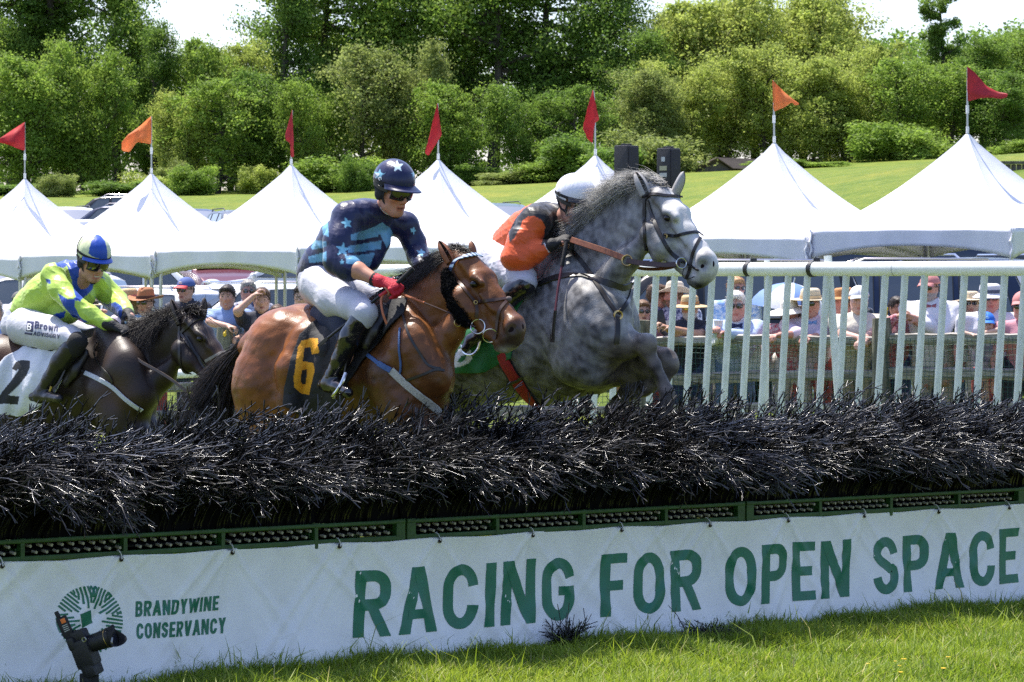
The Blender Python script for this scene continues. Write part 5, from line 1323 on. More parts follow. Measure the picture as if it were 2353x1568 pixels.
 C = np.array((.148, .053, .0135))[None] * (1 + .20 * n1 + .14 * n2 + .10 * n3)[:, None]
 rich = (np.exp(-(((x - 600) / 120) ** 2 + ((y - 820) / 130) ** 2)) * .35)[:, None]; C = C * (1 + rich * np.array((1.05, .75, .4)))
 dk = np.clip(np.exp(-(((x - 1180) / 24) ** 2 + ((y - 768) / 26) ** 2)) * 1.5, 0, 1) + .55 * sst(770, 800, y) * sst(1120, 1150, x); dk = np.clip(dk, 0, .9)[:, None]; C = C * (1 - dk) + np.array((.035, .024, .02)) * dk
 eye = np.exp(-(((x - 1088) / 18) ** 2 + ((y - 653) / 15) ** 2))[:, None] * .6; C = C * (1 - eye) + np.array((.03, .014, .009)) * eye
 lip = np.exp(-(((x - 1165) / 26) ** 2 + ((y - 806) / 9) ** 2))[:, None] * .85; C = C * (1 - lip) + np.array((.42, .40, .33)) * lip
 low = sst(1000, 1120, y)[:, None]; C = C * (1 - low) + np.array((.02, .013, .01)) * low
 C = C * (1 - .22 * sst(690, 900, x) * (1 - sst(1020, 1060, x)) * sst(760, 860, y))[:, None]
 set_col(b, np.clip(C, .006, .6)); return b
BB = build_bay(); BBV = bvh_of(BB)
BEAR = mat("bay_ear", (.20, .068, .024), .55, var=.25, vscale=60); BEARI = mat("ear_lining_brown", (.07, .03, .018), .85, var=.3, vscale=90)
ear(PB, (1037, 603), (1008, 554), .058, 16, BEAR, BEARI, bay); ear(PB, (1088, 596), (1081, 554), -.058, 13, BEAR, BEARI, bay)
BLKHAIR = mat("black_horse_hair", (.014, .011, .010), .42, col2=(.034, .024, .019), var=.3, vscale=20, spec=.5)
def mane_bay():
 cr = spline([PB(x, y, 0) for x, y in ((905, 672), (940, 650), (975, 622), (1010, 598), (1035, 584), (1055, 576))], 24)
 d = [unit(-PB.F * 1.0 + PB.R * .35 + np.array((0, 0, .16 + .1 * f))) for f in np.linspace(0, 1, 24)]
 V, Fq = hair_strands(cr, d, np.interp(np.linspace(0, 1, 24), [0, .5, 1], [.13, .11, .07]), 3600, 15, .28, .7, .0017, .2, 8); obj("mane", V, Fq, BLKHAIR, bay)
 cr2 = spline([PB(x, y, .03) for x, y in ((905, 690), (930, 668), (960, 645), (1000, 614), (1030, 598))], 12); V, Fq = hair_strands(cr2, [unit(-PB.F * .75 + PB.R * .6 + np.array((0, 0, .05)))] * 12, np.linspace(.12, .06, 12), 2000, 16, .3, 1.0, .0017, .2, 8); obj("mane", V, Fq, BLKHAIR, bay)
 fl = spline([PB(1042, 577, .02), PB(1060, 573, 0), PB(1080, 580, 0)], 8); V, Fq = hair_strands(fl, [unit(-PB.F * .9 + PB.R * .1 + np.array((0, 0, .35)))] * 8, .055, 420, 17, .4, .6, .0016, .4); obj("forelock", V, Fq, BLKHAIR, bay)
 t0 = spline([PB(562, 792, 0), PB(548, 804, .0), PB(540, 826, 0)], 8)
 V, Fq = hair_strands(t0, [unit(-PB.F * .9 + np.array((0, 0, -.65)) + PB.R * .1)] * 8, .40, 4200, 18, .20, .75, .0022, .14, 10); obj("tail", V, Fq, BLKHAIR, bay)
mane_bay()
for sg in (1, -1): MB().ell(PB(1089, 653, .091 * sg), (.022, .022, .020), None, 18, 12).build("eye", EYEM, bay)
nostril(BBV, 1176, 757, bay, .021, .027, .2); nostril(BBV, 1202, 751, bay, .008, .016, .2)
def tack_bay():
 st = lambda pix, w, m=LEATHER, nm='strap', off=.005: strap(BBV, pix, w, off, .004, 30, nm, m, bay)
 BW = bpy.data.materials.get("plaited_blue_white") or mat("plaited_blue_white", (.3, .4, .5), .6)
 nt = BW.node_tree;
 wv = nt.nodes.new("ShaderNodeTexWave"); wv.inputs["Scale"].default_value = 17; wv.bands_direction = 'DIAGONAL'; tc = nt.nodes.new("ShaderNodeTexCoord"); nt.links.new(tc.outputs["Object"], wv.inputs[0])
 rp = nt.nodes.new("ShaderNodeValToRGB"); rp.color_ramp.interpolation = 'CONSTANT'; rp.color_ramp.elements[0].color = (.02, .04, .12, 1); rp.color_ramp.elements[1].position = .5; rp.color_ramp.elements[1].color = (.45, .58, .70, 1)
 nt.links.new(wv.outputs["Fac"], rp.inputs[0]); nt.links.new(rp.outputs[0], nt.nodes["Principled BSDF"].inputs["Base Color"])
 st([(1036, 622), (1044, 606), (1060, 595), (1080, 589), (1098, 587), (1110, 590)], .026, BW, "browband", .008)
 st([(1040, 622), (1056, 650), (1074, 675), (1090, 695), (1095, 710), (1094, 730)], .018, DKBROWN, "cheekpiece")
 st([(1092, 697), (1115, 692), (1140, 690), (1160, 688), (1170, 694)], .019, DKBROWN, "noseband")
 st([(1166, 690), (1156, 702), (1148, 716), (1144, 740), (1142, 764), (1136, 780)], .018, DKBROWN, "grackle_strap")
 h = cast(BBV, 1165, 691, .012)
 if h is not None: MB().ell(h, (.017, .014, .015)).build("strap_knot", mat("sheepskin_grey", (.11, .085, .08), .9, var=.3, vscale=60), bay)
 ring_at(PB, 1093, 695, .1, 4, 1, BRASS, bay, "buckle")
 S = Solid(.010); S.chain(nodes(PB, [(1026, 630, .085, 11), (1034, 664, .105, 16), (1050, 700, .112, 18), (1066, 728, .108, 17), (1076, 742, .10, 11)]), None, .02)
 wool = mat("black_wool", (.010, .010, .011), .95, spec=.15, bump=1.0, bscale=160)
 o = S.build("cheek_fleece", wool, bay, 1); V, Nn = world_verts(o); r = np.random.RandomState(3); i = r.randint(0, len(V), 5000); p = V[i]; n = Nn[i]
 Pn = np.stack((p, p + n * .004 + r.normal(0, .002, p.shape), p + n * .007 + r.normal(0, .004, p.shape)), 1); a, b = many_tubes(Pn, np.full((len(i), 3), .0014), 3); w = obj("fleece_pile", a, b, wool, o); tag(w, kind="stuff")
 S = Solid(.012); S.chain(nodes(PB, [(1128, 640, -.11, 14), (1138, 690, -.12, 18), (1140, 720, -.115, 14)]), None, .02); S.build("cheek_fleece", wool, bay, 1)
 ring_at(PB, 1098, 751, .092, 17, 1.5, STEELB, bay, "bit_ring", (-.25, -1, .25)); ring_at(PB, 1126, 772, .075, 17, 1.5, STEELB, bay, "bit_ring", (.1, -1, -.45)); ring_at(PB, 1052, 742, .14, 8, 1.4, BRASS, bay, "rein_ring")
 OR = mat("orange_rubber_rein", (.36, .10, .03), .55, var=.2, vscale=60)
 free_tube(PB, [(902, 667, .20), (935, 681, .20), (975, 696, .19)], 6.0, "rein", OR, bay, 18); free_tube(PB, [(975, 696, .19), (1010, 710, .17), (1050, 728, .14), (1092, 752, .1)], 4.0, "rein", DKBROWN, bay, 20)
 free_tube(PB, [(884, 672, .26), (876, 690, .29), (880, 720, .31), (889, 745, .31)], 6, "rein_end", OR, bay, 16, unit(PB.R))
 free_tube(PB, [(975, 640, -.1), (1020, 690, -.14), (1060, 720, -.12)], 4, "rein", DKBROWN, bay, 14)
 BLW = mat("blue_webbing", (.045, .10, .24), .7, bump=.3, bscale=150); CRM = mat("cream_webbing", (.42, .40, .33), .75, var=.2, vscale=40, bump=.3, bscale=150)
 st([(918, 680), (930, 740), (945, 780), (965, 812), (985, 840), (1012, 848)], .014, LEATHER, "martingale_strap"); st([(1020, 852), (1000, 850), (970, 862), (930, 876)], .014, LEATHER, "breast_strap")
 st([(920, 755), (918, 800), (922, 840), (917, 872)], .012, BLW, "breast_strap"); st([(822, 798), (850, 820), (880, 842), (903, 858)], .021, BLW, "breast_girth", .007); st([(872, 836), (900, 852)], .030, BLW, "blue_sleeve", .011)
 st([(900, 852), (930, 880), (960, 905), (985, 925), (1010, 950)], .042, CRM, "breast_girth", .008)
 poly = [(742, 726), (770, 716), (800, 735), (850, 735), (900, 690), (935, 690), (930, 720), (890, 765), (850, 815), (800, 880), (780, 955), (730, 985), (700, 960), (652, 930), (655, 890), (668, 830), (690, 770)]
 c = drape(BBV, poly, 1.3, .016, "saddle_cloth", mat("black_saddle_cloth", (.016, .016, .018), .75, attr=True, var=.15, vscale=24, bump=.2, bscale=90), bay, .008, lambda p: .005 * math.sin(p[0] * .13 + p[1] * .03))
 Yl = (.78, .34, .012); K = (.016, .016, .018); D = lambda L: [(632 + x * .4103, 321.7 + y * .4103) for x, y in L]
 six = D([(150, 1125), (205, 1110), (240, 1112), (246, 1195), (205, 1202), (200, 1160), (165, 1165), (155, 1240), (215, 1250), (222, 1290), (190, 1428), (145, 1420), (108, 1385), (105, 1340), (128, 1160)])
 hole = D([(150, 1290), (180, 1285), (172, 1370), (150, 1368), (143, 1350)])
 paint(c, K, [(six, Yl), (hole, K)])
 S = Solid(.012); N = lambda L: nodes(PB, L)
 S.chain(N([(755, 728, 0, 20, 1.5), (800, 722, 0, 18, 1.5), (860, 705, 0, 20, 1.2), (905, 690, 0, 24, .9)]), PB.R, .03); S.chain(N([(880, 715, .2, 22, .5), (850, 760, .27, 24, .4), (840, 790, .29, 16, .4)]), PB.R, .03)
 S.build("saddle", LEATHER, bay, 2)
 S = Solid(.012); S.chain(N([(733, 722, .12, 24, .8), (756, 730, .18, 30, .6), (785, 748, .24, 30, .5), (790, 790, .28, 18, .5)]), PB.R, .03); S.build("saddle_pad", mat("navy_pad", (.012, .018, .045), .8, bump=.2, bscale=80), bay, 2)
 free_tube(PB, [(818, 765, .31), (805, 800, .33), (795, 840, .34), (790, 870, .345)], 5, "stirrup_leather", LEATHER, bay, 14, unit(PB.R))
 q = [PB(795, 858, .39), PB(786, 880, .42), PB(774, 900, .43), PB(764, 911, .41), PB(772, 914, .40)]; MB().tube(spline(q, 12), .010, 8).build("stirrup", STEELB, bay)
tack_bay()
# ------------------------------------------------------------------ the dark bay, number 2
PD = Pl(250, 19.4, 38.0)
dark = thing("horse", (*PD(150, 850)[:2], 0.0), "near black horse with white number 2 saddle cloth, behind the others at left", "horse")
def build_dark():
 S = Solid(.0125); N = lambda L: nodes(PD, L); A = PD.R
 S.chain(N([(20, 880, 0, 112, .84), (90, 885, 0, 110, .84), (170, 880, 0, 114, .84), (245, 880, 0, 106, .82), (285, 885, 0, 86, .9)]), A, .1)
 for sgn in (1, -1):
  S.chain(N([(15, 850, .13 * sgn, 80), (0, 920, .16 * sgn, 78), (10, 990, .16 * sgn, 62)]), None, .07)
  S.chain(N([(250, 775, .10 * sgn, 44, .6), (285, 850, .18 * sgn, 56, .75), (315, 905, .16 * sgn, 52, .8)]), A, .05); S.chain(N([(245, 900, .2 * sgn, 60, .7), (270, 955, .18 * sgn, 54, .8)]), A, .06)
  S.chain(N([(308, 910, .12 * sgn, 52), (290, 970, .13 * sgn, 50)]), None, .05)
  S.chain(N([(335, 905, .09 * sgn, 30), (375, 865, .07 * sgn, 24), (400, 835, .06 * sgn, 18)]), None, .05)
 S.chain(N([(60, 800, 0, 30, 1.2), (150, 815, 0, 36, 1), (225, 800, 0, 36, .6), (270, 782, 0, 34, .5)]), A, .08)
 S.chain(N([(290, 845, 0, 80, .55), (335, 812, 0, 70, .5), (375, 785, 0, 56, .48), (408, 768, 0, 46, .5)]), A, .06)
 S.chain(N([(275, 790, 0, 20, .7), (320, 765, 0, 20, .7), (370, 745, 0, 20, .7), (410, 730, 0, 20, .8)]), A, .06)
 S.chain(N([(430, 752, 0, 34, .64), (450, 785, 0, 40, .6), (475, 815, 0, 34, .56), (503, 842, 0, 28, .62), (520, 860, 0, 26, .74), (530, 872, 0, 24, .86)]), A, .03)
 S.chain(N([(440, 735, 0, 16, 1.9), (468, 764, 0, 15, 1.9), (492, 800, 0, 13, 1.5), (520, 836, 0, 11, 1.3)]), A, .025)
 for sgn in (1, -1):
  S.chain(N([(420, 806, .062 * sgn, 30), (436, 830, .06 * sgn, 25), (430, 845, .05 * sgn, 14)]), None, .03); S.chain(N([(445, 838, .055 * sgn, 15), (475, 868, .042 * sgn, 10), (500, 886, .03 * sgn, 9)]), None, .02)
  S.chain(N([(453, 764, .088 * sgn, 11), (469, 779, .09 * sgn, 9)]), None, .018); S.ell(PD(532, 856, .048 * sgn), (.036, .034, .046), None, .018); S.ell(PD(459, 779, .118 * sgn), (.024, .022, .018), None, .012, -1)
  for dx, dy in (((0, 0) if sgn > 0 else (24, -8)),):
   S.chain(N([(280 + dx, 960 + dy, .15 * sgn, 50), (320 + dx, 1020 + dy, .14 * sgn, 34), (345 + dx, 1070 + dy, .13 * sgn, 24)]), None, .05); S.chain(N([(345 + dx, 1075 + dy, .13 * sgn, 22), (335 + dx, 1150 + dy, .12 * sgn, 15), (332 + dx, 1195 + dy, .12 * sgn, 17), (345 + dx, 1225 + dy, .12 * sgn, 15), (350 + dx, 1245 + dy, .12 * sgn, 22)]), None, .02)
   S.chain(N([(10 + dx, 990, .16 * sgn, 62), (20 + dx, 1075, .15 * sgn, 42), (-20 + dx, 1145, .13 * sgn, 25), (-40 + dx, 1180, .13 * sgn, 22), (-22 + dx, 1255, .12 * sgn, 16), (-15 + dx, 1285, .12 * sgn, 18), (0 + dx, 1308, .12 * sgn, 22)]), None, .04)
 b = S.build("body", coat_mat("dark_bay_coat", .45, .32, .12), dark, 1)
 rough_up(b, ((13, .004), (30, .0025)), 81); V, Nn, q = paint(b, (.03, .02, .015), []); x, y = q[:, 0], q[:, 1]; n1 = smooth_noise(V, 8, 23); n2 = smooth_noise(V, 50, 24)
 C = np.array((.026, .017, .013))[None] * (1 + .25 * n1 + .12 * n2)[:, None]
 br = (.75 * np.exp(-(((x - 10) / 60) ** 2 + ((y - 830) / 70) ** 2)) + .5 * np.exp(-(((x - 265) / 50) ** 2 + ((y - 910) / 40) ** 2)) + .6 * np.exp(-(((x - 500) / 40) ** 2 + ((y - 840) / 40) ** 2)))[:, None]; C = C * (1 - br) + np.array((.085, .036, .018)) * br
 set_col(b, np.clip(C, .006, .3)); return b
DB = build_dark(); DBV = bvh_of(DB)
DEAR = mat("dark_ear", (.03, .018, .013), .5, var=.2, vscale=60); DEARI = mat("ear_lining_dark", (.06, .045, .038), .8, var=.3, vscale=90)
ear(PD, (416, 745), (393, 688), .058, 14, DEAR, DEARI, dark); ear(PD, (464, 736), (469, 684), -.058, 13, DEAR, DEARI, dark)
def mane_dark():
 cr = spline([PD(x, y, 0) for x, y in ((262, 786), (300, 762), (340, 742), (380, 727), (412, 716))], 20)
 V, Fq = hair_strands(cr, [unit(-PD.F * .6 + PD.R * .4 + np.array((0, 0, .55)))] * 20, .10, 2200, 25, .4, .7, .0021, .3); obj("mane", V, Fq, BLKHAIR, dark)
 cr2 = spline([PD(x, y, .03) for x, y in ((258, 796), (300, 775), (345, 755), (390, 740))], 12); V, Fq = hair_strands(cr2, [unit(-PD.F * .3 + PD.R * .7)] * 12, .12, 1600, 26, .3, 1.1, .0021, .2); obj("mane", V, Fq, BLKHAIR, dark)
 fl = spline([PD(425, 715, .02), PD(440, 713, 0), PD(455, 722, 0)], 6); V, Fq = hair_strands(fl, [unit(PD.F * .3 + PD.R * .1 + np.array((0, 0, .6)))] * 6, .09, 200, 27, .6, .9, .003, .5); obj("forelock", V, Fq, BLKHAIR, dark)
 t0 = spline([PD(-70, 850, 0), PD(-85, 870, 0), PD(-95, 900, 0)], 8); V, Fq = hair_strands(t0, [unit(-PD.F + np.array((0, 0, -.4)))] * 8, .7, 500, 28, .3, .7, .005, .15); obj("tail", V, Fq, BLKHAIR, dark)
mane_dark()
for sg in (1, -1): MB().ell(PD(459.5, 779, .092 * sg), (.022, .022, .020), None, 16, 10).build("eye", EYEM, dark)
def tack_dark():
 st = lambda pix, w, m=LEATHER, nm='strap', off=.005: strap(DBV, pix, w, off, .004, 26, nm, m, dark)
 c = lambda L: [(x * .3078, 505.6 + y * .3078) for x, y in L]
 PALE = mat("sweaty_pale_leather", (.20, .18, .16), .5, var=.2, vscale=40)
 st(c([(1345, 850), (1400, 800), (1440, 760), (1500, 738), (1530, 745)]), .022, LEATHER, "browband"); st(c([(1345, 755), (1340, 900), (1345, 1050), (1375, 1130), (1430, 1150)]), .020, LEATHER, "throat_strap")
 st(c([(1355, 850), (1400, 930), (1470, 1010), (1530, 1080), (1580, 1130)]), .019, LEATHER, "cheekpiece"); st(c([(1535, 1055), (1600, 1020), (1660, 992), (1700, 985)]), .020, PALE, "noseband"); st(c([(1395, 870), (1440, 960), (1500, 1070), (1530, 1110)]), .014, LEATHER, "cheekpiece", .008)
 free_tube(PD, [(*c([(905, 880)])[0], .16), (*c([(950, 960)])[0], .2), (*c([(1040, 1050)])[0], .2), (*c([(1180, 1130)])[0], .18), (*c([(1290, 1200)])[0], .16), (*c([(1390, 1280)])[0], .14)], 7, "rein", mat("grey_brown_rein", (.085, .06, .05), .5, var=.2, vscale=40), dark, 26, unit(PD.R + np.array((0, 0, .3))))
 st(c([(500, 1060), (570, 1100), (640, 1140)]), .014, LEATHER, "breast_strap", .008); st(c([(640, 1145), (740, 1190), (840, 1245), (930, 1330), (1010, 1390), (1060, 1418)]), .030, mat("white_webbing", (.5, .52, .55), .7, bump=.3, bscale=150), "breast_girth", .008)
 st(c([(730, 915), (705, 960), (715, 1030), (760, 1100), (810, 1150), (840, 1200), (835, 1240)]), .012, LEATHER, "martingale_strap", .006)
 poly = c([(-60, 1130), (40, 1030), (180, 955), (390, 985), (560, 930), (665, 912), (610, 985), (520, 1130), (440, 1250), (390, 1330), (300, 1400), (240, 1440), (130, 1460), (-60, 1440)])
 W_ = (.68, .69, .76); K = (.02, .02, .022)
 cl = drape(DBV, poly, 1.4, .016, "saddle_cloth", mat("white_saddle_cloth", W_, .7, attr=True, var=.05, vscale=12, bump=.25, bscale=30), dark, .008, lambda p: .006 * math.sin(p[0] * .16 + p[1] * .06))
 two = c([(88, 1112), (118, 1060), (160, 1046), (222, 1052), (224, 1100), (196, 1165), (150, 1225), (62, 1310), (145, 1318), (133, 1378), (-30, 1372), (10, 1290), (80, 1205), (135, 1125), (140, 1112), (120, 1128)])
 paint(cl, W_, [(two, K), (c([(520, 1060), (560, 990), (640, 930), (680, 905), (640, 1010), (560, 1100)]), (.62, .66, .85))])
 S = Solid(.014); N = lambda L: nodes(PD, L); S.chain(N([(95, 812, 0, 18, 1.5), (150, 815, 0, 18, 1.5), (205, 800, 0, 20, 1.2), (240, 785, 0, 22, .9)]), PD.R, .03); S.chain(N([(190, 815, .22, 20, .5), (165, 850, .27, 22, .4), (150, 880, .29, 14, .4)]), PD.R, .03)
 S.build("saddle", LEATHER, dark, 2)
 free_tube(PD, [(150, 850, .33), (135, 880, .345), (120, 895, .35)], 5, "stirrup_leather", LEATHER, dark, 12, unit(PD.R)); MB().tube(spline([PD(120, 888, .35), PD(112, 908, .35), PD(106, 924, .35)], 10), .012, 8).build("stirrup", BRASS, dark)
tack_dark()
# people
SKIN = mat("skin", (.5, .3, .2), .5, attr=True, var=.05, vscale=60, spec=.35)
DARKGLASS = mat("dark_lens", (.008, .008, .010), .08, spec=.9, coat=.5)
EYEW = mat("eye_white", (.34, .31, .28), .3); IRIS = mat("iris", (.03, .018, .010), .1)
def frame(f, up=(0, 0, 1)):
 f = unit(f); r = unit(np.cross(f, up)); u = np.cross(r, f); return f, r, u      # forward, the person's right, up
def add_head(S, C, f, r, u, s=1.0, k=1.0, ears=True, mouth=0.0, beard=0):
 """head with face; C centre of the head, s scale; u*+.12 crown, u*-.115 chin"""
 q = lambda a, b, c: np.asarray(C) + (f * a + r * b + u * c) * s
 ax = np.array((f, r, u)); K = lambda v: v * s * k
 S.ell(q(-.012, 0, .030), np.array((.098, .076, .094)) * s, ax, K(.02))
 S.ell(q(.030, 0, -.020), np.array((.062, .064, .082)) * s, ax, K(.025))
 S.chain([(q(.022, 0, -.055), .054 * s, .98), (q(.058, 0, -.090), .032 * s, 1.05)], r, K(.02))
 S.chain([(q(.062, -.014, -.102), .020 * s), (q(.062, .014, -.102), .020 * s)], None, K(.015))
 for g in (-1, 1):
  S.chain([(q(-.005, .058 * g, -.035), .026 * s), (q(.025, .05 * g, -.078), .022 * s), (q(.052, .024 * g, -.098), .020 * s)], None, K(.02))
  S.chain([(q(.082, .014 * g, .030), .010 * s), (q(.068, .045 * g, .026), .011 * s)], None, K(.014)); S.ell(q(.062, .046 * g, -.018), np.array((.024, .020, .018)) * s, ax, K(.02))
  S.ell(q(.098, .031 * g, .010), np.array((.016, .015, .010)) * s, ax, K(.008), -1); S.ell(q(.092, .014 * g, -.036), np.array((.011, .010, .009)) * s, ax, K(.008))
  if ears: S.ell(q(-.008, .078 * g, -.008), np.array((.018, .009, .031)) * s, ax, K(.008)); S.ell(q(-.002, .086 * g, -.004), np.array((.009, .006, .017)) * s, ax, K(.006), -1)
 S.chain([(q(.088, 0, .016), .0085 * s), (q(.108, 0, -.028), .0125 * s)], None, K(.014))
 S.chain([(q(.082, -.020, -.062), .0065 * s), (q(.090, 0, -.058), .008 * s), (q(.082, .020, -.062), .0065 * s)], None, K(.008)); S.chain([(q(.081, -.016, -.076 - mouth), .007 * s), (q(.087, 0, -.078 - mouth), .009 * s), (q(.081, .016, -.076 - mouth), .007 * s)], None, K(.008))
 S.chain([(q(.095, -.018, -.068 - mouth * .5), (.003 + mouth * .45) * s), (q(.099, 0, -.068 - mouth * .5), (.0035 + mouth * .5) * s), (q(.095, .018, -.068 - mouth * .5), (.003 + mouth * .45) * s)], None, K(.005), -1)
def head_colour(V, C, f, r, u, s, C0, skin, brow=(.05, .03, .02), beard=None, mouth=0, teeth=False, flush=.25):
 d = (V - np.asarray(C)) / s; a, b, c = d @ f, d @ r, d @ u; m = (np.abs(c) < .14) & (np.abs(b) < .12) & (np.abs(a) < .14); skin = np.array(skin); out = C0
 g = lambda x, y, sx, sy: np.exp(-(((b - x) / sx) ** 2 + ((c - y) / sy) ** 2)) * (a > .03) * m
 def mix(w, col):
  w = np.clip(w, 0, 1)[:, None]; out[:] = out * (1 - w) + np.array(col) * w
 mix(flush * (g(.045, -.03, .028, .024) + g(-.045, -.03, .028, .024) + g(0, -.03, .016, .014)), skin * np.array((1.12, .62, .55)))
 mix(.75 * (np.abs(b) < .026) * (np.abs(c + .069 + mouth * .5) < .013 + mouth * .5) * (a > .06) * m, skin * np.array((.82, .42, .40)))
 mix(.9 * (np.abs(b) < .020) * (np.abs(c + .068 + mouth * .5) < .0032 + mouth * .5) * (a > .05) * m, (.55, .5, .45) if teeth else (.06, .02, .02))
 for e in (-1, 1): mix(.8 * (np.abs(b - .033 * e) < .021) * (np.abs(c - .032 + .10 * (np.abs(b) - .03)) < .0055) * (a > .04) * m, brow)
 if beard is not None: mix(.85 * (((c < -.045) & (a > -.005) & ~((np.abs(b) < .02) & (np.abs(c + .07) < .008)) & (c > -.135)) | ((np.abs(c + .052) < .009) & (np.abs(b) < .03) & (a > .06))) * m, beard)
 return out
def hat_frame(C, f, r, u, s): return lambda a, b, c: np.asarray(C) + (f * a + r * b + u * c) * s
def eyes(C, f, r, u, s, parent, lids=None):
 q = hat_frame(C, f, r, u, s); e = MB(); i = MB()
 for g in (-1, 1): e.ell(q(.081, .031 * g, .009), np.array((.0105, .0115, .0042)) * s, (f, r, u), 12, 8); i.ell(q(.0905, .031 * g, .009), np.array((.004, .0058, .0043)) * s, (f, r, u), 10, 6)
 o = e.build("eyes", EYEW, parent); i.build("irises", IRIS, o)
def sunglasses(C, f, r, u, s, parent, lens=DARKGLASS, fr=None, kind='sun'):
 q = hat_frame(C, f, r, u, s); root = None; fr = fr or mat("black_frame", (.012, .012, .012), .35)
 m = MB(); m.tube([q(.106, -.010, .016), q(.109, 0, .019), q(.106, .010, .016)], .0028 * s, 6)
 for g in (-1, 1):
  m.tube([q(.086, .062 * g, .018), q(.03, .078 * g, .016), q(-.02, .083 * g, .010)], .003 * s, 6)
  ring = [q(.104 - .018 * (abs(.034 + .027 * math.cos(t)) / .06) ** 2, (.034 + .027 * math.cos(t)) * g, .004 + .0205 * math.sin(t) - .003 * math.cos(2 * t)) for t in np.linspace(0, 2 * math.pi, 17)]
  m.tube(ring, .0024 * s, 6, caps=False)
 o = m.build("glasses", fr, parent)
 if kind == 'clear': return o
 l = MB()
 for g in (-1, 1):
  G = []
  for v in np.linspace(0, 1, 4):
   G.append([q(.1045 + .004 * (1 - v) - .018 * (abs(.034 + .027 * v * math.cos(t)) / .06) ** 2, (.034 + .027 * v * math.cos(t)) * g, .004 + .0205 * v * math.sin(t) - .003 * v * math.cos(2 * t)) for t in np.linspace(0, 2 * math.pi, 17)])
  l.grid(np.array(G))
 l.build("lenses", lens, o); return o
def add_hand(S, w, d, n, s=1.0, side=1, curl=1.0, k=.008):
 """hand from wrist w pointing along d, palm facing n; five fingers curling towards n; side: which way the thumb lies"""
 d = unit(d); n = unit(np.asarray(n) - d * np.dot(n, d)); t = np.cross(d, n) * side
 q = lambda a, b, c: np.asarray(w) + (d * a + t * b + n * c) * s
 S.chain([(q(0, 0, 0), .026 * s), (q(.03, .002, 0), .030 * s, .62), (q(.075, .004, .002), .034 * s, .5)], n, k)
 for i, (b, L) in enumerate(((.030, .95), (.010, 1.05), (-.011, 1.0), (-.031, .80))):
  a1 = math.radians(38 * curl + 4 * i); a2 = math.radians(100 * curl + 5 * i); a3 = math.radians(150 * curl)
  p0 = np.array((.078, b, .0)); p1 = p0 + .040 * L * np.array((math.cos(a1), 0, math.sin(a1))); p2 = p1 + .026 * L * np.array((math.cos(a2), -.05, math.sin(a2))); p3 = p2 + .020 * L * np.array((math.cos(a3), -.05, math.sin(a3)))
  S.chain([(q(*p0), .0105 * s), (q(*p1), .0098 * s), (q(*p2), .0088 * s), (q(*p3), .0075 * s)], None, k * .5)
 S.chain([(q(.020, .026, .006), .016 * s), (q(.050, .046, .020), .0115 * s), (q(.074, .040, .038 + .01 * curl), .0095 * s), (q(.092, .022, .046 + .01 * curl), .008 * s)], None, k)
def strand_hair(name, S_obj, n, L, m, parent, seed, down=.6, sel=None, width=.0016, fwd=None, segs=4):
 V, Nn = world_verts(S_obj); r = np.random.RandomState(seed); c = np.arange(len(V)) if sel is None else np.nonzero(sel(V))[0]
 i = c[r.randint(0, len(c), n)]; p = V[i] - Nn[i] * .004; d = Nn[i] * .6 + np.array((0, 0, -down)) + r.normal(0, .25, (n, 3)) + (0 if fwd is None else np.asarray(fwd) * .6); d /= np.linalg.norm(d, axis=1)[:, None]
 t = np.linspace(0, 1, segs)[None, :, None]; l = (L * r.uniform(.5, 1.2, n))[:, None, None]
 Pn = p[:, None] + d[:, None] * l * t + np.array((0, 0, -.4))[None, None] * l * t ** 2
 a, b = many_tubes(Pn, np.full((n, segs), width) * np.linspace(1, .3, segs)[None], 3); return obj(name, a, b, m, parent)
def star(cx, cy, r, rot=-90, inner=.42):
 return [(cx + (r if i % 2 == 0 else r * inner) * math.cos(math.radians(rot + 36 * i)), cy + (r if i % 2 == 0 else r * inner) * math.sin(math.radians(rot + 36 * i))) for i in range(10)]
def helmet(C, f, r, u, s, parent, base, layers, m, peak=.075, peakcol=None, name="helmet", rim=.008):
 q = hat_frame(C, f, r, u, s); nu, nv = 150, 62; V = []
 for i in range(nv + 1):
  a = i / nv
  for j in range(nu):
   th = 2 * math.pi * j / nu; low = rim + (.020 if math.cos(th) > .2 else -.022 * (1 - abs(math.sin(th)))) ; zlow = (low - .048) / .112
   ph = a * math.acos(max(-.95, zlow)); rr = math.sin(ph) * (1 + .012 * math.sin(14 * th) * (.3 if layers else 0))
   V.append(q(-.008 + .126 * rr * math.cos(th), .104 * rr * math.sin(th), .048 + .112 * math.cos(ph)))
 Fc = np.array([(i * nu + j, (i + 1) * nu + j, (i + 1) * nu + (j + 1) % nu, i * nu + (j + 1) % nu) for i in range(nv) for j in range(nu)])[:, ::-1]
 o = obj(name, np.array(V), Fc, m, parent); md = o.modifiers.new("t", 'SOLIDIFY'); md.thickness = .010; md.offset = -1
 paint(o, base, layers); return o
def visor(C, f, r, u, s, parent, m, length=.07, drop=.016, w=.085, z0=.036, sp=1.25):
 q = hat_frame(C, f, r, u, s); G = []
 for i in range(9):
  v = i / 8; row = []
  for j in range(25):
   t = -1 + 2 * j / 24; a = t * sp; ln = length * max(0, math.cos(t * 1.475)) ** .55
   row.append(q(-.008 + .118 * math.cos(a) + ln * v * math.cos(a * .4), .100 * math.sin(a) + ln * v * .35 * math.sin(a), z0 - drop * v - .012 * v * t * t + .006 * (1 - t * t)))
  G.append(row)
 o = MB().grid(np.array(G)).build("visor", m, parent); md = o.modifiers.new("t", 'SOLIDIFY'); md.thickness = .005; return o
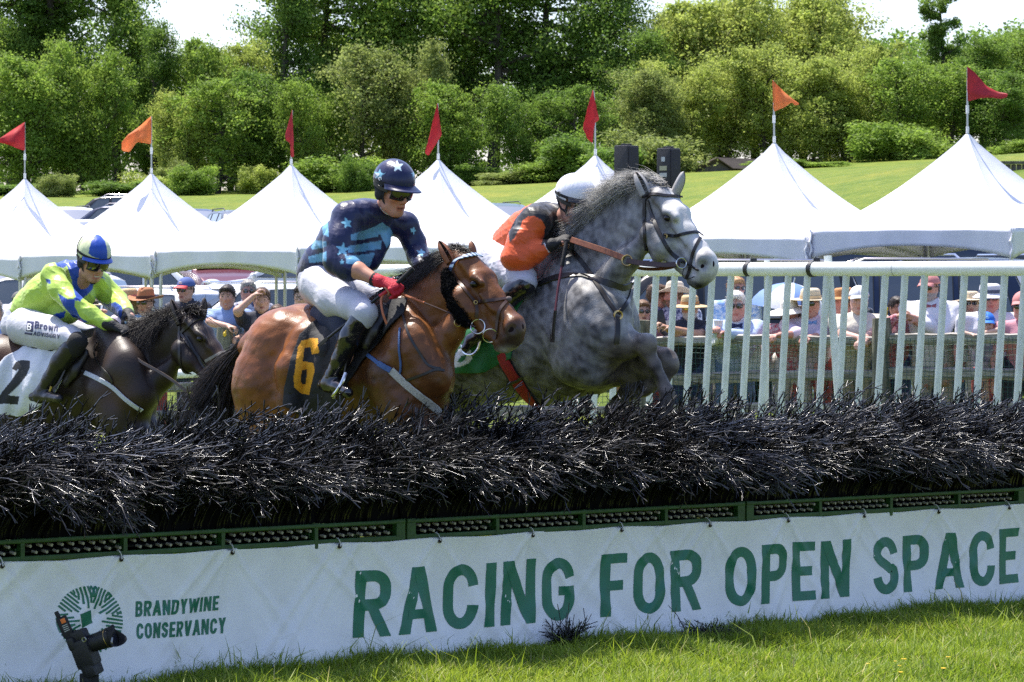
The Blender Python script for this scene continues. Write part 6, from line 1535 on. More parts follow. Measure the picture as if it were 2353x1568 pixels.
def goggles(C, f, r, u, s, parent, lens, fr, strap_m=None):
 q = hat_frame(C, f, r, u, s); G = []
 for i in range(9):
  v = -1 + 2 * i / 8; G.append([q(.110 * math.cos(t * 1.05) ** .6 + .002 - .006 * v * v, .086 * math.sin(t * 1.05), .006 + v * (.034 - .004 * abs(t) - (.010 * math.exp(-(t / .16) ** 2) if v < 0 else 0))) for t in np.linspace(-1, 1, 31)])
 o = MB().grid(np.array(G)).build("goggles", lens, parent); md = o.modifiers.new("t", 'SOLIDIFY'); md.thickness = .006
 e = [G[0][j] for j in range(31)] + [G[i][30] for i in range(9)] + [G[8][j] for j in range(30, -1, -1)] + [G[i][0] for i in range(8, -1, -1)]
 MB().tube(np.array(e), .0035 * s, 6).build("goggle_rim", fr, o)
 b = MB()
 for g in (-1, 1): ribbon([q(.052, .082 * g, .008), q(.0, .100 * g, .014), q(-.06, .09 * g, .022), q(-.10, .04 * g, .028), q(-.115, .0, .03)], [r * g, r * g, r * g - f, -f, -f], .022 * s, .003, mb=b)
 b.build("goggle_strap", strap_m or fr, o); return o
def chin_strap(C, f, r, u, s, parent, m, cup=True):
 q = hat_frame(C, f, r, u, s); b = MB()
 for g in (-1, 1):
  ribbon(spline([q(.03, .086 * g, .02), q(.022, .080 * g, -.03), q(.040, .058 * g, -.085), q(.062, .02 * g, -.124), q(.066, 0, -.126)], 14), [r * g] * 14, .014 * s, .003, mb=b)
  ribbon(spline([q(-.055, .086 * g, .015), q(-.02, .084 * g, -.025), q(.018, .080 * g, -.036)], 8), [r * g] * 8, .014 * s, .003, mb=b)
 if cup: b.ell(q(-.012, .084, -.012), np.array((.034, .012, .040)) * s, (f, r, u)); b.ell(q(-.012, -.084, -.012), np.array((.034, .012, .040)) * s, (f, r, u))
 return b.build("chin_strap", m, parent)
def surface_text(bvh, text, p0, p1, h, m, parent, t=.18, gap=.12, space=.3, name="lettering", off=.0022, gl=None, slant=0.0):
 """lettering on a curved surface, baseline from pixel p0 to p1, letter height h pixels"""
 gl = gl or glyph; wt = 0
 for ch in text: wt += space if ch == ' ' else gl(ch, t)[1] + gap
 wt -= gap; p0 = np.array(p0, float); p1 = np.array(p1, float); d = p1 - p0; n = np.array((d[1], -d[0])) / np.linalg.norm(d); last = [None]
 def to3d(x, y, o):
  p = p0 + d * ((x + slant * y) / wt) + n * h * y; c = cast(bvh, p[0], p[1], off + o - .0014)
  if c is None: c = last[0] if last[0] is not None else P(p[0], p[1], 16)
  last[0] = c; return c
 V, Fc, _ = lettering(text, to3d, t, gap, space, gl=gl); return obj(name, V, Fc, m, parent)
SATN = lambda n, rough=.36: mat(n, (.1, .1, .1), rough, attr=True, var=.05, vscale=30, bump=.22, bscale=30, spec=.4, sheen=.1, stretch=(1, 1, .45))
WBR = mat("white_breeches", (.50, .50, .55), .6, var=.03, vscale=12, bump=.10, bscale=40, detail=3, stretch=(1, 1, 2.5))
PATENT = mat("black_patent_boot", (.010, .010, .011), .14, bump=.25, bscale=22, spec=.8); BLKCLOTH = mat("black_cloth", (.012, .012, .013), .85, bump=.2, bscale=80)
def folds(o, amp, seed, sc=30, dirv=(0, 0, 1), k=3.0, sel=None):
 """cloth folds: small ridges across the cloth along dirv"""
 V, Nn = world_verts(o); r = np.random.RandomState(seed); h = np.zeros(len(V)); d = unit(dirv)
 for i in range(7):
  w = d + r.normal(0, .45, 3); w = unit(w); h += (1 - np.abs(np.sin(V @ w * sc * r.uniform(.35, .9) + 1.8 * np.sin(V @ unit(r.normal(0, 1, 3)) * sc * .2) + r.uniform(0, 6)))) ** 3 * np.clip(np.sin(V @ unit(r.normal(0, 1, 3)) * sc * .25 + i), 0, 1) / 3
 if sel is not None: h = h * sel(V)
 V = V + Nn * (amp * h * 2)[:, None] - np.array(origin(o)); o.data.vertices.foreach_set("co", V.astype(np.float32).ravel()); o.data.update()
# ------------------------------------------------------------------ jockey of the bay: navy silks with stars
def jockey_bay():
 p = lambda x, y, v=0.0: PB(x, y, v); root = thing("person", p(830, 740), "jockey in navy silks with pale blue stars and hoops, riding the bay with number 6", "person", "jockeys")
 c1 = lambda L: [(632 + x * .4103, 321.7 + y * .4103) for x, y in L]
 f, r, u = frame(PB.F * .95 + PB.R * .12 + np.array((0, 0, -.30))); HC = p(903, 440, .02); skin = (.50, .245, .165)
 kk = PB.A[1] / FOC
 shR, shL = p(792, 506, .20), p(932, 510, -.19); elR, elL = p(776, 606, .30), p(958, 578, -.22); wrR, wrL = p(866, 645, .27), p(974, 628, -.08)
 B = Solid(.0065); add_head(B, HC, f, r, u, 1.0); B.chain([(HC - u * .07 - f * .02, .055), (p(868, 500), .046)], None, .02)
 B.chain([(elR, .046), (p(822, 622, .285), .044), (wrR, .030)], None, .02); B.chain([(elL, .044), (wrL, .029)], None, .02); add_hand(B, wrL, p(985, 646, -.03) - wrL, -PB.R + np.array((0, 0, -.5)), 1.0, -1, .9)
 B.chain([(p(850, 528), .05), (p(800, 580), .07), (p(745, 640), .07)], None, .03); B.chain([(shR, .038), (elR, .044)], None, .03); B.chain([(shL, .038), (elL, .042)], None, .03); B.chain([(p(745, 645), .07), (p(760, 690, .16), .06), (p(835, 718, .3), .045), (p(790, 820, .31), .042), (p(765, 870, .31), .035)], None, .03); B.chain([(p(745, 645), .07), (p(790, 690, -.16), .06), (p(870, 715, -.3), .045), (p(830, 830, -.31), .04)], None, .03)
 add_hand(B, wrR, p(898, 655, .25) - wrR, -PB.R * .6 + np.array((0, 0, -.8)), .9, 1, .9)
 b = B.build("body", SKIN, root, 1); V, _ = world_verts(b); C = np.empty((len(V), 3)); C[:] = skin; head_colour(V, HC, f, r, u, 1.0, C, skin, (.10, .06, .04), flush=.35); set_col(b, C)
 J = Solid(.0065)
 J.chain([(p(872, 494), .080, .9), (p(838, 514), .130, 1.22), (p(795, 560), .134, 1.12), (p(752, 607), .122, 1.08), (p(730, 628), .110, 1.1)], PB.R, .04)
 J.chain([(p(864, 494), .064), (p(880, 486), .056)], None, .02); J.chain([(p(838, 492, .10), .076), (p(800, 499, .18), .078)], None, .05); J.chain([(p(888, 506, -.12), .070), (p(930, 517, -.18), .070)], None, .05)
 J.chain([(p(798, 502, .19), .080), (p(780, 555, .26), .078), (p(777, 600, .295), .072), (p(800, 616, .29), .064), (p(806, 618, .288), .056)], None, .035)
 J.chain([(p(932, 520, -.18), .066), (p(950, 555, -.22), .058), (p(960, 590, -.20), .052), (p(971, 616, -.12), .045)], None, .03)
 J.chain([(p(868, 555, -.02), .070), (p(845, 590, .02), .070), (p(826, 610, .05), .06)], None, .04)
 j = J.build("silks", SATN("navy_silks", .38), root, 1); folds(j, .0075, 3, 26, (.5, .2, .8)); folds(j, .003, 4, 60, (1, .1, .3)); folds(j, .0012, 5, 130, (.2, .1, 1))
 NV, LB = np.array((.010, .015, .062)), (.13, .34, .52)
 lay = [(c1(L), LB) for L in ([(425, 530), (500, 508), (572, 480), (580, 542), (500, 556), (425, 566)], [(566, 482), (598, 462), (645, 495), (670, 548), (625, 606), (604, 562), (590, 530), (568, 537)], [(410, 596), (520, 576), (600, 565), (590, 612), (500, 624), (410, 634)], [(395, 650), (500, 642), (560, 630), (530, 712), (470, 705), (395, 690)],
   [(262, 495), (296, 455), (302, 545), (270, 530)], [(200, 604), (222, 562), (288, 570), (288, 598), (210, 616)], [(186, 654), (288, 626), (288, 684), (190, 686)])]
 lay += [(star(*c1([(x, y)])[0], q * .41, a), (.22, .52, .68)) for x, y, q, a in ((402, 466, 36, -100), (380, 614, 42, -82), (374, 684, 14, -90), (772, 508, 22, -70), (818, 632, 28, -80))]
 paint(j, NV, lay)
 Q = Solid(.0075); Q.chain([(p(732, 630), .108, 1.1), (p(744, 655), .120, 1.1), (p(760, 670), .108, 1.2)], PB.R, .04)
 Q.chain([(p(738, 655, .10), .112), (p(772, 688, .19), .092), (p(815, 704, .27), .072), (p(837, 720, .305), .060), (p(831, 738, .31), .054)], None, .04)
 Q.chain([(p(760, 660, -.10), .115), (p(820, 690, -.2), .09), (p(872, 700, -.29), .07), (p(885, 720, -.31), .06)], None, .04)
 br = Q.build("breeches", WBR, root, 1); folds(br, .004, 9, 44, (.8, .2, .5)); folds(br, .0025, 10, 110, (.8, .2, .5))
 Bt = Solid(.0065); Bt.chain([(p(829, 735, .315), .060), (p(806, 775, .325), .060), (p(783, 825, .33), .048), (p(765, 862, .335), .042)], None, .02); Bt.chain([(p(763, 868, .335), .044), (p(757, 882, .335), .046), (p(778, 890, .355), .036, .9), (p(800, 903, .385), .028, .9)], None, .015); Bt.chain([(p(742, 884, .32), .030), (p(752, 886, .33), .034)], None, .01)
 bt = Bt.build("boot", PATENT, root, 1); folds(bt, .0016, 12, 55, (.2, .1, 1))
 Bt = Solid(.008); Bt.chain([(p(882, 722, -.31), .058), (p(850, 800, -.32), .05), (p(825, 865, -.33), .042)], None, .02); Bt.chain([(p(825, 875, -.33), .044), (p(868, 905, -.36), .028)], None, .015); Bt.build("boot", PATENT, root, 1)
 G = Solid(.0055); add_hand(G, p(870, 646, .27), p(899, 655, .25) - p(870, 646, .27), -PB.R * .55 + np.array((0, 0, -.8)), 1.12, 1, 1.0); G.chain([(p(862, 643, .272), .036), (p(872, 647, .27), .034)], None, .01)
 RGL = mat("red_glove", (.50, .012, .03), .75, var=.1, vscale=60, bump=.3, bscale=120); G.build("glove", RGL, root, 1); MB().tube([p(857, 641, .275), p(866, 645, .27)], .0365, 14).build("glove_cuff", BLKCLOTH, root)
 HB = (.010, .014, .060)
 hl = [(star(*c1([(686, 148)])[0], 15, -95), (.55, .70, .78)), (star(*c1([(583, 194)])[0], 13, -80), (.22, .50, .66)), (star(*c1([(780, 190)])[0], 9, -100), (.3, .55, .7))]
 SHAT = SATN("navy_cap_silk", .28); hC = HC + u * .014; h = helmet(hC, f, r, u, .985, root, HB, hl, SHAT); visor(hC, f, r, u, .985, root, mat("navy_visor", HB, .35), .072, .016)
 hb = bvh_of(h); WT = mat("white_letters", (.75, .75, .75), .6); surface_text(hb, "TACK", c1([(558, 176)])[0], c1([(592, 244)])[0], 8, WT, h, .2, .14)
 q = hat_frame(hC, f, r, u, .985); MB().grid(np.array([[q(-.008 + (.122 + .002) * math.cos(t), .1045 * math.sin(t), z) for t in np.linspace(-2.2, 2.2, 40)] for z in (.026, .044)])).build("goggle_band", BLKCLOTH, h)
 goggles(HC + u * .006, f, r, u, 1.0, root, DARKGLASS, mat("black_goggle_rim", (.012, .012, .012), .4)); chin_strap(HC, f, r, u, 1.0, root, BLKCLOTH)
 MB().tube(spline([p(876, 476, .06), p(888, 488, .05), p(900, 492, .02), p(908, 489, -.03)], 10), .010, 8).build("stock_tie", mat("white_stock", (.7, .7, .7), .7), root)
 wp = thing("whip", p(886, 672, .25), "long black whip with a red collar in the starred jockey's gloved hand", "whip", "riding whips")
 MB().tube([p(950, 617, .18), p(946, 620, .185), p(920, 645, .22), p(898, 662, .25)], [.013, .013, .012, .011], 10).build("handle", BLKCLOTH, wp); MB().tube([p(897, 662, .25), p(884, 673, .265), p(872, 681, .28)], .010, 10).build("collar", mat("red_collar", (.5, .02, .03), .5), wp)
 MB().tube([p(872, 681, .28), p(800, 740, .35), p(752, 778, .37), p(732, 794, .375)], [.0085, .0075, .007, .0065], 8).build("shaft", LEATHER, wp); ribbon([p(752, 778, .446), p(731, 796, .446)], [PB.R] * 2, .02, .003, "flap", LEATHER, wp)
jockey_bay()
# ------------------------------------------------------------------ jockey of the grey: orange and black
def jockey_grey():
 p = lambda x, y, v=0.0: PG(x, y, v); root = thing("person", p(1200, 660), "jockey in orange and black crouched behind the grey horse's mane, white helmet", "person", "jockeys")
 c2 = lambda L: [(976.6 + x * .3958, 344.7 + y * .3958) for x, y in L]
 f, r, u = frame(PG.F * .98 + PG.R * .05 + np.array((0, 0, -.32))); HC = p(1319, 470, .02); skin = (.48, .24, .165)
 shR = p(1230, 507, .19); elR = p(1178, 600, .30); wrR = p(1262, 567, .22); hdR = p(1292, 551, .17)
 B = Solid(.0075); add_head(B, HC, f, r, u, 1.0); B.chain([(HC - u * .07 - f * .02, .055), (p(1270, 512), .06)], None, .02); B.chain([(p(1250, 524), .06), (p(1190, 548), .07), (p(1145, 580), .07)], None, .03); B.chain([(shR, .035), (elR, .036), (wrR, .03)], None, .02); B.chain([(p(1290, 520, -.17), .035), (p(1290, 600, -.25), .036), (p(1320, 570, -.12), .03)], None, .02)
 B.chain([(p(1145, 590), .07), (p(1160, 615, .17), .055), (p(1205, 640, .28), .05), (p(1150, 720, .31), .04), (p(1095, 780, .31), .035)], None, .03); B.chain([(p(1155, 590), .07), (p(1200, 615, -.17), .055), (p(1250, 640, -.28), .05), (p(1190, 740, -.31), .04)], None, .03); add_hand(B, wrR, hdR - wrR, -PG.R * .5 + np.array((0, 0, -.8)), .95, 1, 1)
 b = B.build("body", SKIN, root, 1); V, _ = world_verts(b); C = np.empty((len(V), 3)); C[:] = skin; head_colour(V, HC, f, r, u, 1.0, C, skin); set_col(b, C)
 J = Solid(.007); J.chain([(p(1280, 505), .088, .9), (p(1252, 522), .140, 1.2), (p(1212, 543), .135, 1.1), (p(1185, 558), .115, 1.08), (p(1170, 564), .098, 1.1)], PG.R, .04)
 J.chain([(p(1240, 500, .12), .08), (p(1228, 512, .19), .088), (p(1200, 555, .26), .080), (p(1184, 592, .295), .072), (p(1200, 594, .285), .068), (p(1232, 579, .25), .054), (p(1252, 570, .228), .042)], None, .03)
 J.chain([(p(1290, 512, -.13), .08), (p(1300, 530, -.19), .08), (p(1292, 595, -.25), .062), (p(1315, 575, -.15), .045)], None, .03); j = J.build("silks", SATN("orange_black_silks", .45), root, 1); folds(j, .006, 13, 34, (.3, .2, .9)); folds(j, .004, 14, 90, (.2, .1, 1)); folds(j, .002, 15, 170, (.2, .1, 1))
 OR_, BK = (.70, .105, .018), (.014, .013, .014)
 paint(j, OR_, [(c2([(490, 540), (485, 480), (525, 400), (575, 340), (640, 300), (740, 290), (820, 300), (880, 420), (900, 500), (820, 520), (740, 540), (672, 552), (690, 505), (697, 450), (682, 412), (642, 387), (602, 385), (566, 410), (552, 455), (520, 510)]), BK), (c2([(690, 545), (722, 530), (745, 585), (718, 598)]), (.62, .62, .64))])
 Q = Solid(.0075); Q.chain([(p(1143, 572), .112, 1.1), (p(1138, 595), .125, 1.15), (p(1150, 615), .11, 1.2)], PG.R, .04); Q.chain([(p(1142, 600, .1), .115), (p(1170, 622, .18), .095), (p(1200, 640, .26), .072), (p(1208, 650, .29), .06)], None, .04); Q.chain([(p(1160, 600, -.1), .11), (p(1215, 625, -.2), .085), (p(1252, 645, -.28), .06)], None, .04)
 q = Q.build("breeches", WBR, root, 1); folds(q, .005, 15, 60, (.2, .1, 1)); folds(q, .003, 16, 130, (.2, .1, 1))
 Bt = Solid(.0075); Bt.chain([(p(1206, 655, .295), .062), (p(1180, 672, .305), .06), (p(1140, 725, .32), .05), (p(1105, 765, .325), .042)], None, .02); Bt.chain([(p(1098, 775, .33), .043), (p(1082, 782, .34), .034), (p(1070, 800, .36), .026)], None, .015); bt = Bt.build("boot", PATENT, root, 1); folds(bt, .0016, 22, 55)
 Bt = Solid(.009); Bt.chain([(p(1252, 650, -.29), .06), (p(1200, 740, -.32), .048), (p(1160, 790, -.33), .042), (p(1190, 815, -.35), .03)], None, .02); Bt.build("boot", PATENT, root, 1)
 MB().tube(spline([p(1062, 795, .35), p(1068, 812, .37), p(1085, 815, .37), p(1098, 802, .35), p(1104, 780, .34)], 14), .009, 8).build("toe_stirrup", STEELB, root)
 G = Solid(.0055); add_hand(G, p(1264, 564, .22), hdR - p(1264, 564, .22), -PG.R * .5 + np.array((0, 0, -.8)), 1.15, 1, 1.0); G.chain([(p(1252, 570, .228), .037), (p(1268, 562, .215), .036)], None, .01); GK = mat("black_glove", (.013, .013, .014), .7, bump=.3, bscale=100); G.build("glove", GK, root, 1)
 G = Solid(.0075); add_hand(G, p(1318, 565, -.12), p(1340, 556, -.06) - p(1318, 565, -.12), PG.R * .4 + np.array((0, 0, -.8)), 1.12, -1, 1.0); G.build("glove", GK, root, 1)
 HW = (.74, .75, .80); hC = HC + u * .016; h = helmet(hC, f, r, u, 1.0, root, HW, [], SATN("white_helmet_silk", .3)); vz = visor(hC, f, r, u, 1.0, root, mat("black_visor", (.015, .015, .016), .4), .050, .016)
 hb = bvh_of(h); KT = mat("black_letters", (.02, .02, .02), .6); surface_text(hb, "TACK", c2([(762, 235)])[0], c2([(782, 282)])[0], 7, KT, h, .22, .14); surface_text(hb, "CNSVS", c2([(928, 250)])[0], c2([(975, 254)])[0], 3.0, KT, h, .2, .12)
 gq = hat_frame(hC, f, r, u, 1.0); MB().grid(np.array([[gq(-.008 + .127 * math.cos(t), .1055 * math.sin(t), z) for t in np.linspace(-2.4, 2.4, 40)] for z in (.022, .038)])).build("goggle_band", BLKCLOTH, h)
 goggles(HC, f, r, u, 1.0, root, DARKGLASS, MATS["black_goggle_rim"]); chin_strap(HC, f, r, u, 1.0, root, BLKCLOTH, False)
 wp = thing("whip", hdR, "slim whip with a dark red shaft hanging beside the grey horse's shoulder", "whip", "riding whips")
 MB().tube([p(1301, 556, .20), p(1300, 568, .21), p(1291, 612, .245)], [.010, .013, .011], 10).build("handle", BLKCLOTH, wp); MB().tube([p(1291, 612, .245), p(1282, 665, .30), p(1276, 716, .34)], .007, 8).build("shaft", mat("dark_red_shaft", (.09, .012, .02), .45), wp); MB().tube([p(1276, 714, .34), p(1272, 750, .345), p(1270, 780, .345)], .0095, 8).build("tip", LEATHER, wp); ribbon([p(1270, 768, .345), p(1269, 787, .345)], [PG.R] * 2, .034, .004, "flap", LEATHER, wp)
jockey_grey()
# ------------------------------------------------------------------ jockey of the dark bay: lime and blue
def small_glyph(ch, t=.18):
 """upper case plus the few lower case letters on the breeches"""
 if ch in 'rown':
  h = t / 2
  if ch == 'o': return [('c', arc(.26, .33, .26 - h, .33 - h, 180, -180, 20)[:-1])], .52
  if ch == 'r': return [('p', [(0, 0), (t, 0), (t, .66), (0, .66)]), ('l', [(h, .36)] + arc(.26, .38, .18, .20, 160, 50, 6))], .38
  if ch == 'n': return [('p', [(0, 0), (t, 0), (t, .66), (0, .66)]), ('l', [(h, .34)] + arc(.25, .38, .16, .20, 170, 0, 8) + [(.41, 0)])], .50
  if ch == 'w': return [('p', [(.11, 0), (.25, 0), (.16, .66), (0, .66)]), ('p', [(.11, 0), (.25, 0), (.40, .60), (.28, .60)]), ('p', [(.43, 0), (.57, 0), (.40, .60), (.28, .60)]), ('p', [(.43, 0), (.57, 0), (.68, .66), (.53, .66)])], .68
 return glyph(ch, t)
def jockey_dark():
 p = lambda x, y, v=0.0: PD(x, y, v); root = thing("person", p(110, 760), "jockey in lime green and blue silks with chequered helmet, riding the near black horse", "person", "jockeys")
 c3 = lambda L: [(x * .3078, 505.6 + y * .3078) for x, y in L]
 f, r, u = frame(PD.F * .92 + PD.R * .25 + np.array((0, 0, -.42))); HC = p(213, 600, .02); skin = (.46, .25, .18)
 shR, shL = p(124, 622, .19), p(225, 650, -.19); elR, elL = p(170, 692, .25), p(266, 690, -.25); wrR, wrL = p(254, 748, .17), p(300, 730, -.05)
 B = Solid(.0075); add_head(B, HC, f, r, u, 1.0, mouth=.005); B.chain([(HC - u * .07 - f * .02, .055), (p(180, 655), .06)], None, .02); B.chain([(p(165, 655), .06), (p(110, 690), .07), (p(65, 735), .07)], None, .03); B.chain([(shR, .035), (elR, .036), (wrR, .03)], None, .02); B.chain([(shL, .035), (elL, .036), (wrL, .03)], None, .02)
 B.chain([(p(60, 745), .07), (p(80, 760, .17), .055), (p(172, 782, .29), .05), (p(130, 850, .31), .04), (p(103, 895, .31), .035)], None, .03); B.chain([(p(70, 740), .07), (p(120, 750, -.17), .055), (p(205, 770, -.29), .03), (p(160, 860, -.31), .04)], None, .03); add_hand(B, wrR, p(276, 756, .13) - wrR, -PD.R * .5 + np.array((0, 0, -.8)), .95, 1, 1)
 b = B.build("body", SKIN, root, 1); V, _ = world_verts(b); C = np.empty((len(V), 3)); C[:] = skin; head_colour(V, HC, f, r, u, 1.0, C, skin, mouth=.005, teeth=True, flush=.3); set_col(b, C)
 J = Solid(.007); J.chain([(p(182, 628), .085, .9), (p(158, 650), .132, 1.22), (p(112, 682), .142, 1.12), (p(77, 708), .125, 1.08), (p(62, 722), .110, 1.1)], PD.R, .04)
 J.chain([(p(135, 630, .12), .066), (p(122, 634, .19), .070), (p(138, 666, .23), .066), (p(167, 697, .25), .060), (p(208, 723, .21), .051), (p(244, 744, .178), .044)], None, .03); J.chain([(p(215, 640, -.12), .075), (p(228, 655, -.19), .078), (p(250, 675, -.24), .07), (p(268, 692, -.25), .065), (p(290, 720, -.1), .05)], None, .03)
 J.chain([(p(190, 680, -.05), .08), (p(150, 712, 0), .085), (p(130, 722, .02), .07)], None, .04)
 j = J.build("silks", SATN("lime_blue_silks", .42), root, 1); folds(j, .0075, 23, 28, (.6, .2, .7)); folds(j, .0045, 24, 66, (.3, .1, 1)); folds(j, .002, 25, 130, (.2, .1, 1))
 LM, BL = (.42, .60, .085), (.012, .06, .36)
 paint(j, LM, [(c3(L), BL) for L in ([(400, 290), (440, 270), (560, 275), (600, 330), (640, 440), (700, 470), (715, 430), (690, 520), (640, 570), (585, 610), (560, 560), (530, 430), (500, 340), (470, 360), (425, 345)], [(340, 440), (375, 445), (380, 480), (350, 470)],
    [(430, 545), (500, 590), (545, 590), (585, 560), (605, 610), (560, 600), (555, 640), (600, 730), (660, 765), (620, 770), (540, 720), (470, 640)], [(350, 730), (420, 700), (490, 680), (480, 730), (400, 755)], [(690, 560), (760, 620), (800, 630), (860, 612), (905, 640), (945, 740), (930, 765), (880, 755), (820, 710), (760, 640)], [(715, 405), (750, 410), (785, 440), (745, 435)])])
 Q = Solid(.0075); Q.chain([(p(55, 725), .115, 1.1), (p(55, 748), .13, 1.15), (p(70, 765), .11, 1.2)], PD.R, .04); Q.chain([(p(60, 752, .12), .128), (p(110, 765, .21), .105), (p(160, 778, .28), .075), (p(176, 788, .30), .062)], None, .04); Q.chain([(p(70, 745, -.1), .11), (p(140, 755, -.2), .09), (p(205, 772, -.29), .065)], None, .04)
 q = Q.build("breeches", WBR, root, 1); folds(q, .0035, 25, 45, (.6, .2, .6)); folds(q, .002, 26, 110, (.6, .2, .6)); qb = bvh_of(q); NVI = mat("navy_print", (.015, .02, .08), .6)
 surface_text(qb, "Brown", c3([(258, 812)])[0], c3([(432, 832)])[0], 17.5, NVI, q, .17, .10, gl=small_glyph); surface_text(qb, "ADVISORY", c3([(249, 862)])[0], c3([(446, 888)])[0], 9.5, NVI, q, .15, .12, gl=small_glyph)
 for nm, L in (("emblem", [(205, 755), (255, 760), (246, 838), (194, 830)]), ("emblem_bar", [(186, 838), (243, 846), (240, 862), (183, 852)])): drape(qb, c3(L), .9, .0016, nm, NVI, q, .001)
 surface_text(qb, "B", c3([(205, 822)])[0], c3([(237, 826)])[0], 15, mat("white_letters", (.75, .75, .75), .6), q, .15, .1, off=.0045)
 Kn = Solid(.0075); Kn.chain([(p(178, 786, .302), .066), (p(168, 800, .308), .064)], None, .02); Kn.build("knee_band", BLKCLOTH, root, 1)
 Bt = Solid(.0075); Bt.chain([(p(165, 800, .31), .066), (p(140, 832, .32), .062), (p(115, 872, .325), .048), (p(102, 893, .33), .043)], None, .02); Bt.chain([(p(99, 898, .33), .044), (p(92, 910, .33), .046), (p(115, 913, .35), .035), (p(136, 917, .38), .028)], None, .015); Bt.chain([(p(76, 912, .32), .030), (p(86, 912, .33), .034)], None, .01); bt = Bt.build("boot", mat("black_leather_boot", (.013, .013, .014), .3, bump=.2, bscale=25), root, 1); folds(bt, .002, 27, 60)
 Bt = Solid(.009); Bt.chain([(p(205, 782, -.3), .062), (p(170, 860, -.32), .048), (p(145, 905, -.33), .042), (p(180, 922, -.36), .03)], None, .02); Bt.build("boot", MATS["black_leather_boot"], root, 1)
 for w_, e_, sd, nn in ((p(254, 748, .172), p(282, 757, .13), 1, PD.R * -.5), (p(296, 724, -.07), p(312, 742, -.02), -1, PD.R * .5)):
  G = Solid(.0065); add_hand(G, w_, e_ - w_, nn + np.array((0, 0, -.8)), 1.18, sd, 1.0); G.chain([(w_ - unit(e_ - w_) * .03, .037), (w_, .036)], None, .01); G.build("glove", MATS["black_glove"], root, 1)
 CR, BLH = (.62, .66, .40), (.012, .07, .40); hC = HC + u * .016
 h = helmet(hC, f, r, u, 1.0, root, CR, [(c3(L), BLH) for L in ([(548, 290), (545, 230), (560, 180), (590, 145), (600, 135), (580, 190), (572, 240), (578, 275)], [(660, 250), (668, 210), (685, 150), (705, 120), (722, 108), (750, 118), (785, 160), (800, 220), (802, 300), (740, 290), (690, 275)], [(545, 235), (580, 245), (580, 300), (550, 290)])], SATN("blue_cream_helmet_silk", .4))
 visor(hC, f, r, u, 1.0, root, mat("blue_visor", BLH, .4), .045, .014); gq = hat_frame(hC, f, r, u, 1.0); MB().grid(np.array([[gq(-.008 + .129 * math.cos(t), .107 * math.sin(t), z) for t in np.linspace(-2.9, 2.9, 60)] for z in (.034, .050)])).build("goggle_band", BLKCLOTH, h)
 MB().tube(spline([gq(-.06, .075, .135), gq(-.055, .10, .08), gq(-.03, .110, .03), gq(.0, .1, .0)], 12), .0035, 6).build("helmet_cord", BLKCLOTH, h)
 goggles(HC, f, r, u, 1.0, root, DARKGLASS, MATS["black_goggle_rim"]); chin_strap(HC, f, r, u, 1.0, root, BLKCLOTH)
 S = Solid(.012); S.chain([(p(310, 737, -.02), .014, 1), (p(330, 736, -.02), .018, 1), (p(362, 735, -.03), .014, 1)], None, .01)
 wp = thing("whip", p(300, 735, -.04), "grey flat whip held by the lime and blue jockey above the black mane", "whip", "riding whips"); ribbon([p(308, 739, -.03), p(335, 735, -.05), p(364, 733, -.07)], [(0, -.6, .8)] * 3, .06, .008, "flap", mat("grey_flap", (.16, .15, .14), .6), wp); MB().tube([p(282, 765, -.02), p(308, 739, -.03)], .011, 8).build("handle", BLKCLOTH, wp)
jockey_dark()
# spectators leaning on the fence
CLOTH = {}
def cloth(nm, c, **k): return mat("cloth_" + nm, c, .8, bump=.15, bscale=60, **k)
def hat_brim(C, f, r, u, s, parent, m, crown=(.085, .105), brim=.075, curl=0.0, band=None, tilt=0.0, name="hat", droop=.0, z0=.042, dent=0.0):
 """hat with crown and brim: crown (radius, height)"""
 fu = unit(u + f * tilt); ff = unit(f - fu * np.dot(f, fu)); rr = np.cross(ff, fu); q = lambda a, b, c: np.asarray(C) + (ff * a + rr * b + fu * c) * s
 R0, H = crown; G = []; n = 48
 for i in range(7):
  v = i / 6; row = []
  for j in range(n + 1):
   t = 2 * math.pi * j / n; R = R0 * 1.12 + brim * v; row.append(q(-.008 + R * 1.12 * math.cos(t), R * math.sin(t), z0 - droop * v + curl * v * abs(math.sin(t)) ** 2 - .25 * curl * v * math.cos(t) ** 2))
  G.append(row)
 br = MB().grid(np.array(G), flip=True)
 o = br.build(name, m, parent); md = o.modifiers.new("t", 'SOLIDIFY'); md.thickness = .005
 G = []
 for i in range(10):
  v = i / 9; row = []
  for j in range(n + 1):
   t = 2 * math.pi * j / n; R = R0 * (1.12 - .14 * v) * (1 if v < .7 else math.sqrt(max(0, 1 - ((v - .7) / .3) ** 2)) * .999 + .001)
   row.append(q(-.008 + R * 1.12 * math.cos(t), R * math.sin(t) * (1 - dent * v * max(0, math.cos(t))), z0 + H * (v if v < .7 else .7 + .3 * math.sin((v - .7) / .3 * math.pi / 2)) - dent * .05 * v * math.exp(-(math.sin(t) * 3) ** 2)))
  G.append(row)
 MB().grid(np.array(G), flip=True).build("hat_crown", m, o)
 if band is not None:
  G = [[q(-.008 + R0 * 1.135 * 1.12 * math.cos(2 * math.pi * j / n), R0 * 1.135 * math.sin(2 * math.pi * j / n), z0 + .004 + z) for j in range(n + 1)] for z in (0, .028)]; MB().grid(np.array(G)).build("hat_band", band, o)
 return o
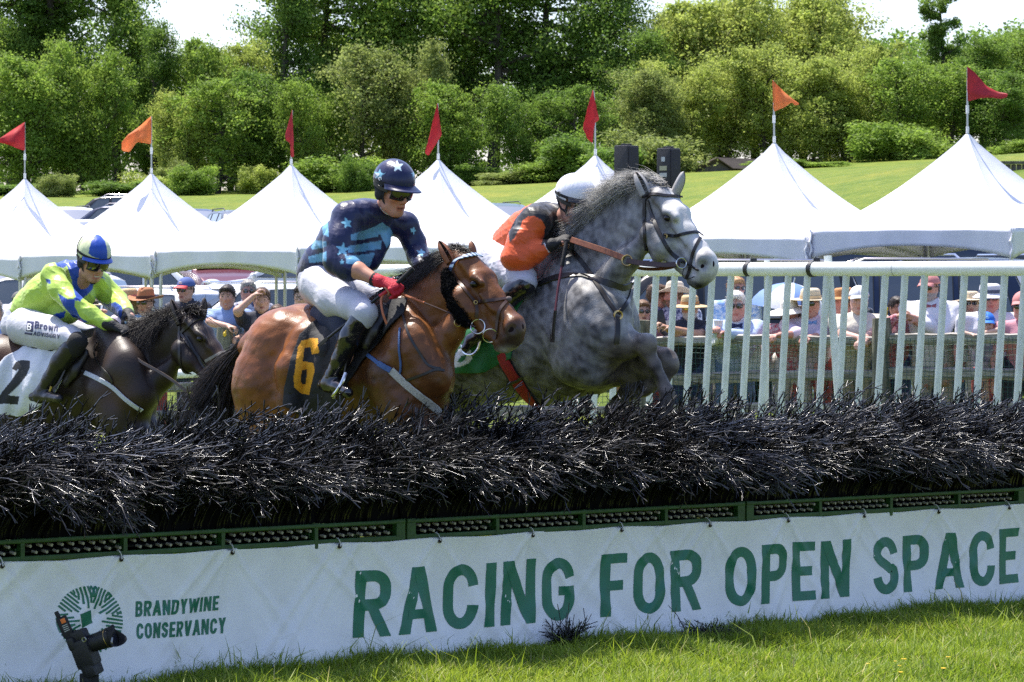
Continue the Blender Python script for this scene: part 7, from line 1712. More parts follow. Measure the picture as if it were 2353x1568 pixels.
def cap(C, f, r, u, s, parent, m, mv, back=None, badge=None):
 q = hat_frame(C, f, r, u, s); n = 40; G = []
 for i in range(10):
  a = i / 9 * math.pi / 2; G.append([q(-.010 + .112 * math.sin(a) * math.cos(t), .092 * math.sin(a) * math.sin(t), .040 + .098 * math.cos(a)) for t in np.linspace(0, 2 * math.pi, n + 1)])
 o = MB().grid(np.array(G)).build("cap", m, parent); md = o.modifiers.new("t", 'SOLIDIFY'); md.thickness = .004
 v = visor(C, f, r, u, s, o, mv, .070, .022, z0=.046, sp=.85)
 if badge is not None: MB().ell(q(.096, 0, .082), np.array((.004, .024, .020)) * s, (f, r, u), 14, 8).build("badge", badge, o)
 return o
def spectator(x, yt, yc, label, yaw=0, pitch=-.05, row=.30, shirt=None, pants=None, skin=(.50, .28, .20), hair=(.05, .035, .025), hat=None, glasses=None, arms=(), w=1.0, beard=None, mouth=0, teeth=False,
    hairlen=0, bow=None, lean=.14, child=False, sleeve='short', collar=True, tags=(), roll=0.0, hairstyle='short', jacket=None, seed=0, floor=None):
 """head top and chin rows of the photo give place and height"""
 Yf = f_at(x)[1] + row; Cm = P(x, (yt + yc) / 2, Yf); s = max(.78, min(1.12, (yc - yt) / FOC * Yf / .235));
 a = math.radians(yaw); f, r, u = frame((math.sin(a), -math.cos(a), pitch));
 if roll: u2 = unit(u + r * roll); r = unit(np.cross(f, u2)); u = u2
 HC = Cm; g = float(gz(Cm[0], Cm[1])); root = thing("person", (Cm[0], Cm[1], g), label, "child" if child else "person", "spectators along the fence")
 bf = unit((math.sin(a * .45), -math.cos(a * .45), 0)); br_ = np.array((-bf[1], bf[0], 0)) * -1; Z = np.array((0, 0, 1.0)); br_ = np.cross(bf, Z)
 k = .62 if child else 1.0; nb = HC - u * .115 * s - f * .03 * s - Z * .03 * k; sh = {g_: nb - Z * .055 * k + br_ * .185 * k * w * g_ - bf * .01 for g_ in (-1, 1)}
 hipz = max(g + .80 * k, min(nb[2] - .50 * k, g + .98)); hp_ = np.array((nb[0], nb[1], hipz)) - bf * lean
 B = Solid(.011); add_head(B, HC, f, r, u, s, mouth=mouth); B.chain([(HC - u * .06 * s - f * .015, .052 * s), (nb, .055 * k)], None, .02); B.chain([(nb - Z * .06, .09 * k), (hp_, .11 * k)], None, .03)
 T = Solid(.012); tw = .118 * w * k
 T.chain([(nb - Z * .02, .075 * k, .9), (nb - Z * .12 * k - bf * .01, tw, 1.32), (nb * .55 + hp_ * .45, tw * (1.05 + .12 * (w - 1) * 4), 1.15), (hp_, tw * 1.02, 1.2)], br_, .05)
 for g_ in (-1, 1): T.chain([(nb - Z * .035 * k + br_ * .08 * g_, .06 * k), (sh[g_], .066 * k)], None, .04)
 pal = {1: None, -1: None}
 for side in (1, -1):
  spec = next((q for q in arms if q[0] == side), None)
  if spec is None:
   e = sh[side] - Z * .27 * k + br_ * .05 * side - bf * .02; h = e - Z * .20 * k + bf * .12
  else:
   _, (ex, ey), (hx, hy), fe, fh = spec; e = P(ex, ey, Yf - fe); h = P(hx, hy, Yf - fh)
  dh = unit(h - e); wr = h - dh * .05 * k
  B.chain([(sh[side], .05 * k), (e, .043 * k), (wr, .028 * k)], None, .02); add_hand(B, wr, dh, -Z + bf * .2 - dh * .1, .98 * k, -side, .75)
  m_ = sh[side] + (e - sh[side]) * (.62 if sleeve == 'short' else 1.0)
  if sleeve == 'short': T.chain([(sh[side], .066 * k), (m_, .062 * k)], None, .03)
  elif sleeve == 'roll': T.chain([(sh[side], .066 * k), (e, .056 * k), (e + (wr - e) * .22, .052 * k)], None, .03)
  else: T.chain([(sh[side], .066 * k), (e, .056 * k), (e + (wr - e) * .88, .042 * k)], None, .03)
 L = Solid(.016);
 for side in (1, -1): L.chain([(hp_ + br_ * .085 * side * k, .105 * k), (np.array((hp_[0], hp_[1], g + .48 * k)) + br_ * .10 * side * k, .075 * k), (np.array((hp_[0], hp_[1], g + .06)) + br_ * .11 * side * k, .055 * k)], None, .04); B.chain([(hp_, .06), (np.array((hp_[0], hp_[1], g + .48 * k)) + br_ * .10 * side * k, .04), (np.array((hp_[0], hp_[1], g + .07)) + br_ * .11 * side * k, .042), (np.array((hp_[0], hp_[1], g + .05)) + br_ * .12 * side * k + bf * .14, .04)], None, .02)
 b = B.build("body", SKIN, root, 1); V, _ = world_verts(b); C = np.empty((len(V), 3)); C[:] = skin; head_colour(V, HC, f, r, u, s, C, skin, np.array(hair) * .8 + .01, beard, mouth, teeth); C[V[:, 2] < g + .10] = (.03, .025, .02); set_col(b, C)
 t = T.build("shirt", shirt or cloth("white", (.62, .62, .65)), root, 1); folds(t, .0030, seed + 3, 30, (.4, .2, .8)); L.build("trousers", pants or PANTS[seed % len(PANTS)], root, 1)
 q = hat_frame(HC, f, r, u, s)
 if collar:
  cb = MB()
  for g_ in (-1, 1): ribbon([nb + Z * .035 - bf * .05 + br_ * .03 * g_, nb + Z * .03 + br_ * .066 * g_, nb + bf * .055 + br_ * .045 * g_ + Z * .002, nb + bf * .075 + br_ * .022 * g_ - Z * .030], [br_ * g_ - bf * .3, br_ * g_, br_ * g_ + bf, bf], .045, .004, mb=cb)
  cb.build("collar", (shirt or CLOTH.get('w') or cloth("white", (.62, .62, .65))), root)
 if bow is not None:
  c = nb + bf * .092 - Z * .028; bw = MB()
  for g_ in (-1, 1): bw.add([c + br_ * .006 * g_ + Z * .010, c + br_ * .006 * g_ - Z * .010, c + br_ * .058 * g_ - Z * .026 + bf * .004, c + br_ * .052 * g_ + bf * .012, c + br_ * .058 * g_ + Z * .026 + bf * .004, c + bf * .014 + br_ * .02 * g_], [(0, 1, 5), (1, 2, 5), (2, 3, 5), (3, 4, 5), (4, 0, 5)])
  bw.ell(c + bf * .008, (.013, .012, .015)); o = bw.build("bow_tie", bow, root); md = o.modifiers.new("t", 'SOLIDIFY'); md.thickness = .008
 hm = mat("hair_%d_%d_%d" % tuple(int(c * 100) for c in hair), hair, .55, var=.3, vscale=60, spec=.35)
 if hairstyle != 'none':
  H = Solid(.009); ax = np.array((f, r, u))
  if hat is None:
   H.ell(q(-.018, 0, .042), np.array((.104, .083, .094)) * s, ax, .015); H.ell(q(.060, 0, .088), np.array((.042, .055, .030)) * s, ax, .02); H.ell(q(-.055, 0, -.005), np.array((.058, .070, .070)) * s, ax, .02)
   H.ell(q(.085, 0, -.02), np.array((.07, .07, .085)) * s, ax, .012, -1)
   for g_ in (-1, 1): H.ell(q(.01, .085 * g_, -.035), np.array((.05, .03, .05)) * s, ax, .012, -1); H.chain([(q(.008, .073 * g_, .03), .012 * s), (q(.008, .074 * g_, -.005), .007 * s)], None, .01)
  else:
   H.ell(q(-.030, 0, .006), np.array((.080, .079, .066)) * s, ax, .015)
   for g_ in (-1, 1): H.ell(q(.03, .09 * g_, -.05), np.array((.05, .03, .05)) * s, ax, .012, -1); H.chain([(q(.006, .073 * g_, .03), .011 * s), (q(.008, .074 * g_, -.008), .006 * s)], None, .01)
  if hairlen:
   for g_ in (-1, 0, 1): H.chain([(q(-.06, .05 * g_, .0), .05 * s), (q(-.07, .06 * g_, -.10), .045 * s), (HC - Z * hairlen - bf * .05 + br_ * .05 * g_, .028)], None, .03)
  ho = H.build("hair", hm, root, 1); strand_hair("hair_strands", ho, 700 if hat is None else 260, .030 * s, hm, ho, seed + 9, .5, None, .0022, bf * .5)
 if hat is not None: hat(HC, f, r, u, s, root)
 if glasses == 'clear': sunglasses(HC, f, r, u, s, root, kind='clear'); eyes(HC, f, r, u, s, root)
 elif glasses: sunglasses(HC, f, r, u, s, root, lens=glasses if not isinstance(glasses, str) else DARKGLASS)
 else: eyes(HC, f, r, u, s, root)
 if jacket is not None:
  Jk = Solid(.012); Jk.chain([(nb - Z * .06 * k, .088, 1.5), (nb - Z * .13 * k - bf * .015, tw * 1.10, 1.42), (nb * .5 + hp_ * .5 - bf * .01, tw * 1.10, 1.3), (hp_, tw * 1.12, 1.3)], br_, .05)
  for side in (1, -1):
   spec = next((z for z in arms if z[0] == side), None); _, (ex, ey), (hx, hy), fe, fh = spec; e = P(ex, ey, Yf - fe); h = P(hx, hy, Yf - fh); Jk.chain([(nb - Z * .04 + br_ * .09 * side, .062), (sh[side], .076), (e, .066), (e + (h - e) * .72, .052)], None, .03)
  Jk.chain([(nb + bf * .16, .055), (nb * .6 + hp_ * .4 + bf * .20, .042)], None, .03, -1); jo = Jk.build("jacket", jacket, root, 1); folds(jo, .003, seed + 4, 30, (.4, .2, .8))
 return root
WHT = cloth("white", (.64, .64, .68)); NAVY = cloth("navy", (.022, .026, .045)); LBLUE = cloth("light_blue", (.24, .34, .58)); POLO = cloth("pale_blue", (.22, .40, .66)); PINKW = cloth("pale_pink", (.60, .50, .60)); CREAM = cloth("cream", (.62, .57, .48)); KHAKI = cloth("khaki", (.30, .24, .15)); JEANS = cloth("jeans", (.035, .055, .13)); PANTS = [cloth("light_khaki", (.46, .39, .28)), JEANS, cloth("stone", (.50, .46, .40)), cloth("washed_blue", (.16, .24, .40)), cloth("off_white", (.60, .58, .54)), cloth("red_trousers", (.40, .08, .07)), cloth("navy", (.022, .026, .045))]; PURPLE = cloth("dusty_purple", (.14, .12, .20)); PINK = cloth("pink", (.55, .25, .30)); GREYC = cloth("dark_grey", (.06, .06, .065)); SEER = cloth("seersucker", (.42, .52, .70), var=.12, vscale=40)
FLOR = mat("cloth_floral", (.02, .03, .10), .8, col2=(.55, .55, .60), vscale=28, detail=3); GING = mat("cloth_gingham", (.20, .34, .62), .8, col2=(.60, .66, .75), vscale=22, detail=1); REDCH = mat("cloth_red_check", (.28, .05, .07), .8, col2=(.5, .3, .32), vscale=45, detail=1); FLOW = mat("cloth_flowery", (.55, .50, .52), .8, col2=(.45, .05, .09), vscale=35, detail=3); PLAID = mat("cloth_plaid", (.20, .18, .30), .8, col2=(.45, .40, .50), vscale=14, detail=1)
STRAW = mat("straw", (.50, .36, .19), .8, var=.15, vscale=60, bump=.4, bscale=120); STRAWL = mat("pale_straw", (.62, .52, .36), .8, var=.12, vscale=60, bump=.4, bscale=120); STRAWO = mat("orange_straw", (.42, .20, .07), .8, var=.2, vscale=60, bump=.4, bscale=120); BRFELT = mat("brown_felt", (.36, .15, .065), .85, var=.12, vscale=30); WHFELT = mat("white_felt", (.66, .63, .58), .85); CRFELT = mat("cream_felt", (.60, .52, .41), .85); BLKB = mat("black_ribbon", (.015, .015, .015), .6); PNKB = mat("pink_ribbon", (.62, .22, .24), .6)
YEL = mat("yellow_mirror_lens", (.62, .55, .02), .08, spec=1.0, coat=.6)
CAPW = mat("cap_white", (.62, .62, .66), .8); CAPG = mat("cap_grey", (.10, .10, .10), .8); CAPP = mat("cap_pink", (.48, .19, .18), .8, var=.1, vscale=40); CAPB = mat("cap_blue", (.012, .15, .62), .7); CAPN = mat("cap_blue_crown", (.06, .10, .28), .8); CAPR = mat("cap_red_peak", (.55, .045, .05), .7)
def H(**k): return lambda C, f, r, u, s, p: hat_brim(C, f, r, u, s, p, **k)
def K(m, mv, badge=None): return lambda C, f, r, u, s, p: cap(C, f, r, u, s, p, m, mv, None, badge)
GREYH = (.30, .28, .26); BLOND = (.32, .20, .09); BROWN = (.09, .05, .028); DARKH = (.025, .018, .014); WHITEH = (.60, .58, .55)
fair = (.52, .30, .22); tan = (.42, .23, .15); pale = (.56, .36, .28); red_ = (.50, .25, .19)
spectator(44, 674, 715, "man in grey cap and dark glasses, half hidden behind the lime jockey's back", 25, shirt=GREYC, skin=tan, hat=K(CAPG, CAPG), glasses='sun', seed=1, row=.9)
spectator(-14, 690, 742, "person in pale blue shirt cut off by the left edge of the photo", 10, shirt=LBLUE, seed=2, hair=GREYH)
spectator(206, 682, 733, "woman in pale straw hat with black band, seen behind the lime jockey's arms", 40, shirt=PINK, hat=H(m=STRAWL, brim=.075, band=BLKB, crown=(.083, .09)), hair=DARKH, hairlen=.16, glasses='sun', seed=3, row=.45, skin=fair, arms=((1, (232, 765), (236, 722), .10, .18),))
spectator(294, 668, 722, "woman in straw hat with pink ribbon and long fair hair, turned away", -55, shirt=PINKW, hat=H(m=STRAW, brim=.085, band=PNKB, crown=(.084, .10), droop=.012), hair=(.30, .20, .11), hairlen=.24, glasses='sun', seed=4, row=.35, skin=fair)
spectator(334, 670, 722, "man in brown felt hat, dark glasses and sky blue polo shirt", -22, shirt=POLO, hat=H(m=BRFELT, brim=.085, band=mat("dark_brown_band", (.05, .02, .012), .7), crown=(.086, .12), curl=.035, dent=.5), hair=BROWN, glasses='sun', seed=5, skin=tan, w=1.1)
spectator(427, 642, 692, "man in blue cap with red peak and sunglasses, under the tent corner at left", -30, shirt=NAVY, hat=K(CAPN, CAPR, mat("badge_white", (.6, .6, .6), .6)), hair=BROWN, glasses='sun', seed=6, row=1.1, skin=(.48, .27, .19))
spectator(522, 657, 708, "smiling young man with dark hair in light blue polo leaning on the fence", -8, shirt=LBLUE, hair=DARKH, mouth=.005, teeth=True, seed=7, skin=fair, arms=((1, (482, 742), (534, 752), .18, .34), (-1, (572, 772), (545, 776), .15, .3)), lean=.2)
spectator(570.5, 645, 694, "white haired man with sunglasses in dark flowery shirt behind the two young men", 8, shirt=FLOR, hair=GREYH, glasses='sun', seed=8, row=.95, skin=red_, w=1.1)
spectator(601, 664, 716, "young man in dark navy polo holding one hand up to his forehead", 6, shirt=NAVY, hair=BROWN, mouth=.006, seed=9, skin=fair, arms=((1, (546, 715), (590, 674), .22, .16),), lean=.2)
spectator(637, 703, 752, "person whose brown hair just shows above the bay's rump", 0, shirt=WHT, hair=BROWN, seed=10, row=.8, skin=fair, child=True)
spectator(694, 657, 708, "young man with thick black hair and glasses beside the white jockey breeches", -15, shirt=WHT, hair=DARKH, glasses='clear', mouth=.004, teeth=True, seed=11, skin=pale, pitch=-.12)
spectator(1477, 692, 740, "woman with brown hair and dark glasses right behind the grey horse's chest", 10, shirt=PINK, hair=(.14, .07, .03), hairlen=.08, glasses='sun', seed=12, skin=fair, collar=False)
spectator(1511, 655, 706, "man in dusty purple shirt turned away behind the first pickets", 95, shirt=PURPLE, hair=BROWN, seed=13, row=.95, skin=tan, w=1.1)
spectator(1548, 655, 704, "man in cream cowboy hat looking left, right under the grey horse's nose", -80, shirt=FLOR, hat=H(m=CRFELT, brim=.095, band=mat("patterned_band", (.30, .10, .05), .7, col2=(.02, .02, .02), vscale=60), crown=(.088, .125), curl=.07, dent=.6, tilt=-.1), hair=(.16, .08, .04), beard=(.16, .09, .05), seed=14, row=.95, skin=red_)
spectator(1585, 683, 735, "man in wide orange straw hat and yellow mirrored glasses holding up a phone", -5, shirt=NAVY, hat=H(m=STRAW, brim=.115, band=STRAWO, crown=(.086, .10), droop=.02), hair=GREYH, glasses=YEL, beard=(.45, .42, .40), seed=15, skin=tan, arms=((1, (1560, 772), (1521, 748), .20, .26), (-1, (1606, 770), (1530, 752), .20, .27)), w=1.1)
spectator(1692, 638, 688, "fair haired man with dark glasses in blue gingham shirt standing at the back", 25, shirt=GING, hair=(.38, .22, .10), glasses='sun', seed=16, row=1.1, skin=red_)
spectator(1691, 672, 735, "white haired man in pale blue jacket and navy bow tie, sunglasses, holding a cup", -6, shirt=WHT, hair=WHITEH, glasses='sun', seed=17, skin=red_, jacket=SEER, sleeve='long', bow=cloth("navy_bow", (.015, .02, .07)), arms=((1, (1655, 778), (1648, 757), .15, .32), (-1, (1722, 777), (1664, 765), .15, .34)), w=1.05, lean=.25)
spectator(1815, 690, 742, "woman in very wide white hat with feathers and dark glasses", -14, shirt=FLOW, hat=H(m=WHFELT, brim=.15, crown=(.086, .085), droop=.035, tilt=.10), hair=BROWN, hairlen=.05, glasses='sun', seed=18, skin=red_, mouth=.005, collar=False, roll=.12)
spectator(1862, 668, 728, "man in pale straw hat, pink shirt and blue bow tie leaning on the rail", -18, shirt=PINKW, hat=H(m=STRAWL, brim=.085, crown=(.086, .10), band=mat("straw_band", (.55, .42, .25), .8)), hair=GREYH, glasses='sun', bow=cloth("blue_bow", (.20, .34, .62)), seed=19, skin=red_, sleeve='roll', arms=((1, (1832, 768), (1784, 771), .18, .36), (-1, (1890, 772), (1850, 778), .15, .3)), w=1.15, lean=.22)
spectator(1937, 664, 718, "woman in big orange straw hat seen in profile behind the slanting white post", -75, shirt=PINK, hat=H(m=STRAWO, brim=.13, crown=(.085, .09), droop=.02), hair=BROWN, seed=20, row=.9, skin=red_, collar=False)
spectator(1974, 662, 720, "bald man in white cap and cream shirt with folded arms on the rail", -4, shirt=CREAM, hat=K(CAPW, CAPW), hair=GREYH, hairstyle='none', seed=21, skin=(.54, .32, .26), arms=((1, (1938, 770), (1985, 779), .16, .36), (-1, (2002, 770), (1975, 786), .16, .38)), w=1.15, lean=.25)
spectator(2062, 684, 734, "dark haired person in red checked shirt taking a picture behind a picket", 20, shirt=REDCH, hair=DARKH, seed=22, skin=tan, row=.5, arms=((1, (2036, 748), (2072, 722), .2, .25),), sleeve='long')
spectator(2136, 634, 690, "tall bearded man in pink cap, dark glasses, bow tie and white shirt", -32, shirt=WHT, hat=K(CAPP, CAPP), hair=BROWN, beard=(.30, .28, .27), glasses='sun', bow=cloth("red_check_bow", (.30, .10, .12)), seed=23, skin=(.47, .25, .18), sleeve='roll', arms=((1, (2138, 750), (2088, 725), .18, .25), (-1, (2165, 772), (2095, 736), .15, .22)), w=1.2, row=.5)
spectator(2231, 672, 722, "woman in wide pale straw hat and big dark glasses behind the child", -5, shirt=FLOW, hat=H(m=STRAWL, brim=.11, crown=(.085, .09), droop=.02, tilt=-.12), hair=BLOND, glasses='sun', seed=24, skin=pale, row=.75, collar=False)
spectator(2275, 654, 716, "man in white bucket hat with dark stripe and sunglasses, white shirt", -4, shirt=WHT, hat=H(m=CAPW, brim=.055, crown=(.088, .085), droop=.035, band=mat("bucket_stripe", (.08, .09, .14), .8)), hair=GREYH, glasses='sun', seed=25, skin=red_, w=1.2, row=.55)
spectator(2267, 722, 772, "child in bright blue cap resting folded arms on the fence rail", -6, shirt=PLAID, hat=K(CAPB, CAPB, mat("badge_pale", (.4, .6, .8), .6)), hair=BLOND, seed=26, skin=pale, child=True, row=.22, arms=((1, (2210, 766), (2240, 770), .1, .16), (-1, (2300, 758), (2258, 765), .1, .16)), collar=False)
spectator(2350, 675, 735, "person in pink cap and pink shirt at the right edge of the photo", -20, shirt=PINK, hat=K(CAPP, CAPP), hair=BROWN, seed=27, skin=red_, glasses='sun')
def held(x, y, dy, name, label, cat, f):
 c = P(x, y, f_at(x)[1] + dy); root = thing(name, c, label, cat); f(root, c)
def _phone(root, c): MB().box(c, (.07, .010, .14), (unit((1, .3, .2)), unit((-.3, 1, -.1)), np.cross(unit((1, .3, .2)), unit((-.3, 1, -.1)))), .008).build("case", BLK, root); MB().box(c + np.array((-.005, .0065, .0)), (.06, .002, .125), (unit((1, .3, .2)), unit((-.3, 1, -.1)), np.cross(unit((1, .3, .2)), unit((-.3, 1, -.1))))).build("screen", DARKGLASS, root)
held(1519, 731, .03, "phone", "black phone held up by the man in the orange straw hat", "phone", _phone)
def _cup(root, c): MB().lathe(c - np.array((0, 0, .06)), [(.0, .0), (.03, 0), (.042, .12), (.040, .12), (.029, .004), (0, .004)], None, 20).build("cup_wall", mat("clear_cup", (.6, .62, .63), .2), root)
held(1651, 752, -.03, "cup", "clear plastic cup in the hands of the man in the pale blue jacket", "cup", _cup)
def _nap(root, c):
 r = np.random.RandomState(4); G = np.array([[c + np.array(((i - 3) * .024 + .01 * math.sin(j), .02 * math.sin(i * 1.1 + j * .7), -j * .022 + .006 * i)) for i in range(7)] for j in range(6)]); o = MB().grid(G).build("paper", mat("napkin_paper", (.68, .70, .64), .8), root); md = o.modifiers.new("t", 'SOLIDIFY'); md.thickness = .003
held(1650, 768, -.06, "napkin", "crumpled white napkin hanging from the cup holder's hand", "napkin", _nap)
def _umb(root, c):
 n = 8; W_ = mat("umbrella_white", (.68, .69, .72), .6, trans=.15); B_ = mat("umbrella_blue", (.16, .27, .55), .6, trans=.15); tip = c + np.array((.05, 0, .16)); ax = unit(tip - c + np.array((0, 0, .1))); a0 = unit(np.cross(ax, (0, 1, 0))); b0 = np.cross(ax, a0)
 for k in range(n):
  G = []
  for i in range(7):
   v = i / 6; G.append([tip - ax * .27 * v ** 1.7 + (a0 * math.cos(t) + b0 * math.sin(t)) * .37 * math.sin(v * 1.35) / math.sin(1.35) * (1 - .06 * v * math.sin((t - 2 * math.pi * k / n) * n / 2)) for t in np.linspace(2 * math.pi * k / n, 2 * math.pi * (k + 1) / n, 7)])
  MB().grid(np.array(G)).build("panel", W_ if k % 2 else B_, root)
 MB().tube([tip + ax * .05, c - ax * .62], .007, 8).build("shaft", STEEL, root)
held(1812, 690, 1.35, "umbrella", "open white and blue umbrella behind the wide white hat", "umbrella", _umb)
def _board(root, c): MB().box(c, (.95, .03, .30), (FU3, FN3, (0, 0, 1)), .006).build("panel", mat("white_table_cover", (.55, .64, .64), .6, var=.08, vscale=6), root); [MB().tube([c + FU3 * d + np.array((0, .25, -.15)), np.array((c[0] + FU3[0] * d, c[1] + .25 + FU3[1] * d, float(gz(c[0], c[1]))))], .018, 8).build("leg", ALU, root) for d in (-.4, .4)]; MB().box(c + np.array((0, .32, .13)), (.95, .62, .03), (FU3, FN3, (0, 0, 1)), .006).build("table_top", MATS["white_table_cover"], root)
held(1730, 826, .55, "folding_table", "table under a pale green cover behind the netting, below the white haired man", "table", _board)
held(2330, 795, .6, "folding_table", "table under a white cover behind the netting, below the man in the bucket hat", "table", _board)
# parked cars, loudspeakers, barn, far wall
GLS = mat("car_glass", (.10, .11, .115), .06, .25, spec=1.0, coat=.6); GLSW = mat("windscreen_glass", (.34, .37, .39), .07, .6, spec=1.0, coat=.6); TYRE = mat("tyre_rubber", (.015, .015, .015), .85); RIM = mat("alloy_rim", (.45, .46, .48), .3, .9); CHR = mat("chrome_trim", (.6, .6, .62), .15, 1.0); HLMP = mat("headlamp_glass", (.55, .57, .6), .08, spec=1.0, coat=.5); TLMP = mat("tail_lamp", (.35, .012, .012), .15, spec=.8, coat=.5); DKTR = mat("dark_trim", (.02, .02, .021), .5)
def paintmat(nm, c): return mat("car_paint_" + nm, c, .28, .25 if max(c) < .5 else 0.0, spec=.5, coat=.35)
def lerp_tab(tab, x): return np.interp(x, [t[0] for t in tab], [t[1] for t in tab])
def make_car(kind, label, paint_m):
 """car along +x (front at +x), on z = 0"""
 Lh = {'suv': 2.35, 'sedan': 2.35, 'wagon': 2.3, 'van': 2.5}[kind]; H = {'suv': 1.74, 'sedan': 1.46, 'wagon': 1.6, 'van': 1.80}[kind]; W2 = .94 if kind != 'sedan' else .90
 hood = {'suv': 1.05, 'sedan': .95, 'wagon': .98, 'van': 1.05}[kind]; belt = hood + .04
 top = {'suv': [(-Lh, .9), (-Lh + .03, 1.08), (-Lh + .12, 1.15), (-2.02, H - .10), (-1.85, H - .02), (-.6, H), (.15, H - .03), (.40, H - .10), (1.12, hood + .03), (1.9, hood - .07), (2.22, hood - .22), (Lh, .62)],
   'sedan': [(-Lh, .75), (-Lh + .04, .98), (-1.75, 1.03), (-1.05, H - .07), (-.7, H), (.0, H), (.35, H - .07), (1.15, hood), (1.95, hood - .10), (2.25, hood - .22), (Lh, .55)],
   'wagon': [(-Lh, .85), (-Lh + .05, 1.02), (-1.95, H - .14), (-1.7, H - .03), (-.6, H), (.1, H - .03), (.4, H - .11), (1.15, hood + .01), (1.9, hood - .10), (2.2, hood - .22), (Lh, .55)],
   'van': [(-Lh, .9), (-Lh + .04, 1.15), (-2.3, H - .1), (-2.1, H), (-.4, H), (.5, H - .05), (.8, H - .14), (1.5, hood + .08), (2.1, hood - .1), (2.4, hood - .3), (Lh, .6)]}[kind]
 xs = sorted(set(list(np.linspace(-Lh, Lh, 46)) + [t[0] for t in top])); G = []
 cab0, cab1 = {'suv': (-2.22, 1.12), 'sedan': (-1.75, 1.15), 'wagon': (-2.15, 1.15), 'van': (-2.45, 1.5)}[kind]
 wy = lambda x: W2 * (1 - .16 * max(0, abs(x) / Lh - .72) ** 2 / .0784 * .55)
 def section(x):
  zt = lerp_tab(top, x); w = wy(x); zb_ = .26 + .16 * max(0, abs(x) / Lh - .85) / .15; bz = min(belt, zt - .015); cabin = zt > belt + .05
  tw = w * (1 - .24 * min(1, (zt - belt) / .6)) if cabin else w * .93
  pts = [(w * .86, zb_), (w * .985, zb_ + .12), (w * 1.0, (zb_ + bz) * .55), (w * .985, bz - .05), (w * .965, bz)]
  if cabin: pts += [(w * .955, bz + .02), ((w * .955 + tw) / 2, (bz + zt) / 2), (tw, zt - .06), (tw * .93, zt - .015), (tw * .6, zt + .015), (0, zt + .025)]
  else: pts += [(w * .955, bz + .004), (w * .94, bz + .008), (w * .90, bz + .011), (w * .8, bz + .015), (w * .5, zt + .012), (0, zt + .02)]
  return pts
 for x in xs:
  p = section(x); row = [(x, -y, z) for y, z in p] + [(x, y, z) for y, z in p[::-1][1:]]; G.append(row)
 root = thing("parked_car", (0, 0, 0), label, "car", "cars parked in the field")
 G = np.array(G); b = MB().grid(G); n = G.shape[1]; b.add(G[0], [tuple(range(n))]); b.add(G[-1], [tuple(range(n - 1, -1, -1))])
 b.build("body", paint_m, root, local=True); SL = []
 def side_pt(x, v, g_, off=.008):
  zt = lerp_tab(top, x); w = wy(x); tw = w * (1 - .24 * min(1, (zt - belt) / .6)); y0, z0 = w * .955, belt + .03; y1, z1 = tw, zt - .075
  ym = (w * .955 + tw) / 2 + .004; y = np.interp(v, [0, .5, 1], [y0, ym, y1]); return (x, g_ * (y + off), z0 + (z1 - z0) * v)
 wins = {'suv': [(-1.98, -1.30), (-1.22, -.28), (-.20, .86)], 'sedan': [(-1.28, -.30), (-.22, .92)], 'wagon': [(-1.85, -1.22), (-1.14, -.26), (-.18, .92)], 'van': [(-2.25, -1.15), (-1.05, .0), (.1, 1.15)]}[kind]
 for g_ in (-1, 1):
  for k, (a, c) in enumerate(wins):
   rows = []
   for v in np.linspace(0, 1, 5):
    lo, hi = a, c
    if k == len(wins) - 1: hi = c - v * {'suv': .58, 'sedan': .70, 'wagon': .66, 'van': .62}[kind]
    if k == 0: lo = a + v * {'suv': .12, 'sedan': .52, 'wagon': .28, 'van': .06}[kind]
    rows.append([side_pt(x, v, g_) for x in np.linspace(lo, hi, 9)])
   R = np.array(rows); f1, f2 = top[0][0], top[-1][0]; w_ = MB().grid(R, flip=g_ > 0).build("window", GLS, root, local=True)
   edge = np.concatenate((R[0], R[1:, -1], R[-1, ::-1][1:], R[::-1, 0][1:])); MB().tube(edge, .009, 5, caps=False).build("window_trim", DKTR, w_, local=True)
 def across(x0, x1, z_in, name):
  rows = []
  for v in np.linspace(0, 1, 7):
   x = x0 + (x1 - x0) * v; zt = lerp_tab(top, x) + .03; w = wy(x); tw = w * (1 - .24 * min(1, max(0, (zt - .03 - belt)) / .6)) * .93 - .05
   rows.append([(x, tw * s_, zt + .006 * (1 - s_ * s_) + .012 - .02 * s_ * s_) for s_ in np.linspace(-1, 1, 13)])
  MB().grid(np.array(rows), flip=(x1 < x0)).build(name, GLSW, root, local=True)
 across({'suv': .44, 'sedan': .40, 'wagon': .45, 'van': .84}[kind], {'suv': 1.06, 'sedan': 1.08, 'wagon': 1.08, 'van': 1.44}[kind], 0, "windscreen")
 across(*{'suv': (-2.04, -2.22), 'sedan': (-1.10, -1.68), 'wagon': (-1.97, -2.20), 'van': (-2.31, -2.45)}[kind], 0, "rear_window")
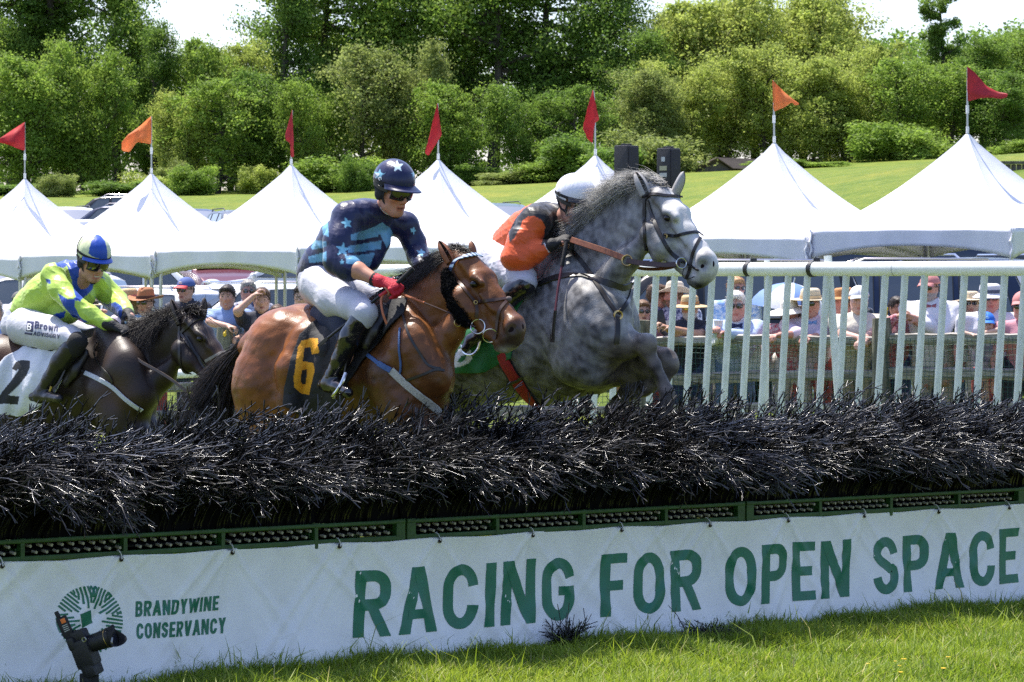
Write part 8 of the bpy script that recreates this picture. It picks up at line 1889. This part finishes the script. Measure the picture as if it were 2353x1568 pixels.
 for x in (-1.42, 1.42):
  for g_ in (-1, 1):
   t = MB(); ax = ((1, 0, 0), (0, 0, 1), (0, g_, 0)); t.lathe((x, g_ * (W2 - .20), .35), [(.18, 0), (.345, .0), (.36, .03), (.36, .18), (.345, .215), (.22, .22)], ax, 28); w_ = t.build("wheel", TYRE, root, local=True)
   rm = MB(); rm.lathe((x, g_ * (W2 - .20), .35), [(.225, .215), (.21, .19), (.05, .205), (0, .21)], ax, 24)
   for s_ in range(5):
    a = s_ * 1.2566; rm.box((x + .12 * math.cos(a), g_ * (W2 + .012), .35 + .12 * math.sin(a)), (.20, .02, .045), ((math.cos(a), 0, math.sin(a)), (0, 1, 0), (-math.sin(a), 0, math.cos(a))), .004)
   rm.build("rim", RIM, w_, local=True)
   MB().lathe((x, g_ * (W2 - .02), .36), [(.37, -.01), (.42, .012), (.44, 0)], ((1, 0, 0), (0, 0, 1), (0, g_, 0)), 28).build("wheel_arch", DKTR, root, local=True)
 for g_ in (-1, 1):
  zl = hood - .24; MB().ell((Lh - .13, g_ * .66, zl), (.13, .20, .085)).build("headlight", HLMP, root, local=True); MB().ell((-Lh + .07, g_ * (.78 if kind != 'suv' else .80), 1.0 if kind != 'sedan' else .86), (.08, .13, .15 if kind != 'sedan' else .09)).build("taillight", TLMP, root, local=True)
  MB().ell((.92, g_ * (W2 + .10), belt + .06), (.07, .10, .075)).build("mirror", paint_m, root, local=True)
  if kind in ('suv', 'wagon', 'van'): MB().tube([(-1.75, g_ * .62, H - .02), (-1.68, g_ * .62, H + .055), (-.1, g_ * .62, H + .06), (.05, g_ * .62, H - .005)], .018, 7).build("roof_rail", CHR if kind == 'suv' else DKTR, root, local=True)
 MB().box((Lh - .02, 0, .62), (.06, 1.1, .20), None, .02).build("grille", DKTR, root, local=True); MB().box((Lh - .03, 0, .40), (.10, 1.5, .14), None, .03).build("bumper", DKTR, root, local=True)
 return root
CARP = {'white': (.72, .73, .74), 'silver': (.52, .54, .56), 'grey': (.11, .12, .13), 'black': (.012, .013, .015), 'navy': (.015, .025, .06), 'blue': (.05, .12, .22), 'maroon': (.10, .012, .02), 'green': (.10, .14, .12)}
CPROTO = {}
def car(kind, colr, x, yroof, Y, deg, label):
 """placed so that its roof is seen at pixel x, yroof"""
 key = (kind, colr)
 if key not in CPROTO: c = CPROTO[key] = make_car(kind, label, paintmat(colr, CARP[colr]))
 else: c = copy_tree(CPROTO[key]); c["label"] = label
 X = (x - CX) / FOC * Y; c.location = (X, Y, float(gz(X, Y))); c.rotation_euler.z = math.radians(deg)
 return c
CARS = [ # kind, colour, x, -, Y, heading, label
 ('suv', 'black', 252, 0, 113, 172, "dark SUV side on in the pasture, above the white car at left"), ('wagon', 'white', 165, 0, 104, -67, "white estate car between the two leftmost tents, nearest the dark SUV"), ('sedan', 'white', 205, 0, 92, -62, "white saloon roof just above the meeting of the two leftmost tents"), ('suv', 'navy', 262, 0, 100, 165, "dark blue car just in front of the dark SUV at left"),
 ('sedan', 'navy', 445, 0, 104, -70, "navy saloon between the second and third tents, alone against the grass"), ('suv', 'black', 1190, 0, 76, -160, "black SUV whose roof shows left of the orange jockey"), ('wagon', 'green', 1150, 0, 92, -72, "greenish estate car hidden behind the tent right of the starred jockey"),
 ('suv', 'white', 585, 0, 57, -175, "white SUV with dark glass and roof rails behind the smiling young man"), ('sedan', 'white', 430, 0, 60, -77, "white saloon with a wide windscreen behind the man in the blue cap"), ('wagon', 'maroon', 505, 0, 74, -72, "maroon car with glinting windscreen behind the white saloon"), ('suv', 'white', 270, 0, 58, 150, "white car with raised tail behind the woman with the pink ribbon hat"), ('sedan', 'silver', 60, 0, 56, -72, "silver saloon at the far left behind the tent leg"), ('suv', 'white', 350, 0, 68, 10, "white SUV behind the brown felt hat"), ('wagon', 'blue', 620, 0, 82, -72, "blue estate car high up behind the white SUV"), ('suv', 'silver', 690, 0, 70, 175, "silver SUV behind the young man with glasses"), ('suv', 'white', 640, 0, 58, -52, "white SUV beside the tent leg left of the white breeches"),
 ('van', 'white', 760, 0, 80, -170, "white van behind the starred jockey"), ('sedan', 'white', 480, 0, 88, -67, "white saloon in the back row behind the maroon car"), ('suv', 'silver', 150, 0, 78, -72, "silver SUV in the back row at left"), ('sedan', 'grey', 330, 0, 84, -70, "grey saloon in the back row behind the brown felt hat"),
 ('suv', 'black', 1560, 0, 36.5, 178, "black SUV filling the gaps behind the cowboy hat"), ('suv', 'black', 1790, 0, 38, 5, "black SUV behind the wide white hat and umbrella"), ('suv', 'navy', 1960, 0, 40, 178, "dark SUV with open tail behind the man in the white cap"), ('wagon', 'white', 2130, 0, 50, -165, "white estate car behind the man in the pink cap"), ('suv', 'silver', 2080, 0, 58, -62, "silver SUV behind the dark haired photographer"), ('suv', 'black', 2290, 0, 44, -70, "black SUV with a red tail lamp behind the white bucket hat"), ('sedan', 'white', 2200, 0, 60, -72, "white saloon behind the woman in the wide pale straw hat"), ('suv', 'navy', 2120, 0, 70, 175, "navy SUV showing under the valance of the two right tents"), ('wagon', 'silver', 1850, 0, 62, -67, "silver estate car behind the umbrella"), ('sedan', 'blue', 1640, 0, 56, -67, "blue saloon behind the white haired man"),
 ('wagon', 'white', 930, 0, 64, -67, "white estate car hidden behind the bay's mane"), ('suv', 'silver', 1060, 0, 60, -62, "silver SUV behind the bay's ears"), ('suv', 'grey', 1340, 0, 58, 170, "grey SUV hidden behind the grey horse"),
 ('sedan', 'silver', -40, 0, 70, -72, "silver saloon partly cut by the left edge"), ('suv', 'white', 60, 0, 66, 165, "white SUV behind the leftmost tent leg"), ('wagon', 'grey', 560, 0, 96, -72, "grey estate car in the back row left of the white van"),
]
for c in CARS: car(*c)
# ---- two loudspeakers on stands
SPK = mat("speaker_black", (.018, .017, .022), .55, bump=.3, bscale=200); SPKG = mat("speaker_grille", (.030, .026, .036), .75, bump=.5, bscale=350)
def speaker(x0, x1, ytop, ybot, Y, label, stickers):
 w = (x1 - x0) / FOC * Y; c = P((x0 + x1) / 2, (ytop + ybot) / 2, Y); h = (ybot - ytop) / FOC * Y; g = float(gz(c[0], c[1])); root = thing("loudspeaker", (c[0], c[1], g), label, "loudspeaker", "loudspeakers")
 a = math.radians(40); ax = np.array(((math.cos(a), -math.sin(a), 0), (math.sin(a), math.cos(a), 0), (0, 0, 1))); d = w / (math.cos(a) + math.sin(a)) * 1.02
 MB().box(c, (d, d, h), ax, .012).build("cabinet", SPK, root); MB().box(c + ax[0] * (d / 2 + .004), (.012, d * .9, h * .95), ax, .004).build("grille", SPKG, root)
 MB().tube([(c[0], c[1], g), (c[0], c[1], c[2] - h / 2)], .022, 10).build("stand_pole", BLK, root)
 for k in range(3):
  t = 2.09 * k + .4; MB().tube([(c[0], c[1], g + .75), (c[0] + .55 * math.cos(t), c[1] + .55 * math.sin(t), g + .02)], .014, 8).build("stand_leg", BLK, root)
 if stickers:
  for z, s_, cc in ((.30, (.05, .05), (.5, .52, .55)), (.14, (.10, .05), (.40, .38, .25)), (.02, (.10, .045), (.5, .5, .5))): MB().box(c - ax[1] * (d / 2 + .003) + ax[0] * .0 + np.array((0, 0, h * z)), (s_[0], .004, s_[1]), ax).build("label_plate", mat("plate_%d" % int(z * 100), cc, .5), root)
 b = MB(); b.box(c + np.array((0, 0, h / 2 + .012)), (d * .7, d * .12, .02), ax, .005); b.build("handle", BLK, root)
speaker(1411, 1467, 335, 470, 33.0, "black loudspeaker at the left of the pair above the grey horse's mane", False); speaker(1509, 1563, 341, 470, 33.5, "black loudspeaker at the right of the pair, with small label plates", True)
# ---- low barn on the hill and the wall at the right edge
def barn():
 Y = 231.0; q = lambda x, y, d=0: P(x, y - 3, Y + d); OLDB = mat("barn_boards", (.10, .085, .07), .9, col2=(.17, .15, .125), vscale=3, bump=.6, bscale=10, stretch=(6, 6, .5)); ROOF = mat("barn_roof", (.095, .075, .062), .9, var=.25, vscale=2, bump=.5, bscale=8, stretch=(1, 1, 5))
 a, b, c = q(1598, 392), q(1645, 370), q(1675, 390); zg = float(gz(*q(1640, 395)[:2])) - .3; L = np.array((3.7, 1.6, -.05)); root = thing("barn", (*q(1640, 395)[:2], zg), "low weathered barn on the hill right of the loudspeakers", "barn")
 g0, g1 = a.copy(), c.copy(); g0[2] = zg; g1[2] = zg
 MB().add([a, b, c, g1, g0], [(0, 1, 2, 3, 4)]).add([a + L, b + L, c + L, g1 + L, g0 + L], [(4, 3, 2, 1, 0)]).add([c, c + L, g1 + L, g1], [(0, 1, 2, 3)]).add([a, a + L, g0 + L, g0], [(3, 2, 1, 0)]).build("wall", OLDB, root, smooth=False)
 o = np.array((0, -.35, .08)); ov = unit(c - b) * .3; ol = unit(a - b) * .3; r_ = MB().add([b + o, c + ov + o, c + ov + L, b + L + (0, 0, .05)], [(0, 1, 2, 3)]).add([b + o, b + L + (0, 0, .05), a + ol + L, a + ol + o], [(0, 1, 2, 3)]).build("roof", ROOF, root, smooth=False); md = r_.modifiers.new("t", 'SOLIDIFY'); md.thickness = .12; md.offset = 1
barn()
def farwall():
 Y = 95.0; W_ = mat("wall_boards", (.085, .075, .06), .9, col2=(.16, .14, .11), vscale=3, bump=.6, bscale=10, stretch=(5, 5, .4)); root = thing("plank_wall", (*P(2330, 395, Y)[:2], float(gz(*P(2330, 395, Y)[:2]))), "weathered plank wall beside the rightmost tent's right edge", "wall")
 for k in range(14):
  x = 2304 + k * 12.5; a, b = P(x, 378, Y), P(x, 460, Y); MB().box((a + b) / 2, (11.3 / FOC * Y, .06, a[2] - b[2]), None, .01).build("plank", W_, root)
 a, b = P(2300, 374, Y - .08), P(2480, 374, Y - .08); MB().box((a + b) / 2, (b[0] - a[0], .16, .09), None, .01).build("coping", W_, root)
farwall()
